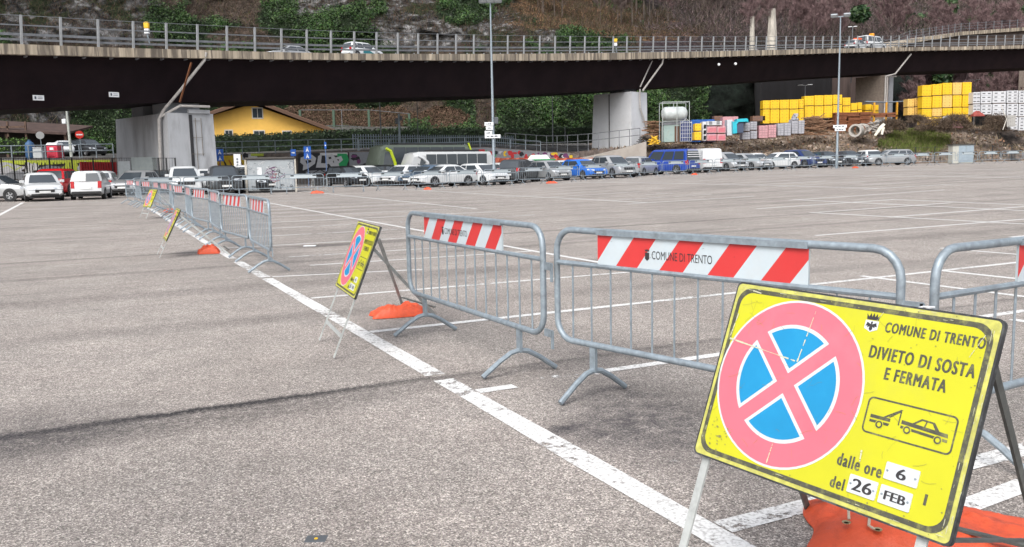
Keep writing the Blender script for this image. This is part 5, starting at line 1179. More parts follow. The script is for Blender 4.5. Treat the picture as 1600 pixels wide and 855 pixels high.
# coaches
def coach(px, Y, ang, L, W, H, bodym, label, trim=None, front=.0):
    X = ray(px, 260)[0]*Y; z = g(X, Y); t = thing('coach', label, 'coach', (X, Y, z), math.atan2(-Y, -X)+math.radians(ang))
    hw = W/2; rg = []
    for x, a, b_ in ((-L/2, .25, .94), (-L/2+.12, .12, .99), (L/2-1.5, .0, 1), (L/2-.8, .0, 1.0), (L/2-.35, .05, .95), (L/2, .3, .62)):
        zt_ = H*b_; k = .25
        rg.append([(x, -hw+k*a*.6, .35), (x, hw-k*a*.6, .35), (x, hw, 1.2), (x, hw-.04, zt_-.3), (x, hw-.3, zt_), (x, -hw+.3, zt_), (x, -hw+.04, zt_-.3), (x, -hw, 1.2)])
    mb = MB(); mb.loft(rg); mb.build('body', bodym, t, True)
    n = 6; x0 = -L/2+.5; x1 = L/2-1.35
    for sd_ in (-1, 1):
        for k in range(n):
            a = x0+(x1-x0)*k/n+.025; b_ = x0+(x1-x0)*(k+1)/n-.025; m = MB(); m.add([(a, sd_*(hw+.012), 1.05), (b_, sd_*(hw+.012), 1.05), (b_, sd_*(hw-.02), H-.2), (a, sd_*(hw-.02), H-.2), (a, sd_*(hw-.02), 1.35), (b_, sd_*(hw-.02), 1.35), (b_, sd_*(hw-.07), H-.42), (a, sd_*(hw-.07), H-.42)], [(0, 1, 2, 3) if sd_ < 0 else (3, 2, 1, 0), (0, 4, 5, 1), (2, 6, 7, 3)]); m.build('side_window', GLASS, t)
        m = MB(); a = x1+.08; m.add([(a, sd_*(hw+.012), 1.0), (L/2-.32, sd_*(hw+.005), 1.0), (L/2-.62, sd_*(hw-.03), H-.6), (a, sd_*(hw-.03), H-.45)], [(0, 1, 2, 3) if sd_ < 0 else (3, 2, 1, 0)]); m.build('side_window', GLASS, t)
    m = MB(); m.add([(L/2+.02, -hw+.25, 1.1), (L/2+.02, hw-.25, 1.1), (L/2-.30, hw-.28, H-.42), (L/2-.30, -hw+.28, H-.42)], [(0, 1, 2, 3)]); m.build('windscreen', GLASS, t)
    m = MB(); m.add([(-L/2-.02, -hw+.35, 1.6), (-L/2-.02, hw-.35, 1.6), (-L/2-.015, hw-.38, H-.45), (-L/2-.015, -hw+.38, H-.45)], [(3, 2, 1, 0)]); m.build('rear_window', GLASS, t)
    if trim:
        m = MB()
        for sd_ in (-1, 1):
            pts_ = [(L/2-1.6, sd_*(hw+.03), .6), (L/2-1.45, sd_*(hw+.03), 1.6), (L/2-1.1, sd_*(hw+.01), H-.5), (L/2-.7, sd_*(hw-.05), H-.28)]; m.tube(pts_, .13, 6)
        m.build('window_trim', trim, t)
    m = MB(); m.box(-L/2+1, L/2-2, -hw*.6, hw*.6, H-.01, H+.14); m.build('roof_unit', BLKP if trim != 0 else WHT, t)
    wm = MB(); wm.lathe([(.3, -.14), (.48, -.15), (.5, -.1), (.5, .1), (.48, .15), (.3, .14)], 18, ax='y'); me = wm.mesh('wheel', TYRE, True); rm = MB(); rm.lathe([(.3, .15), (.25, .16), (.1, .10), (.02, .14)], 14, ax='y'); mr = rm.mesh('rim', RIM)
    for x in (-L*.28, L*.3):
        for sd_ in (-1, 1): w_ = link('wheel', me, t); w_.location = (x, sd_*(hw-.14), .5); w_.rotation_euler.z = 0 if sd_ > 0 else math.pi; link('rim', mr, w_)
    for sd_ in (-1, 1):
        m = MB(); m.bbox(L/2-.03, L/2+.05, sd_*hw*.72-.2, sd_*hw*.72+.2, .75, .95, .02); m.build('headlight', LAMP, t)
    return t
LIME = mat('lime_paint', (.42, .52, .02), .35, var=.05)
c1 = coach(655, 73, -62, 8.6, 2.5, 3.05, mat('coach_dark', (.09, .11, .09), .3), 'dark coach with lime green front frame parked behind the white one', LIME)
mb = MB(); mb.bbox(3.85, 4.37, -1.27, 1.27, .5, 1.3, .05); mb.build('front_bumper', LIME, c1)
mb = MB(); mb.tube([(-4.35, 1.2, .6), (-4.38, 1.2, 2.6), (-4.2, 1.1, 3.2)], .08); mb.build('corner_trim', LIME, c1)
coach(698, 70.5, -66, 7.2, 2.3, 2.42, paint('off_white', (.46, .475, .48)), 'white coach with large dark side windows in the middle background', PT['white'])
# ================================================================ lamp masts
def panel_sign(mb, x0, x1, z0, z1, y=-.02): mb.box(x0, x1, y-.015, y+.015, z0, z1)
def mast(px, Y, pytop, label, heads=3, signs=(), pw=.09, headw=.55):
    X = ray(px, 270)[0]*Y; z0 = g(X, Y); zt = zpy(px, Y, pytop); t = thing('lamp_mast', label, 'lamp mast', (X, Y, z0), math.atan2(-Y, -X)+math.pi/2); H = zt-z0
    mb = MB(); mb.tube([(0, 0, 0), (0, 0, 1.2), (0, 0, 1.25), (0, 0, H)], [pw*1.35, pw*1.25, pw*1.1, pw*.55], 12); mb.build('pole', GALV, t, True)
    mb = MB(); mb.box(-headw*1.2, headw*1.2, -.04, .04, H-.05, H+.03); mb.build('cross_arm', GALV, t)
    for x in ([-headw*.9, 0, headw*.9] if heads == 3 else [-headw*.8, headw*.8]):
        m = MB(); T = Matrix.Translation((x, -.1, H+.08))@Matrix.Rotation(math.radians(-12), 4, 'X'); m.bbox(-.28, .28, -.28, .28, -.09, .09, .05, T=T); h = m.build('floodlight', mat('lamp_housing', (.25, .27, .29), .5, .4), t)
        m = MB(); m.box(-.22, .22, -.22, .22, -.10, -.092, T=T); m.build('lamp_glass', mat('lamp_glass', (.55, .6, .62), .2), h)
    for (xa, xb, pya, pyb, kind) in signs:
        xa_ = (xa-px)/FPX*Y; xb_ = (xb-px)/FPX*Y; za = zpy(px, Y, pyb)-z0; zb_ = zpy(px, Y, pya)-z0
        m = MB(); m.box(xa_, xb_, -.17, -.14, za, zb_); s_ = m.build('direction_sign', WHT, t)
        m = MB(); hgt = zb_-za; n = max(3, int((xb_-xa_)/.28)); r = random.Random(int(xa))
        for k in range(n):
            x = xa_+.12+(xb_-xa_-.24)*k/n; m.box(x, x+(xb_-xa_-.24)/n*.72, -.176, -.171, za+hgt*.32, za+hgt*r.uniform(.58, .72))
        m.build('sign_lettering', mat('sign_print_grey', (.12, .13, .15)), s_)
    return t, H
m1, H1 = mast(772, 58.5, 3, 'tall lamp mast with white direction signs near the middle, left of the two tall ones', 3, [(759, 772.5, 191, 196.5, 0), (761, 772, 197.5, 203, 0), (759, 770.5, 204.5, 211, 0), (759, 783, 210.5, 216, 0)])
mb = MB(); mb.bbox(.08, .36, -.15, .1, 4.05, 4.5, .03); mb.build('camera_box', mat('dark_box', (.08, .09, .1)), m1)
m2, H2 = mast(1307, 72.5, 26, 'tall lamp mast with two floodlights and white signs on the right, by the yellow stacks', 2, [(1300.5, 1320, 195.5, 200, 0), (1303, 1318.5, 200.5, 205, 0)], headw=.62)
def street_lamp(px, Y, pytop, z0, label, arm=0.6, double=False, dirn=1, pw=.06):
    X = ray(px, 230)[0]*Y; zt = zpy(px, Y, pytop); t = thing('street_lamp', label, 'street lamp', (X, Y, z0), math.atan2(-Y, -X)+math.pi/2); H = zt-z0
    mb = MB(); mb.tube([(0, 0, 0), (0, 0, H-.1), (0, 0, H)], [pw*1.3, pw*.8, pw*.7], 8); mb.build('pole', GALVD, t, True)
    for d_ in ((-1, 1) if double else (dirn,)):
        m = MB(); m.tube([(0, 0, H-.05), (d_*arm*.6, 0, H)], .03, 6); m.loft([[(d_*arm*.5, -.1, H-.02), (d_*arm*.5, .1, H-.02), (d_*arm*.5, .08, H+.08), (d_*arm*.5, -.08, H+.08)], [(d_*(arm+.35), -.14, H-.02), (d_*(arm+.35), .14, H-.02), (d_*(arm+.35), .1, H+.06), (d_*(arm+.35), -.1, H+.06)]]); m.build('lamp_head', WHT, t)
    return t
street_lamp(596, 82, 159, tzp(596, 82), 'thin street lamp right of the yellow house, left of the sensor pole', .3)
street_lamp(864, 100, 148, tzp(864, 100), 'thin street lamp in front of the ivy left of the centre pier', .3)
street_lamp(1256, 118, 133, 5, 'twin headed street lamp under the viaduct above the yellow stacks', .6, True)
street_lamp(1327, 140, 42, 13.5, 'short lamp post on the viaduct beside the right lamp mast', .3, True)
street_lamp(1519, 150, 125, 5, 'twin headed lamp just showing above the tall yellow stack', .5, True)
tp = thing('leaning_pole', 'pale leaning pole with a small white camera at the far left', 'pole', P(112, 246, 80)); a = P(104, 172, 80)-P(112, 246, 80); mb = MB(); mb.tube([(0, 0, -.3), tuple(a)], [.14, .09], 8); mb.build('shaft', mat('weathered_wood_pole', (.40, .42, .38), .9, var=.3), tp, True); mb = MB(); q = a*.72; mb.bbox(q[0]-.5, q[0]-.15, -.15, .15, q[2]-.05, q[2]+.4, .04); mb.build('camera', WHT, tp)
tp = thing('sensor_pole', 'grey pole with small sensors above the coaches', 'pole', P(625, 234, 80)); hh = zpy(625, 80, 178)-zpy(625, 80, 234); mb = MB(); mb.tube([(0, 0, -.6), (0, 0, hh)], .1, 8); mb.build('shaft', GALV, tp, True); mb = MB(); mb.bbox(-.35, -.1, -.1, .1, hh-.9, hh-.4, .03); mb.bbox(.1, .3, -.1, .1, hh-.6, hh-.2, .03); mb.build('sensor', GALVD, tp)
for px, pya, pyb, Y, lab in ((654, 150, 235, 84, 'very thin pole with no head behind the white coach'), (883, 197, 224, 97, 'thin yellowish marker pole right of the street lamp by the ivy'), (535, 172, 205, 100, 'short thin pole on the brown bank')):
    zb = zpy(px, Y, pyb); t = thing('thin_pole', lab, 'pole', P(px, pyb, Y)); mb = MB(); mb.tube([(0, 0, -.4), (0, 0, zpy(px, Y, pya)-zb)], .035, 6); mb.build('shaft', GALVD, t)
# ================================================================ walls, railings, hedges at the back
def rock_mat(name, c): return mat(name, c, .95, var=.5, scale=3, dirt=(.07, .06, .055), dirtscale=2.2, dirtamt=.7)
WALLM = rock_mat('wall_stone', (.19, .155, .135))
def edgept(px, dy=0): Y = icol(px, EDGE_Y)+dy; return ray(px, 250)[0]*Y, Y
def wall_piece(pa, pb, name, label, cat_, m, z1off=0, dy=-.25, th=.3, n=12, top=None):
    mb = MB(); rg = []
    for i in range(n+1):
        px = pa+(pb-pa)*i/n; x, y = edgept(px, dy); zt = (icol(px, WALL_Z)+z1off) if top is None else np.interp(px, [q[0] for q in top], [zpy(q[0], icol(q[0], EDGE_Y)+dy, q[1]) for q in top]); rg.append([(x, y, g(x, y)-.3), (x*(1+th/y), y+th, g(x, y)-.3), (x*(1+th/y), y+th, zt), (x, y, zt)])
    mb.loft(rg); o = mb.build(name, m); return tag(o, label, cat_) if label else o
tw = wall_piece(-500, 905, 'graffiti_wall', 'long stone retaining wall covered in graffiti behind the parked cars', 'wall', WALLM, top=[(-500, 252), (0, 251), (330, 243), (560, 236), (760, 229.5), (905, 240)], n=40)
# painted patches
def gmat(n, c): return mat('spray_'+n, c, .7, var=.1, scale=4)
GY, GL, GS, GK, GG, GR, GO, GW, GP, GB, GGR = gmat('yellow', (.72, .48, .03)), gmat('lime', (.50, .58, .06)), gmat('silver', (.50, .50, .52)), gmat('black', (.02, .02, .025)), gmat('green', (.02, .30, .10)), gmat('red', (.50, .03, .035)), gmat('orange', (.60, .16, .03)), gmat('white', (.62, .62, .62)), gmat('purple', (.16, .05, .14)), gmat('blue', (.05, .12, .3)), gmat('grey', (.25, .26, .28))
GM = [GY, GL, GS, GK, GG, GR, GO, GW, GP, GB, GGR]
gb = MB(); lay = [0]
def gpoly(pts, mi, d=None, inset=-.27):
    """painted patch on the wall; points given along the wall as seen"""
    lay[0] += 1; vs = []
    (xa, ya), (xb, yb) = edgept(gspan[0]), edgept(gspan[1]); nn_ = np.array([-(yb-ya), xb-xa]); nn_ /= np.linalg.norm(nn_); nn_ *= np.sign(nn_[1]); c0_ = nn_@np.array([xa, ya])+inset-.12-.0006*lay[0]
    for px, py in pts:
        r3 = ray(px, py); Y = c0_/(nn_@r3[:2]); vs.append(tuple(CAM+r3*Y))
    gb.add(vs, [tuple(range(len(vs)))[::-1]], mi)
def gflush(label=None):
    o = gb.build('graffiti', GM, tw); gb.v.clear(); gb.f.clear(); gb.m.clear()
def blobby(cx, cy, rx, ry, mi, n=14, r=None, wob=.35):
    r = r or rg_; gpoly([(cx+rx*math.cos(2*math.pi*k/n)*(1+r.uniform(-wob, wob)), cy+ry*math.sin(2*math.pi*k/n)*(1+r.uniform(-wob, wob))) for k in range(n)], mi)
rg_ = random.Random(21); gspan = [-20, 175]
def gline(pts, w_, mi):
    for (xa, ya), (xb, yb) in zip(pts, pts[1:]):
        L = math.hypot(xb-xa, yb-ya)+1e-6; nx_, ny_ = -(yb-ya)/L*w_/2, (xb-xa)/L*w_/2; gpoly([(xa+nx_, ya+ny_), (xb+nx_, yb+ny_), (xb-nx_, yb-ny_), (xa-nx_, ya-ny_)], mi)
# far left: lime and silver swirls
gpoly([(-10, 251), (172, 250), (172, 257), (120, 255), (60, 258), (-10, 256)], 1); blobby(15, 266, 24, 12, 2); blobby(30, 275, 18, 8, 10); gline([(2, 262), (12, 258), (24, 266), (34, 260)], 1.5, 1); blobby(48, 262, 12, 8, 7); blobby(78, 268, 18, 12, 10); blobby(110, 266, 14, 12, 1); blobby(130, 262, 10, 8, 2)
for k in range(12): x = 40+k*6.2+rg_.uniform(-1, 1); gline([(x, 254), (x+rg_.uniform(-1, 1), 262), (x+rg_.uniform(-1.5, 1.5), 272)], 1.4, 3)
gflush()
gspan = [325, 415]
gpoly([(329, 244), (368, 243), (400, 242), (400, 275), (329, 276)], 0); gpoly([(378, 241), (402, 240.5), (402, 250), (378, 250)], 7); gpoly([(392, 240), (412, 240), (412, 244), (392, 244)], 1)
for k in range(9): x = 332+k*8.5; gline([(x, 250), (x+4, 258+rg_.uniform(-4, 4)), (x-3, 266), (x+6, 272)], 2.2, 6 if k % 2 else 3); gline([(x+3, 254), (x+6, 262), (x+1, 270)], 1.2, 3)
blobby(384, 244, 4, 5, 3); gflush()
gspan = [460, 556]
gpoly([(466, 240), (545, 238), (546, 275), (466, 277)], 3); gpoly([(500, 239), (543, 238.5), (543, 243), (500, 243)], 7); gpoly([(527, 240), (542, 240), (545, 250), (538, 268), (527, 270)], 4); gpoly([(478, 267), (530, 265), (530, 270), (478, 272)], 10)
def letter(pts, holes=()):
    gpoly(pts, 2)
    for h in holes: gpoly(h, 3)
letter([(470, 246), (487, 241.5), (494, 247), (492, 256), (482, 263), (473, 266.5), (474, 258), (469, 254)], [[(477, 251), (485, 250), (487, 253), (479, 256)]])
letter([(497, 244), (503, 241), (501.5, 255), (511, 255.5), (512, 262), (493.5, 262), (496, 252)])
letter([(508, 243), (519, 241), (524, 246), (520, 253), (527, 261), (519, 262), (514, 256), (510, 257)], [[(513, 246), (517, 245), (518, 248), (514, 249)]])
letter([(521, 247), (533, 244), (536, 250), (529, 256), (531, 262), (523, 263)], [[(526, 249), (530, 249), (529, 252)]])
gline([(476, 266), (487, 272), (500, 265), (511, 271), (524, 266)], 1.2, 3); gflush()
gspan = [546, 602]
gpoly([(546, 238), (600, 237), (600, 276), (546, 277)], 10); 
for k in range(26): x, y = rg_.uniform(550, 594), rg_.uniform(243, 270); blobby(x, y, rg_.uniform(2, 6), rg_.uniform(1.5, 4), rg_.choice([3, 3, 10, 2, 8]), 8)
gpoly([(576, 246), (581, 243), (583, 252), (579, 260)], 1); gflush()
gspan = [725, 748]
for k_ in range(0):pass
gspan = [727, 900]
gpoly([(727, 231.5), (757, 230.5), (890, 240), (890, 252), (727, 252)], 10)
for k in range(46):
    x = 729+k*3.6+rg_.uniform(-1, 1); y = 238.5+(x-729)*.035+rg_.uniform(-2.5, 4); blobby(x, y, rg_.uniform(2, 5), rg_.uniform(2, 4.5), rg_.choice([5, 5, 5, 8, 3, 2, 7, 4, 0, 10]), 7)
gpoly([(739, 234), (757, 233.5), (759, 240), (754, 239), (751, 241.5), (746, 240), (741, 241)], 5); gflush()
# red painted corrugated boards at the left with white bands
rb = thing('red_site_fence', 'red corrugated hoarding with white bands behind the white hatchback at the left', 'hoarding', (*edgept(155, -2.5), 0)); bx, by = edgept(155, -2.5)
mb = MB(); m2_ = MB()
for k in range(30):
    px = 124+k*2.05; Y = icol(px, EDGE_Y)-2.5; a = np.array([ray(px, 250)[0]*Y-bx, Y-by]); px2 = px+2.05; b_ = np.array([ray(px2, 250)[0]*Y-bx, Y-by]); zt = zpy(px, Y, 253+(px-124)*.01); dy = .06 if k % 2 else 0
    mb.box(a[0], b_[0], a[1]-dy, a[1]+.05, -.1, zt)
    for zz in (1.05, .62): m2_.box(a[0], b_[0], a[1]-dy-.01, a[1]-dy-.004, zz, zz+.16)
mb.build('boards', mat('red_sheet', (.50, .02, .03), .5, var=.15), rb); m2_.build('white_band', WHT, rb)
# railing along the wall top
def rail_run(pa, pb, label, name='street_railing', dz=0, h=1.05, step_px=26, toppx=None, m=GALV, dy=.0, cat_='railing', bars=False, base=None):
    xa, ya = edgept(pa, dy); t = thing(name, label, cat_, (xa, ya, 0)); P0 = np.array([xa, ya]); n = max(2, int((pb-pa)/step_px)); pts_ = []
    for i in range(n+1):
        px = pa+(pb-pa)*i/n; x, y = edgept(px, dy); z = (np.interp(px, [q[0] for q in base], [zpy(q[0], icol(q[0], EDGE_Y)+dy, q[1]) for q in base]) if base else icol(px, WALL_Z))+dz; pts_.append((x-P0[0], y-P0[1], z))
    mb = MB()
    for f in (1.0, .55): mb.tube([(p[0], p[1], p[2]+h*f) for p in pts_], .035, 6, cap=True)
    r = mb.build('rail', m, t)
    me = MB().box(-.035, .035, -.035, .035, -.3, h).mesh('post', m)
    for p in pts_: c = link('post', me, t); c.location = p
    if bars:
        mb = MB()
        for i in range(len(pts_)-1):
            a, b_ = np.array(pts_[i]), np.array(pts_[i+1]); k_ = max(2, int(np.linalg.norm(b_-a)/.22))
            for k in range(k_): q = a+(b_-a)*k/k_; mb.box(q[0]-.012, q[0]+.012, q[1]-.012, q[1]+.012, q[2], q[2]+h)
        mb.build('bars', m, t)
    return t
W_top = [(-500, 252), (0, 251), (330, 243), (560, 236), (760, 229.5), (905, 240)]
rail_run(-60, 178, 'grey street railing on the left part of the wall before the pink cabin', base=W_top, step_px=24)
rail_run(328, 560, 'grey street railing on the wall between the big pier and the coaches', base=W_top, step_px=25)
rail_run(562, 845, 'grey street railing above the coaches up to the ramp', base=W_top, step_px=22, h=.95)
# ramp going up to the right behind the orange net
mb = MB(); rg = []
for px, a, b_ in ((835, 262, 272), (880, 253, 268), (930, 243, 262), (975, 232, 256), (1010, 222, 250)):
    Y = icol(px, EDGE_Y)-1.2; q = P(px, a, Y); x1 = q[0]*(1+1.5/Y); rg.append([(q[0], q[1], g(q[0], q[1])-.2), (x1, q[1]+1.5, g(q[0], q[1])-.2), (x1, q[1]+1.5, q[2]+.1), (q[0], q[1], q[2])])
mb.loft(rg); tag(mb.build('ramp_wall', mat('ramp_concrete', (.34, .31, .28), .9, var=.15, scale=1)), 'pale concrete ramp wall climbing towards the centre pier', 'ramp')
rail_run(790, 1000, 'thin railing along the ramp in front of the centre pier', base=[(790, 232), (860, 236), (925, 232), (1000, 224)], dy=.8, h=1.5, step_px=16, m=GALVD, bars=False)
t = thing('ramp_barrier', 'brownish low wall behind the ramp railing, left of the centre pier', 'wall', (0, 0, 0)); mb = MB(); rg = []
for px, a, b_ in ((770, 236, 243), (840, 237, 245), (900, 237, 247), (960, 231, 245)):
    Y = 91.5; q = P(px, a, Y); rg.append([(q[0], Y, 1), (q[0], Y+.4, 1), (q[0], Y+.4, q[2]), (q[0], Y, q[2])])
mb.loft(rg); mb.build('wall', rock_mat('brown_wall', (.2, .16, .14)), t)
# palisade fence behind the street
def palisade(pa, pb, Y0, Y1, pyb, pyt, label):
    t = thing('palisade_fence', label, 'fence', P(pa, pyb, Y0)); o_ = P(pa, pyb, Y0); a = P(pa, pyb, Y0)-o_; b_ = P(pb, pyb, Y1)-o_; h = zpy((pa+pb)/2, (Y0+Y1)/2, pyt)-zpy((pa+pb)/2, (Y0+Y1)/2, pyb); L = np.linalg.norm(b_[:2]-a[:2]); n = int(L/.28); mb = MB()
    for k in range(n+1): q = a+(b_-a)*k/n; mb.box(q[0]-.04, q[0]+.04, q[1]-.02, q[1]+.02, q[2]-.3, q[2]+h)
    mb.build('pales', mat('blue_grey_steel', (.20, .24, .30), .6), t); mb = MB(); mb.bar(a+[0, 0, .3], b_+[0, 0, .3], .05, .06); mb.bar(a+[0, 0, h-.2], b_+[0, 0, h-.2], .05, .06); mb.build('rail', mat('blue_grey_steel', (.2, .24, .3)), t)
palisade(552, 802, 82, 95, 228, 211, 'long blue grey palisade fence in front of the hedge above the coaches')
# hedges: dark boxy evergreen
def hedge(pts_, th, label, cols=((.016, .038, .012), (.026, .055, .014), (.010, .024, .009)), dens=60, leaf=.2):
    """pts: (px, Y, py_top, py_bottom)"""
    t = thing('hedge', label, 'hedge', P(pts_[0][0], pts_[0][3], pts_[0][1])); o_ = np.array(t.location); mb = MB(); rg = []; allp = []; alln = []
    for px, Y, a, b_ in pts_:
        q = P(px, a, Y)-o_; zb = zpy(px, Y, b_)-o_[2]; k = 1+th/Y; X2 = (q[0]+o_[0])*k-o_[0]; rg.append([(q[0], q[1]+.15, zb), (X2, q[1]+th, zb), (X2, q[1]+th, q[2]-.12), (q[0], q[1]+.15, q[2]-.12)])
    mb.loft(rg); mb.build('core', mat('hedge_core', (.012, .022, .010), .95, var=.4), t)
    for (r0, r1) in zip(rg, rg[1:]):
        r0 = np.array(r0); r1 = np.array(r1)
        for ia, ib in ((0, 3), (3, 2)):
            A_, B_, C_, D_ = r0[ia], r1[ia], r1[ib], r0[ib]; area = np.linalg.norm(np.cross(B_-A_, D_-A_)); n = int(area*dens); u = rng.random(n)[:, None]; v = rng.random(n)[:, None]; p = A_*(1-u)*(1-v)+B_*u*(1-v)+C_*u*v+D_*(1-u)*v
            nn = np.cross(B_-A_, D_-A_); nn = nn/np.linalg.norm(nn); nn = nn if (nn[1] < 0 or ia == 3) else -nn
            if ia == 3 and nn[2] < 0: nn = -nn
            allp.append(p+rng.normal(size=(n, 3))*.08); alln.append(np.tile(nn, (n, 1)))
    p = np.concatenate(allp); nn = np.concatenate(alln); v_, f_, c_ = leaves('h', p, nn, leaf, .15, list(cols), .8); lm = .5+1.0*fbm(p*.8, 3, 3); c_ *= np.repeat(lm, 4)[:, None]; link('foliage', npmesh('foliage', v_, f_, LEAF, c_), t); return t
hedge([(322, 84, 212, 243), (420, 86, 209, 240), (505, 88, 204.5, 238)], 1.6, 'clipped dark hedge in front of the yellow house')
hedge([(505, 88, 204.5, 236), (620, 93, 201.5, 232), (760, 99, 200, 226), (925, 106, 198, 223)], 1.8, 'long dark clipped hedge running from the yellow house to the centre pier', dens=45, leaf=.24)
hedge([(-60, 72, 219, 241), (45, 74, 217, 240)], 1.5, 'bright green hedge at the far left behind the street railing', ((.07, .14, .02), (.05, .11, .02), (.10, .18, .03)), 60, .2)
hedge([(107, 86, 217, 232), (146, 87, 216, 232)], 1.2, 'small green hedge left of the big pier', ((.05, .13, .02), (.04, .10, .02)), 30, .3)
# ================================================================ yellow house
YH = mat('yellow_render', (.78, .47, .10), .85, var=.06, scale=1.5); TILE = mat('brown_roof_tile', (.18, .10, .07), .85, var=.3, scale=6); WIN = mat('window_dark', (.02, .03, .04), .5, spec=.3); STN = mat('stone_frame', (.55, .52, .46), .8)
Yh = 96
hs_ = thing('yellow_house', 'yellow gabled house with brown roof behind the hedge', 'house', P(325, 240, Yh)); o_ = np.array(hs_.location); hs_.rotation_euler.z = math.atan2(-o_[0], o_[1])*.92; hs_.scale = (1.03, 1, 1.06)
def hp(px, py, dy=0): q = P(px, py, Yh); return np.array([q[0]-o_[0], dy, q[2]-o_[2]])
gab = [hp(329, 240), hp(512, 240), hp(512, 207), hp(388, 166), hp(329, 184)]
mb = MB(); mb.loft([[tuple(q) for q in gab], [(q[0], 11, q[2]) for q in gab]]); mb.build('wall', YH, hs_)
ridge = hp(388, 161); le = hp(316, 187.5); re = hp(524, 211); mb = MB()
for a, b_ in ((le, ridge), (ridge, re)):
    mb.loft([[(a[0], -1.3, a[2]), (b_[0], -1.3, b_[2]), (b_[0], -1.3, b_[2]+.28), (a[0], -1.3, a[2]+.28)], [(a[0], 12, a[2]), (b_[0], 12, b_[2]), (b_[0], 12, b_[2]+.28), (a[0], 12, a[2]+.28)]])
mb.build('roof', TILE, hs_)
mb = MB()
for a, b_ in ((le, ridge), (ridge, re)): mb.bar((a[0], -1.34, a[2]+.05), (b_[0], -1.34, b_[2]+.05), .06, .3)
mb.build('barge_board', mat('brown_wood', (.10, .055, .035), .8), hs_)
for i, (xa, xb, ya, yb) in enumerate(((389, 405, 171, 187), (349, 361, 205, 215), (391, 408, 205, 215), (434, 448, 205, 214))):
    a = hp(xa, yb); b_ = hp(xb, ya); f = MB(); f.box(a[0], b_[0], -.06, .05, a[2]-.05, b_[2]+.05); w_ = f.build('window', STN, hs_); f = MB(); cx = (a[0]+b_[0])/2; k = .10; f.box(a[0]+k, cx-.03, -.085, -.062, a[2]+k*.6, b_[2]-k*.6); f.box(cx+.03, b_[0]-k, -.075, -.062, a[2]+k*.6, b_[2]-k*.6); f.build('pane', WIN, w_)
mb = MB(); mb.tube([(le[0]+.3, -1.2, le[2]-.05), (le[0]+.3, -1.2, le[2]+.15)], .12); mb.build('gutter_end', WHT, hs_)
# fence on the bank beside the house
t = thing('bank_fence', 'tall green posts with wire netting on the brown bank right of the house', 'fence', (0, 0, 0)); me = None
pts_ = [(470, 108, 172, 200), (522, 110, 172, 196), (577, 112, 172, 199), (640, 114, 178, 200)]
for px, Y, a, b_ in pts_:
    q = P(px, b_, Y); m = MB(); m.box(q[0]-.14, q[0]+.14, Y-.14, Y+.14, q[2]-1, zpy(px, Y, a)); m.build('post', mat('green_post', (.05, .09, .06), .7), t)
mb = MB()
for f in (0, 1.0): mb.tube([tuple(P(px, a+(b_-a)*f, Y)) for px, Y, a, b_ in pts_], .04, 5)
mb.build('rail', GALVD, t)
t = thing('low_stone_wall', 'low dark stone wall under the bank fence', 'wall', (0, 0, 0)); mb = MB(); mb.loft([[(*P(px, 205, Y)[:2], zpy(px, Y, 206)), (P(px, 205, Y)[0], Y+.5, zpy(px, Y, 206)), (P(px, 205, Y)[0], Y+.5, zpy(px, Y, 198)), (*P(px, 205, Y)[:2], zpy(px, Y, 198))] for px, Y in ((505, 104), (560, 106), (640, 109))]); mb.build('wall', rock_mat('dark_stone', (.12, .12, .11)), t)
# barn at far left
BW = mat('old_timber', (.10, .062, .045), .9, var=.4, scale=3); bn = thing('old_barn', 'old brown timber barn with an open front at the far left', 'barn', P(-30, 240, 84)); o_ = np.array(bn.location)
def bp_(px, py, Y=84): return P(px, py, Y)-o_
a, b_ = bp_(-40, 230), bp_(106, 230); top = bp_(30, 203)[2]
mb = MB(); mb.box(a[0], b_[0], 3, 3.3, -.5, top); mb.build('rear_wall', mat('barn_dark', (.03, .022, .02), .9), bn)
mb = MB(); q = [bp_(-60, 204), bp_(108, 211)]; mb.loft([[(q[0][0], -.6, q[0][2]), (q[0][0], 5, q[0][2]+1.0), (q[0][0], 5, q[0][2]+1.25), (q[0][0], -.6, q[0][2]+.25)], [(q[1][0], -.6, q[1][2]), (q[1][0], 5, q[1][2]+.9), (q[1][0], 5, q[1][2]+1.1), (q[1][0], -.6, q[1][2]+.2)]]); mb.build('roof', mat('rusty_roof', (.06, .036, .03), .85, var=.4, scale=1.5), bn)
for px in (-20, 12, 43, 104): q = bp_(px, 230); m = MB(); m.box(q[0]-.12, q[0]+.12, -.1, .15, -.5, bp_(px, 209)[2]); m.build('post', BW, bn)
mb = MB(); q0_, q1_ = bp_(-40, 201.5), bp_(43, 201.5); mb.box(q0_[0], q1_[0], -.4, -.2, q0_[2], q0_[2]+.18); 
for px in (15, 43): q = bp_(px, 200); mb.box(q[0]-.08, q[0]+.08, -.4, -.24, bp_(px, 214)[2], bp_(px, 190)[2])
mb.build('balcony', BW, bn)
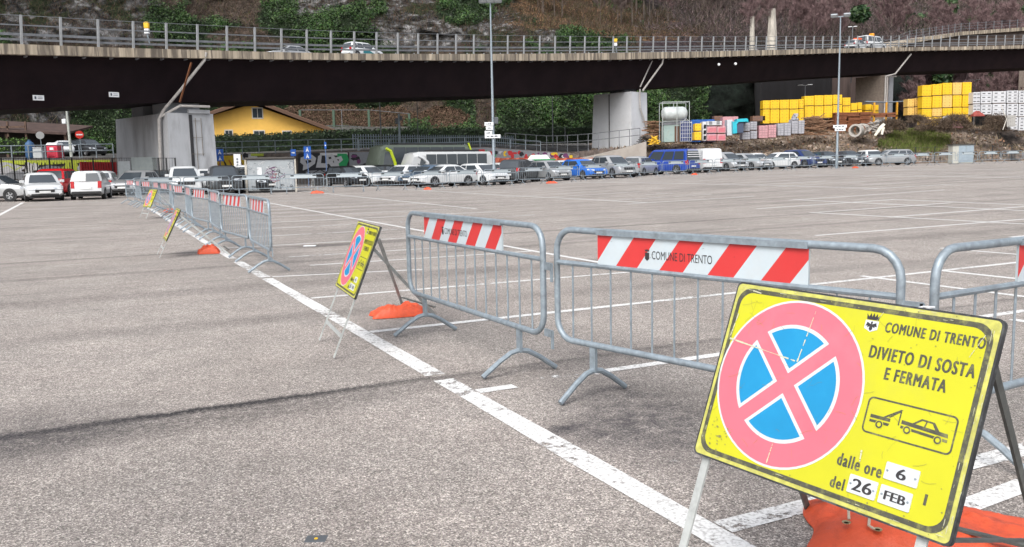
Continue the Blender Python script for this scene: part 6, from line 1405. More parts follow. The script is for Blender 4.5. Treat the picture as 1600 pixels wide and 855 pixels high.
# pink cabin, barrels, boxes on the upper street
def gcabin():
    q = P(82, 248, 73); t = thing('portable_toilet', 'pink portable toilet cabin on the upper street at the left', 'toilet cabin', (q[0], q[1], tzp(82, 73))); H = zpy(82, 73, 224)-tzp(82, 73); w_ = 8.6/FPX*73
    PK = mat('pink_plastic', (.62, .05, .09), .5, var=.06); mb = MB(); mb.bbox(-w_, w_, 0, 1.1, 0, H-.15, .05); mb.build('cabin', PK, t)
    mb = MB(); mb.loft([[(-w_*1.05, -.05, H-.15), (w_*1.05, -.05, H-.15), (w_*1.05, 1.15, H-.15), (-w_*1.05, 1.15, H-.15)], [(-w_*.8, .1, H+.05), (w_*.8, .1, H+.05), (w_*.8, 1, H+.05), (-w_*.8, 1, H+.05)]]); mb.build('roof', WHT, t)
    mb = MB(); mb.bbox(-w_*.7, w_*.7, -.03, 0, .15, H-.3, .01); d = mb.build('door', mat('pink_plastic_dark', (.5, .03, .06)), t); mb = MB(); mb.box(-w_*.35, w_*.35, -.036, -.031, H*.55, H*.72); mb.build('notice', WHT, d)
gcabin()
q = P(48, 248, 72); t = thing('blue_container', 'tall blue bin under the green hedge at the far left', 'bin', (q[0], q[1], tzp(48, 72))); mb = MB(); mb.lathe([(.3, 0), (.36, .1), (.36, 1.1), (.3, 1.3), (.12, 1.45), (.12, 1.55)], 14); mb.build('body', mat('blue_plastic', (.03, .09, .2)), t, True)
q = P(62, 248, 72); t = thing('grey_bin', 'light grey box bin left of the pink cabin', 'bin', (q[0], q[1], tzp(62, 72))); mb = MB(); mb.bbox(-.38, .38, -.3, .3, 0, .85, .04); mb.build('body', mat('grey_plastic', (.4, .42, .43)), t); mb = MB(); mb.bbox(-.4, .4, -.32, .32, .85, .95, .03); mb.build('lid', mat('grey_lid', (.3, .31, .32)), t)
def roundsign(px, pyc, pyb, Y, r, m1_, m2_, label, back=False):
    q = P(px, pyb, Y); zc = zpy(px, Y, pyc)-q[2]; t = thing('road_sign', label, 'road sign', q, math.atan2(-Y, -q[0])+math.pi/2); dx = (0); mb = MB(); mb.tube([(.1, 0, -.8), (0, 0, zc)], .03, 6); mb.build('pole', GALV, t)
    mb = MB(); mb.lathe([(.01, -.04), (r, -.04), (r, -.02), (.01, -.02)], 24, T=Matrix.Translation((0, 0, zc)), ax='y'); d = mb.build('disc', m1_, t)
    if m2_: mb = MB(); mb.box(-r*.75, r*.75, -.05, -.042, zc-r*.16, zc+r*.16); mb.build('white_bar', m2_, d)
roundsign(127, 210.5, 247, 68, .30, mat('sign_red', (.6, .03, .02)), WHT, 'round red no entry sign at the left of the big pier')
roundsign(65.5, 211.5, 246, 70, .30, mat('sign_back_grey', (.35, .36, .36)), None, 'round grey backed traffic sign at the far left')
# blue parking signs by the wall
PB = mat('sign_blue_panel', (.01, .10, .45), .45)
def bluesign(px, Y, panels, pyb, label, wpx=11, pict=True):
    q = P(px, pyb, Y); z0 = g(q[0], Y); t = thing('parking_sign', label, 'road sign', (q[0], Y, z0), math.atan2(-Y, -q[0])+math.pi/2); zt = zpy(px, Y, panels[0][0])-z0; mb = MB(); mb.tube([(0, .05, 0), (0, .05, zt)], .035, 6); mb.build('pole', mat('blue_pole', (.10, .16, .3)), t); w_ = wpx/2/FPX*Y
    for a, b_ in panels:
        za, zb = zpy(px, Y, a)-z0, zpy(px, Y, b_)-z0; m = MB(); m.bbox(-w_, w_, -.03, 0, zb, za, .008); p = m.build('panel', PB, t)
        m = MB(); h = za-zb
        if pict: m.lathe([(.01, -.036), (h*.09, -.036), (h*.09, -.034)], 10, T=Matrix.Translation((0, 0, za-h*.25)), ax='y'); m.add([(-h*.1, -.036, za-h*.38), (h*.08, -.036, za-h*.38), (h*.28, -.036, zb+h*.15), (h*.1, -.036, zb+h*.15), (0, -.036, zb+h*.35), (-h*.1, -.036, zb+h*.15), (-h*.25, -.036, zb+h*.15)], [(0, 1, 2, 3, 4, 5, 6)][::1])
        else: m.box(-w_*.6, w_*.6, -.036, -.032, zb+h*.4, zb+h*.6)
        m.build('pictogram', WHT, p)
bluesign(346, 62, [(233, 242.5), (243, 252)], 285, 'double blue pedestrian sign in front of the yellow graffiti')
bluesign(482.5, 66, [(229, 238.5), (239, 248.5)], 285, 'double blue pedestrian sign in front of the silver letters', 11)
bluesign(460.5, 66, [(233.5, 244)], 285, 'small blue sign just right of the graffiti covered cabinet', 8, False)
bluesign(511, 66, [(222, 232.5)], 285, 'narrow blue sign on a tall pole over the silver letters', 3, False)
# white banner
q = P(373, 285, 60); z0 = g(q[0], 60); t = thing('banner', 'tall white vertical banner in front of the yellow graffiti', 'banner', (q[0], 60, z0)); zt = zpy(373, 60, 241)-z0; mb = MB(); mb.bbox(-.24, .24, -.06, .06, .2, zt, .02); bnn = mb.build('panel', WHT, t); mb = MB()
for k in range(7): mb.box(-.05, .07, -.066, -.062, .8+k*.2, .94+k*.2)
mb.build('lettering', mat('sign_print_grey', (.12, .13, .15)), bnn); mb = MB(); mb.box(-.3, .3, -.2, .2, 0, .2); mb.build('foot', GALVD, t)
# graffiti covered cabinet
Yk = 51.5; q = P(425, 300, Yk); z0 = g(q[0], Yk); kb = thing('graffiti_cabinet', 'grey square kiosk cabinet covered in scribbled graffiti left of the silver letters', 'cabinet', (q[0], Yk, z0), math.atan2(-Yk, -q[0])+math.pi/2)
w_ = 35/FPX*Yk; H = zpy(425, Yk, 249)-z0; KG = mat('cabinet_grey', (.33, .36, .38), .6, .1, var=.12, scale=3, dirt=(.45, .47, .48), dirtscale=4, dirtamt=.5)
mb = MB(); mb.bbox(-w_, w_, 0, 2.0, .12, H, .03); mb.build('body', KG, kb); mb = MB(); mb.bbox(-w_*1.08, w_*1.06, -.1, 2.1, H, H+.12, .03); mb.build('roof', mat('cabinet_roof', (.06, .055, .05)), kb)
mb = MB(); mb.box(-w_-.14, -w_-.02, -.03, .1, 0, H); mb.box(w_+.02, w_+.12, -.03, .1, 0, H); mb.build('corner_post', mat('pale_post', (.42, .40, .35), .9, var=.3), kb); mb = MB(); mb.box(-w_, w_, .02, 1.9, 0, .12); mb.build('plinth', DARK, kb)
r = random.Random(8); mb = MB(); hh_ = [0]
def scr(x, z, rad, n, m_i, w0=.03, arcs=2.5):
    hh_[0] += 1; y = -.003-.0006*hh_[0]; a = r.uniform(0, 6); pts_ = [(x+rad*math.cos(a+k*arcs/n)*(1+.3*math.sin(k)), z+rad*.8*math.sin(a+k*arcs/n)) for k in range(n)]
    for (xa, za), (xb, zb) in zip(pts_, pts_[1:]):
        L = math.hypot(xb-xa, zb-za)+1e-6; nx_, nz_ = -(zb-za)/L*w0/2, (xb-xa)/L*w0/2; mb.add([(xa-nx_, y, za-nz_), (xb-nx_, y, zb-nz_), (xb+nx_, y, zb+nz_), (xa+nx_, y, za+nz_)], [(0, 1, 2, 3)], m_i)
for k in range(16): scr(.15+r.gauss(0, .12), 1.05+r.gauss(0, .12), r.uniform(.15, .5), 9, r.choice([0, 1, 1, 2]))
for k in range(30): scr(r.uniform(-w_*.8, w_*.9), r.uniform(.22, .42), .08, 6, 0, .022, 4)
for k in range(30): scr(r.uniform(-w_*.95, w_*.9), r.uniform(1.2, 1.75), r.uniform(.05, .16), 6, r.choice([0, 3]), .015, 3)
mb.build('graffiti', [GK, gmat('brownred', (.25, .06, .05)), GP, GW], kb); mb = MB(); mb.box(-.78, -.52, -.028, -.024, 1.0, 1.5); mb.build('notice', WHT, kb)
# black mesh fence at the left, in front of the wall
bf = thing('mesh_fence', 'black post and mesh fence behind the leftmost cars', 'fence', (0, 0, 0)); BKM = mat('black_fence', (.02, .022, .024), .6); me = None
pts_ = []
for px in (-40, 5, 24, 44, 80, 115, 148, 178, 208, 237, 250, 262, 276):
    Y = 60 if px < 240 else 56.0; q = P(px, 285, Y); zt = zpy(px, Y, 246.5); m = MB(); m.box(q[0]-.04, q[0]+.04, Y-.04, Y+.04, 0, zt); m.build('post', BKM, bf); pts_.append((q[0], Y, zt))
mb = MB()
for (a, b_) in zip(pts_, pts_[1:]):
    for f in (.99, .6, .2): mb.bar((a[0], a[1], a[2]*f), (b_[0], b_[1], b_[2]*f), .03, .03)
    n = int((b_[0]-a[0])/.16)
    for k in range(1, n): t_ = k/n; x, y, z = [a[i]+(b_[i]-a[i])*t_ for i in range(3)]; mb.box(x-.006, x+.006, y-.006, y+.006, .1, z)
mb.build('mesh', BKM, bf)
t = thing('metal_gate', 'pale sheet metal panel leaning in front of the big pier', 'panel', P(205, 285, 59)); q = P(205, 285, 59); mb = MB(); a, b_ = P(186, 285, 59)-q, P(205, 285, 59)-q; mb.box(a[0], b_[0], 0, .06, -.3, zpy(195, 59, 252)-q[2]); mb.build('sheet', mat('pale_sheet', (.42, .46, .48), .5, .2), t); mb = MB(); mb.box(.1, 1.9, 0, .06, -.3, zpy(220, 59, 246)-q[2]); mb.build('sheet', mat('green_grey_sheet', (.30, .34, .34), .6), t)
# orange net
on = thing('orange_net_fence', 'orange plastic safety net strung behind the parked cars', 'safety net', (0, 0, 0)); mb = MB(); rg = []
for k in range(60):
    px = 726+k*5.0; Y = icol(px, EDGE_Y)-3.0-min(4, max(0, (px-900)/20)); top_ = 239.5+.6*math.sin(k*1.7)+(px-726)*.0+(9.0 if px < 760 else 7.5); bot = 260; a = P(px, top_, Y); b_ = P(px, bot, Y); dy = .12*math.sin(k*2.1); rg.append((a[0], a[1]+dy, a[2])); rg.append((b_[0], b_[1]-dy, b_[2]))
mb.add(rg, [(2*k, 2*k+1, 2*k+3, 2*k+2)[::-1] for k in range(59)]); nm = mat('orange_net', (.42, .10, .055), .7, var=.25, scale=2); mb.build('net', nm, on)
me = MB().box(-.04, .04, -.04, .04, -.2, 1.5).mesh('post', RUST)
for k in range(0, 60, 6): c = link('post', me, on); px = 726+k*5; Y = icol(px, EDGE_Y)-3.05-min(4, max(0, (px-900)/20)); c.location = (ray(px, 250)[0]*Y, Y, g(ray(px, 250)[0]*Y, Y))
# green skip
q = P(842, 262, 79); t = thing('green_skip', 'green rubbish skip with a pale cover behind the white cars', 'skip', (q[0], 79, g(q[0], 79))); mb = MB(); mb.loft([[(-.9, -.6, .2), (.9, -.6, .2), (.9, .6, .2), (-.9, .6, .2)], [(-1.35, -.8, 1.55), (1.35, -.8, 1.55), (1.35, .8, 1.55), (-1.35, .8, 1.55)]]); mb.bbox(-1.5, 1.5, -.85, .85, 1.5, 1.62, .02); mb.build('body', mat('green_paint', (.02, .25, .08), .5), t); mb = MB(); mb.loft([[(-1.0, -.6, 1.62), (1.0, -.6, 1.62), (1.0, .6, 1.62), (-1.0, .6, 1.62)], [(-.7, -.4, 2.0), (.7, -.4, 2.0), (.7, .4, 2.0), (-.7, .4, 2.0)]]); mb.build('cover', WHT, t)
# ================================================================ the building yard
def shrink(px, Y, py): return P(px, py, Y)
YB = mat('yellow_wrap', (.74, .46, .012), .45, var=.07, scale=.9); YB2 = mat('yellow_wrap_pale', (.70, .45, .12), .5, var=.1, scale=1); WB = mat('white_wrap', (.55, .56, .58), .5, var=.08, scale=1); GB_ = mat('grey_blocks', (.34, .34, .37), .8, var=.2, scale=4); PKB = mat('pink_wrap', (.50, .26, .28), .6, var=.2, scale=3); PKR = mat('pink_red_wrap', (.55, .12, .16), .6); INKY = mat('print_brown', (.35, .14, .02)); INKG = mat('print_dark', (.08, .08, .09))
DIR = np.array([.93, .37])
PK_n = {}
def pack(pxa, pxb, pya, pyb, Y, m, label, kind='dots', ink=INKY, depth=1.1, name='wrapped_pallet', cat_='pallet', group=None, yaw=None):
    a = P(pxa, pyb, Y); b_ = P(pxb, pya, Y); x0, x1, z1 = a[0], b_[0], b_[2]; w_ = x1-x0; h = z1-a[2]; t = thing(name, label, cat_, ((x0+x1)/2, Y, a[2]), 0, group)
    mb = MB(); mb.bbox(-w_/2+.004, w_/2-.004, 0, depth, .07, h-.004, .012); pk = mb.build('wrapped_load', m, t)
    mb = MB()
    for y in (.02, depth-.12): mb.box(-w_/2+.04, w_/2-.04, y, y+.1, .0, .07)
    for x in (-w_/2+.05, -.05, w_/2-.15): mb.box(x, x+.1, .01, depth-.01, .02, .068)
    mb.build('wooden_pallet', BW, t)
    mb = MB(); r = random.Random(int(pxa*7+pya*3)); e = -.006
    if kind == 'dots':
        nxn = max(2, round(w_/.42)); nzn = max(2, round(h/.36))
        for i in range(nxn):
            for j in range(nzn):
                cx = -w_/2+w_*(i+.5)/nxn; cz = .1+(h-.1)*(j+.5)/nzn; s_ = .055; mb.add([(cx-s_, e, cz-s_*.7), (cx+s_, e, cz-s_*.7), (cx+s_*.6, e, cz+s_*.5), (cx-s_*.3, e, cz+s_*.8)], [(0, 1, 2, 3)])
    elif kind == 'bricks':
        for j in range(1, max(2, round(h/.25))): z = .1+(h-.1)*j/max(2, round(h/.25)); mb.box(-w_/2+.04, w_/2-.04, e, .01, z-.012, z+.012)
        for j in range(round(h/.25)):
            for i in range(1, max(2, round(w_/.3))): x = -w_/2+w_*i/max(2, round(w_/.3)); z = .1+(h-.1)*j/max(1, round(h/.25)); mb.box(x-.01, x+.01, e, .01, z+.03, z+.2)
    elif kind == 'logo':
        nxn = max(2, round(w_/.6)); nzn = max(2, round(h/.4))
        for i in range(nxn):
            for j in range(nzn): cx = -w_/2+w_*(i+.5)/nxn; cz = .1+(h-.1)*(j+.5)/nzn; mb.bbox(cx-.16, cx+.16, e, e+.004, cz-.06, cz+.05, .001)
        for j in range(1, nzn): z = .1+(h-.1)*j/nzn; mb.box(-w_/2+.03, w_/2-.03, e, .01, z-.008, z+.008)
    elif kind == 'zig':
        for j in range(3):
            for i in range(6): x = -w_/2+.1+(w_-.2)*i/6; z = .15+(h-.3)*j/3; mb.add([(x, e, z), (x+.08, e, z), (x+.08+(w_-.2)/6, e, z+h*.2), (x+(w_-.2)/6, e, z+h*.2)], [(0, 1, 2, 3)])
    if mb.v: mb.build('print', ink, pk)
    return t
def wall_of(cols, Y, m, nm, where, kind, ink=INKY, G_=None):
    """cols: (px0, px1, [py boundaries from top to bottom]); every pack is a pallet of its own"""
    for i, (a, b_, ys_) in enumerate(cols):
        for j in range(len(ys_)-1):
            pos_ = 'top' if j == 0 else ('bottom' if j == len(ys_)-2 and len(ys_) > 2 else 'middle')
            mm = m[(i+j) % len(m)] if isinstance(m, list) else m
            pack(a, b_, ys_[j], ys_[j+1], Y+i*.12, mm, '%s %s, %s column from left, %s layer' % (nm, where, ordn(i), ['top', 'second', 'third', 'fourth'][j] if len(ys_) > 3 else pos_), kind, ink, group=G_)
wall_of([(1192, 1203, [157, 171, 194]), (1203.5, 1218, [156.5, 171, 193.5]), (1218.5, 1233, [156, 171, 193]), (1233.5, 1248, [155.5, 171, 192.5]), (1248.5, 1256, [155, 170, 192])], 96, YB, 'yellow pallet', 'in the low left yellow stack', 'dots', G_='yellow pallets, low left stack')
wall_of([(1257, 1272, [150, 166, 186]), (1272.5, 1287, [149, 166, 185]), (1287.5, 1301, [148.5, 165, 185]), (1301.5, 1316, [148, 164, 184])], 97.5, YB, 'yellow pallet', 'behind the right lamp mast', 'dots', G_='yellow pallets behind the mast')
wall_of([(1316.5, 1329, [152.5, 166, 184])], 99, YB, 'yellow pallet', 'just right of the lamp mast', 'dots')
wall_of([(1330, 1340, [161, 173, 183]), (1340.5, 1347, [160, 172, 183]), (1352, 1362, [163, 173, 183]), (1362.5, 1373, [164, 174, 183])], 103, YB, 'yellow pallet', 'behind the lumber', 'plain')
wall_of([(1418, 1429, [154.5, 168, 181]), (1429.5, 1440, [153.5, 167, 181])], 99, YB2, 'pale yellow pallet', 'left of the tallest stack', 'dots')
wall_of([(1440.5, 1456, [133, 151, 170, 184, 196]), (1456.5, 1472, [131.5, 150, 169.5, 183, 198]), (1472.5, 1488, [129.5, 149, 169, 182, 196]), (1488.5, 1503, [129, 149, 168, 181, 194]), (1503.5, 1518.5, [128.5, 149, 168, 180, 193])], 97.5, [YB, YB, YB, YB2], 'yellow pallet', 'in the tallest yellow stack', 'dots', G_='yellow pallets, tallest stack')
wall_of([(1520, 1532, [144, 163, 180]), (1532.5, 1550, [143, 163, 180]), (1550.5, 1572, [142.5, 162, 182]), (1573, 1591, [141.5, 162, 183, 204]), (1591.5, 1611, [141.5, 162, 183, 205])], 97, WB, 'white pallet', 'in the right edge stack', 'logo', INKG, G_='white pallets at the right edge')
# front row from left to right
pack(1086, 1096, 193, 205.5, 86, YB, 'upper of two small yellow pallets right of the blue container', 'dots'); pack(1085, 1096, 206, 220, 86, YB, 'lower of two small yellow pallets right of the blue container', 'dots')
pack(1097.5, 1104, 190, 221, 87, WB, 'narrow tall white wrapped pallet beside the small yellow ones', 'zig', INKG)
pack(1104.5, 1128, 189, 197, 87, WB, 'flat white pack lying on top of the pink patterned pallets', 'logo', INKG)
pack(1104.5, 1120, 197.5, 209, 87, PKB, 'pink patterned pallet, upper left of four', 'zig', PKR); pack(1120.5, 1134, 197.5, 209, 87, PKB, 'pink patterned pallet, upper right of four', 'zig', PKR); pack(1104.5, 1120, 209.5, 221, 87, PKB, 'pink patterned pallet, lower left of four', 'zig', PKR); pack(1120.5, 1134, 209.5, 221, 87, PKB, 'pink patterned pallet, lower right of four', 'zig', PKR)
pack(1129, 1153.5, 182, 209, 90, PKB, 'big pale pink pallet standing behind the white and cyan one', 'zig', PKR)
pack(1136, 1145, 187, 213, 87.5, WB, 'plain white wrapped pallet left of the cyan film', 'plain')
CY = mat('cyan_film', (.02, .42, .52), .4, var=.15, scale=2); q = P(1157, 208, 87); t = thing('film_wrapped_stack', 'dark stack partly covered by bright cyan plastic film', 'wrapped stack', q); mb = MB(); mb.bbox(-.45, .3, 0, 1, 0, 1.1, .04); mb.build('load', mat('dark_blue_load', (.05, .07, .12)), t)
mb = MB(); mb.loft([[(-.75, -.06, -.05), (-.35, -.08, 0), (-.35, .9, 0), (-.75, .9, 0)], [(-.78, -.08, .9), (-.4, -.1, .9), (-.4, .9, .9), (-.78, .9, .9)], [(-.78, -.1, 1.15), (-.2, -.1, 1.1), (-.2, .9, 1.1), (-.78, .9, 1.2)]]); mb.loft([[(-.4, -.12, 1.08), (-.4, 1, 1.08), (-.4, 1, 1.38), (-.4, -.12, 1.38)], [(.6, -.15, 1.12), (.6, 1, 1.12), (.6, 1, 1.42), (.6, -.15, 1.42)], [(.75, -.1, 1.0), (.75, 1, 1.0), (.72, 1, 1.3), (.72, -.1, 1.3)]]); mb.build('film', CY, t)
pack(1160, 1172, 192, 206, 88, GB_, 'grey block pallet, upper one right of the cyan film', 'bricks', INKG); pack(1160, 1172, 206.5, 219, 88, GB_, 'grey block pallet, lower one right of the cyan film', 'bricks', INKG); pack(1172.5, 1183, 190, 204, 89, GB_, 'grey block pallet on the second grey column, upper', 'bricks', INKG); pack(1172.5, 1183, 204.5, 218, 89, GB_, 'grey block pallet on the second grey column, lower', 'bricks', INKG)
pack(1186, 1200, 196, 217, 89, PKB, 'pinkish brick pallet below the left end of the yellow stack', 'bricks', INKG); pack(1200.5, 1213, 195, 216, 89, PKB, 'pinkish brick pallet, second below the yellow stack', 'bricks', INKG); pack(1215, 1225, 193, 213, 89.5, GB_, 'grey block pallet with dark joints left of the pyramid of blocks', 'bricks', INKG); pack(1225.5, 1236, 192, 213, 89.5, GB_, 'grey block pallet directly left of the leaning blocks', 'bricks', INKG)
pack(1237, 1247, 189, 210, 90, GB_, 'darker grey block pallet under the small block heap', 'bricks', INKG); pack(1247.5, 1257, 188, 210, 90, GB_, 'darker grey block pallet beside the wooden frame', 'bricks', INKG)
pack(1176, 1196, 181, 190, 96, mat('brown_wood2', (.17, .09, .06)), 'flat brown bundle of boards behind the grey blocks', 'bricks', INKG, name='board_bundle', cat_='boards'); pack(1116, 1129, 181, 189, 92, mat('brown_wood2', (.17, .09, .06)), 'brown bundle of boards above the pink pallets', 'bricks', INKG, name='board_bundle', cat_='boards')
# heaps of loose boards, blocks
def heap(px, pyb, Y, wpx, pyt, n, m, label, name='board_heap', cat_='boards', L=(.8, 2.2), seed=1, flat=.25, sec=(.12, .05)):
    q = P(px, pyb, Y); w_ = wpx/FPX*Y; h = zpy(px, Y, pyt)-q[2]; t = thing(name, label, cat_, q); mb = MB(); r = random.Random(seed)
    for k in range(n):
        z = r.random()**1.3*h; x = r.uniform(-.5, .5)*w_*(1-.6*z/h); y = r.uniform(0, 1.2); a = r.uniform(-.5, .5) if r.random() < .8 else r.uniform(0, 3); l_ = r.uniform(*L); dz = r.uniform(-flat, flat)*l_*.5
        mb.bar((x-math.cos(a)*l_/2, y-math.sin(a)*l_/2*.5, max(.03, z-dz)), (x+math.cos(a)*l_/2, y+math.sin(a)*l_/2*.5, max(.03, z+dz)), *sec)
    mb.build('pieces', m, t); return t
WD1 = mat('weathered_boards', (.26, .15, .09), .9, var=.5, scale=4); WD2 = mat('rusty_brown_boards', (.22, .08, .035), .9, var=.45, scale=3, dirt=(.08, .03, .02), dirtscale=3, dirtamt=.7)
heap(1020, 223, 90, 26, 188, 150, WD1, 'tall pile of old pallets and boards right of the centre pier', seed=2, L=(.7, 1.3), flat=.04)
heap(1008, 227, 88, 22, 212, 60, mat('dark_scrap', (.07, .065, .06), .9, var=.5), 'dark scrap heap at the foot of the centre pier', 'scrap_heap', 'scrap', seed=3, L=(.3, .9), flat=.8)
heap(1030, 216, 90.5, 12, 196, 40, mat('brick_red', (.3, .12, .08), .9, var=.3), 'small pile of reddish boards beside the pallets pile', seed=9, L=(.5, .9), flat=.03)
heap(1023, 226, 87, 14, 214, 46, YEL, 'yellow hose and tubes heaped below the board pile', 'yellow_heap', 'scrap', seed=4, L=(.3, .6), flat=.9, sec=(.06, .06))
heap(1245, 208, 91, 12, 178, 60, GB_, 'small pyramid of loose grey blocks', 'block_heap', 'blocks', seed=5, L=(.3, .5), flat=.4, sec=(.2, .2))
heap(1278, 211, 92, 40, 182, 130, WD1, 'untidy heap of brown boards left of the lumber stack', seed=6, L=(.9, 2.4), flat=.35)
q = P(1337, 211, 97); t = thing('lumber_stack', 'large neat stack of rusty brown formwork boards behind the concrete pipe', 'lumber stack', q); mb = MB(); x0, x1 = (1304-1337)/FPX*97, (1362-1337)/FPX*97; h = zpy(1337, 97, 175)-q[2]; r = random.Random(4); n = 16
for k in range(n):
    for j in range(3): a = x0+(x1-x0)*j/3+r.uniform(-.08, .08); mb.box(a+.04, a+(x1-x0)/3-.04+r.uniform(-.1, .12), r.uniform(-.1, .05), 2.2, h*k/n+.008, h*(k+1)/n-.03)
mb.build('boards', WD2, t)
q = P(1340, 184, 98.5); t = thing('timber_beams', 'long rusty beams lying level across the top of the lumber stack', 'beams', q); mb = MB()
for k in range(3): mb.bar((-1.6, .3*k, .25-.02*k), (4.4, .3*k+.2, .42-.02*k), .15, .2)
mb.build('beam', WD2, t)
# roofed rack with grey pipes
q = P(1383, 200, 102); t = thing('pipe_rack', 'yellow posted rack with a bundle of grey pipes on top', 'rack', q); mb = MB(); hz_ = zpy(1383, 102, 160)-q[2]
for x in (-1.35, .05, 1.3): mb.box(x-.09, x+.09, -.1, .1, -.5, hz_)
mb.build('post', mat('rack_yellow', (.55, .27, .02), .6, var=.3), t); mb = MB()
for k in range(5): mb.tube([(-2.3, .1*k, hz_+.1+.06*(k % 2)), (0, .1*k, hz_+.0), (2.3, .1*k, hz_+.08)], .06, 6)
mb.build('pipes', mat('grey_blue_pipe', (.16, .19, .23), .5), t); mb = MB(); mb.box(-1.4, 1.4, -.1, .1, hz_*.42, hz_*.5); mb.build('cross_beam', WD2, t); mb = MB(); mb.bbox(-.9, .7, .1, .7, .3, hz_*.34, .1); mb.build('machine', mat('machine_grey', (.2, .21, .22), .6, var=.5, scale=3), t)
# concrete pipes
CP = mat('pipe_concrete', (.40, .38, .35), .9, var=.2, scale=3)
for px, py, rr, lab in ((1336, 204, .68, 'large concrete pipe lying open end forward below the lumber stack'), (1346, 202, .60, 'second concrete pipe lying behind the large one')):
    q = P(px, py, 92.5 if px == 1336 else 93.2); t = thing('concrete_pipe', lab, 'pipe', q, math.radians(-38)); mb = MB(); mb.lathe([(rr*.72, -.0), (rr, 0), (rr, 1.1), (rr*.72, 1.1), (rr*.72, .0)], 26, ax='y', T=None); 
    mb.f = [f for f in mb.f if len(f) == 4]; mb.m = [0]*len(mb.f); mb.build('ring', CP, t, True)
heap(1366, 208, 92, 18, 190, 26, mat('broken_concrete', (.36, .33, .30), .9, var=.2), 'broken pale concrete slabs beside the pipes', 'rubble_heap', 'rubble', seed=12, L=(.4, .9), flat=.9, sec=(.35, .1))
q = P(1374, 210, 91.5); t = thing('torn_sheet', 'torn cream coloured sheets hanging over the edge of the yard', 'sheeting', q); mb = MB(); mb.loft([[(-.55, 0, -.1), (-.35, -.05, -.15), (-.35, .05, -.1), (-.55, .06, -.1)], [(.0, .2, .75), (.3, .1, .6), (.3, .25, .6), (.05, .25, .8)], [(.6, .4, 1.15), (.75, .3, 1.0), (.75, .4, 1.0), (.6, .5, 1.2)]]); mb.loft([[(.15, 0, .0), (.35, -.05, -.05), (.35, .05, 0), (.15, .06, 0)], [(.35, .2, .75), (.6, .1, .7), (.6, .2, .7), (.35, .25, .75)]]); mb.build('sheet', mat('cream_plastic', (.55, .53, .45), .7, var=.1), t)
# tangles of dry vines
def tangle(px, pyb, Y, wpx, pyt, label, n=2600, cols=((.12, .085, .06), (.16, .12, .09), (.08, .06, .045))):
    q = P(px, pyb, Y); t = thing('dry_bush', label, 'bush', q); w_ = wpx/FPX*Y; h = zpy(px, Y, pyt)-q[2]; u = rng.random((n, 3)); p = np.stack([(u[:, 0]-.5)*w_, u[:, 1]*1.8, np.abs(rng.random(n))**.8*h*(1-((u[:, 0]-.5)*2)**4)*(.7+.5*fbm(u*[5, 1, 1], 2, px % 7))], 1); v_, f_, c_ = twigs(p, .5, .035, list(cols), .1); link('branches', npmesh('branches', v_, f_, TWIG, c_), t)
    m = MB()
    for k in range(6): m.tube([((k-2.5)*w_*.12, .8, -.1), ((k-2.5)*w_*.16, .8, h*.55)], [.05, .02], 5)
    m.build('stem', BARK, t)
tangle(1398, 203, 94, 40, 184, 'brown tangle of dry vines right of the rack'); tangle(1465, 202, 93, 50, 184, 'low brown tangle in front of the tall yellow stack'); tangle(1498, 200, 93, 46, 176, 'dense dark brown bramble in front of the white stacks', 4200); tangle(1563, 204, 93, 34, 176, 'dark bramble at the corner of the white stacks', 2600); tangle(1440, 190, 95, 26, 180, 'grey brown dry bush left of the tall yellow stack', 1500)
q = P(1478, 197, 95); t = thing('plastic_bag', 'crumpled white plastic sack in front of the tall yellow stack', 'sack', q); mm_ = bag_mesh(1.5, 1.0, .9, 21, .3); mm_.build('sack', WB, t, True); q = P(1493, 200, 94); t = thing('plastic_bag', 'pinkish crumpled sack right of the white one', 'sack', q); bag_mesh(1.3, .9, .6, 22, .3).build('sack', PKB, t, True)
q = P(1527, 182, 95); t = thing('red_bundle', 'dark red bundle at the foot of the white stacks', 'bundle', q); bag_mesh(1.2, .9, .5, 25, .2).build('bundle', mat('dull_red', (.25, .05, .04), .8, var=.3), t, True)
q = P(1580, 198, 92.5); t = thing('wooden_panel', 'grey slatted panel leaning against the white stacks', 'panel', q); mb = MB()
for k in range(5): mb.box(-.45+k*.18, -.31+k*.18, 0, .04, 0, 1.2)
mb.box(-.48, .48, -.03, 0, .1, .2); mb.box(-.48, .48, -.03, 0, .95, 1.05); mb.build('slats', mat('grey_wood', (.36, .35, .33), .9), t)
q = P(1567, 200, 92); t = thing('bent_pole', 'bent pale pole standing in the brambles', 'pole', q); mb = MB(); mb.tube([(0, 0, -.2), (.35, 0, .9), (0, 0, 1.6), (-.3, 0, 2.4)], .04, 6); mb.build('shaft', STN, t)
# tank on a frame, teal box, blue container
q = P(1056, 221, 88); t = thing('water_tank', 'white cylindrical tank raised on a grey steel frame', 'tank', q); hb = zpy(1056, 88, 188.5)-q[2]; mb = MB(); T = Matrix.Translation((0, .9, hb+.72))@Matrix.Rotation(math.radians(8), 4, 'Z'); mb.lathe([(.05, -1.32), (.45, -1.25), (.66, -1.05), (.70, -.9), (.70, .9), (.66, 1.05), (.45, 1.25), (.05, 1.3)], 24, T=T, ax='x'); mb.build('vessel', mat('tank_white', (.48, .52, .52), .5, var=.15, scale=2), t, True)
mb = MB(); 
for x in (-1.35, .1, 1.35):
    for y in (0, 1.8): mb.bar((x, y, 0), (x, y, hb+1.9), .06, .06, up=(0, 1, 0))
for z in (hb-.05, hb+1.85): mb.bar((-1.35, 0, z), (1.35, 0, z+.0), .06, .06); mb.bar((-1.35, 1.8, z), (1.35, 1.8, z), .06, .06)
for x in (-1.35, 1.35): mb.bar((x, 0, hb+1.85), (x, 1.8, hb+1.85), .05, .05)
mb.build('frame', mat('frame_grey', (.35, .38, .38), .6), t)
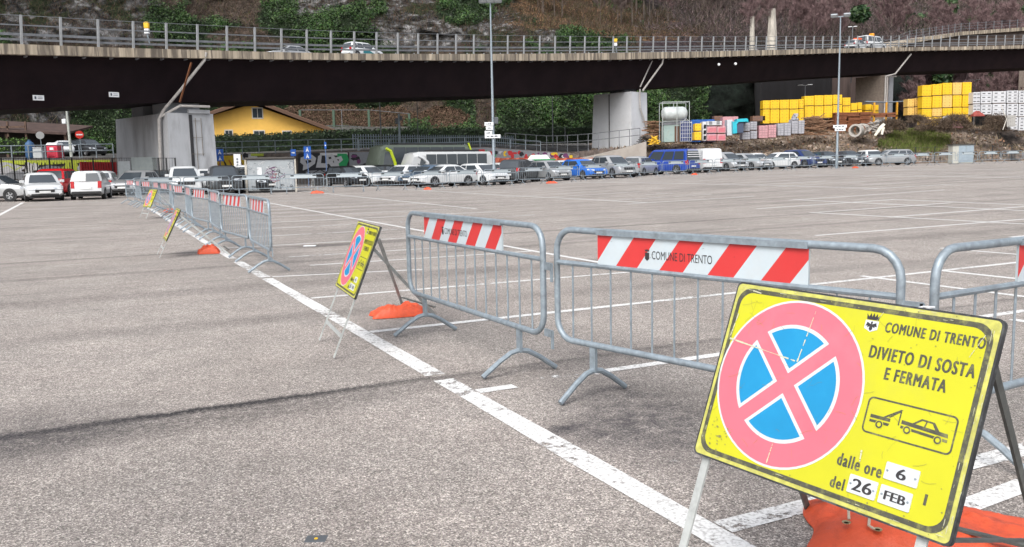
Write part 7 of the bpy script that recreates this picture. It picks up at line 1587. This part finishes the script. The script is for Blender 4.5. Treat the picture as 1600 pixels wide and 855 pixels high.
q = P(1049.5, 222, 88.6); t = thing('metal_shed', 'pale green metal shed under the white tank', 'shed', q); w_ = 12.5/FPX*88; h = zpy(1049, 88.6, 189)-q[2]; mb = MB(); mb.bbox(-w_, w_, 0, 1.6, 0, h-.4, .03); mb.build('body', mat('pale_green_sheet', (.30, .40, .38), .6, var=.2, scale=2, dirt=(.2, .16, .12), dirtscale=2, dirtamt=.6), t); mb = MB(); mb.box(-w_-.05, w_+.05, -.05, 1.65, h-.4, h-.15); mb.build('roof', GALVD, t); mb = MB(); mb.bbox(w_*.35, w_*.95, -.03, 0, 0, h*.75, .005); mb.build('door', mat('brown_wood', (.1, .055, .035)), t)
q = P(1072, 221, 88.5); t = thing('blue_cage', 'dark blue container behind a white grid gate', 'container', q); w_ = 8.5/FPX*88; h = zpy(1072, 88, 188)-q[2]; mb = MB(); mb.bbox(-w_, w_, .1, 2.2, 0, h, .03); mb.build('body', mat('navy_sheet', (.01, .03, .16), .6), t); mb = MB()
for k in range(6): mb.box(-w_+2*w_*k/5-.015, -w_+2*w_*k/5+.015, 0, .05, 0, h-.1)
for k in range(6): mb.box(-w_, w_, 0, .04, h*k/5.6, h*k/5.6+.03)
mb.bar((-w_, 0, h*.85), (0, 0, h+.2), .04, .03); mb.bar((w_, 0, h*.85), (0, 0, h+.2), .04, .03); mb.build('grid_gate', WHT, t)
q = P(1098, 222, 92); t = thing('blue_container', 'bright blue container behind the small yellow pallets', 'container', q); mb = MB(); a = (1081-1098)/FPX*92; b_ = (1117-1098)/FPX*92; h = zpy(1098, 92, 187)-q[2]; mb.bbox(a, b_, 0, 2.4, 0, h, .04); mb.build('body', mat('blue_sheet', (.01, .09, .36), .55), t)
mb = MB()
for k in range(12): x = a+(b_-a)*(k+.5)/12; mb.box(x-.03, x+.03, -.03, 0, .1, h-.1)
mb.build('ribs', mat('blue_sheet', (.01, .09, .36)), t)
# utility cabinet
q = P(1504.5, 257, 83); z0 = g(q[0], 83); t = thing('utility_cabinet', 'blue grey double door utility cabinet at the foot of the embankment', 'cabinet', (q[0], 83, z0)); w_ = 16.5/FPX*83; H = zpy(1504, 83, 225)-z0; mb = MB(); mb.bbox(-w_, w_, 0, .9, 0, H-.1, .03); mb.build('body', mat('cabinet_side', (.42, .42, .38), .7, var=.15), t); mb = MB(); mb.box(-w_-.08, w_+.08, -.1, 1, H-.1, H); mb.build('roof', mat('cabinet_roof', (.06, .055, .05)), t)
for a, b_ in ((-w_*.45, w_*.25), (w_*.27, w_*.96)): mb = MB(); mb.bbox(a, b_, -.03, 0, .1, H-.15, .008); mb.build('door', mat('blue_grey_door', (.27, .33, .38), .5), t)
# thin wire fence along the embankment foot
wf_ = thing('wire_fence', 'thin wire fence on leaning posts at the foot of the embankment', 'fence', (0, 0, 0)); pts_ = []
for px in range(1040, 1640, 30):
    Y = icol(px, EDGE_Y)-.6; q = P(px, 250, Y); z = g(q[0], Y); m = MB(); m.box(q[0]-.03, q[0]+.03, Y-.03, Y+.03, z, z+1.7); m.build('post', BKM, wf_); pts_.append((q[0], Y, z))
mb = MB()
for f in (.5, 1.1, 1.6): mb.tube([(a[0], a[1], a[2]+f) for a in pts_], .012, 4)
mb.build('wire', BKM, wf_)
# small litter on the lot
q = G(494, 844); mb = MB(); mb.bbox(-.045, .045, -.035, .035, 0, .006, .002); o = mb.build('metal_plate', mat('plate_metal', (.12, .13, .14), .5, .4)); o.location = Vector(q); tag(o, 'small metal survey plate set in the asphalt at the bottom edge', 'plate'); mb = MB(); mb.lathe([(.001, .0065), (.008, .0065), (.008, .008), (.001, .008)], 10); mb.build('stud', YEL, o)
mb = MB(); mb.bbox(-.12, .12, -.05, .05, 0, .02, .006); q = G(484, 385); o = mb.build('paper_scrap', WHT); o.location = Vector(q); tag(o, 'white scrap lying on the dark asphalt stain', 'litter')
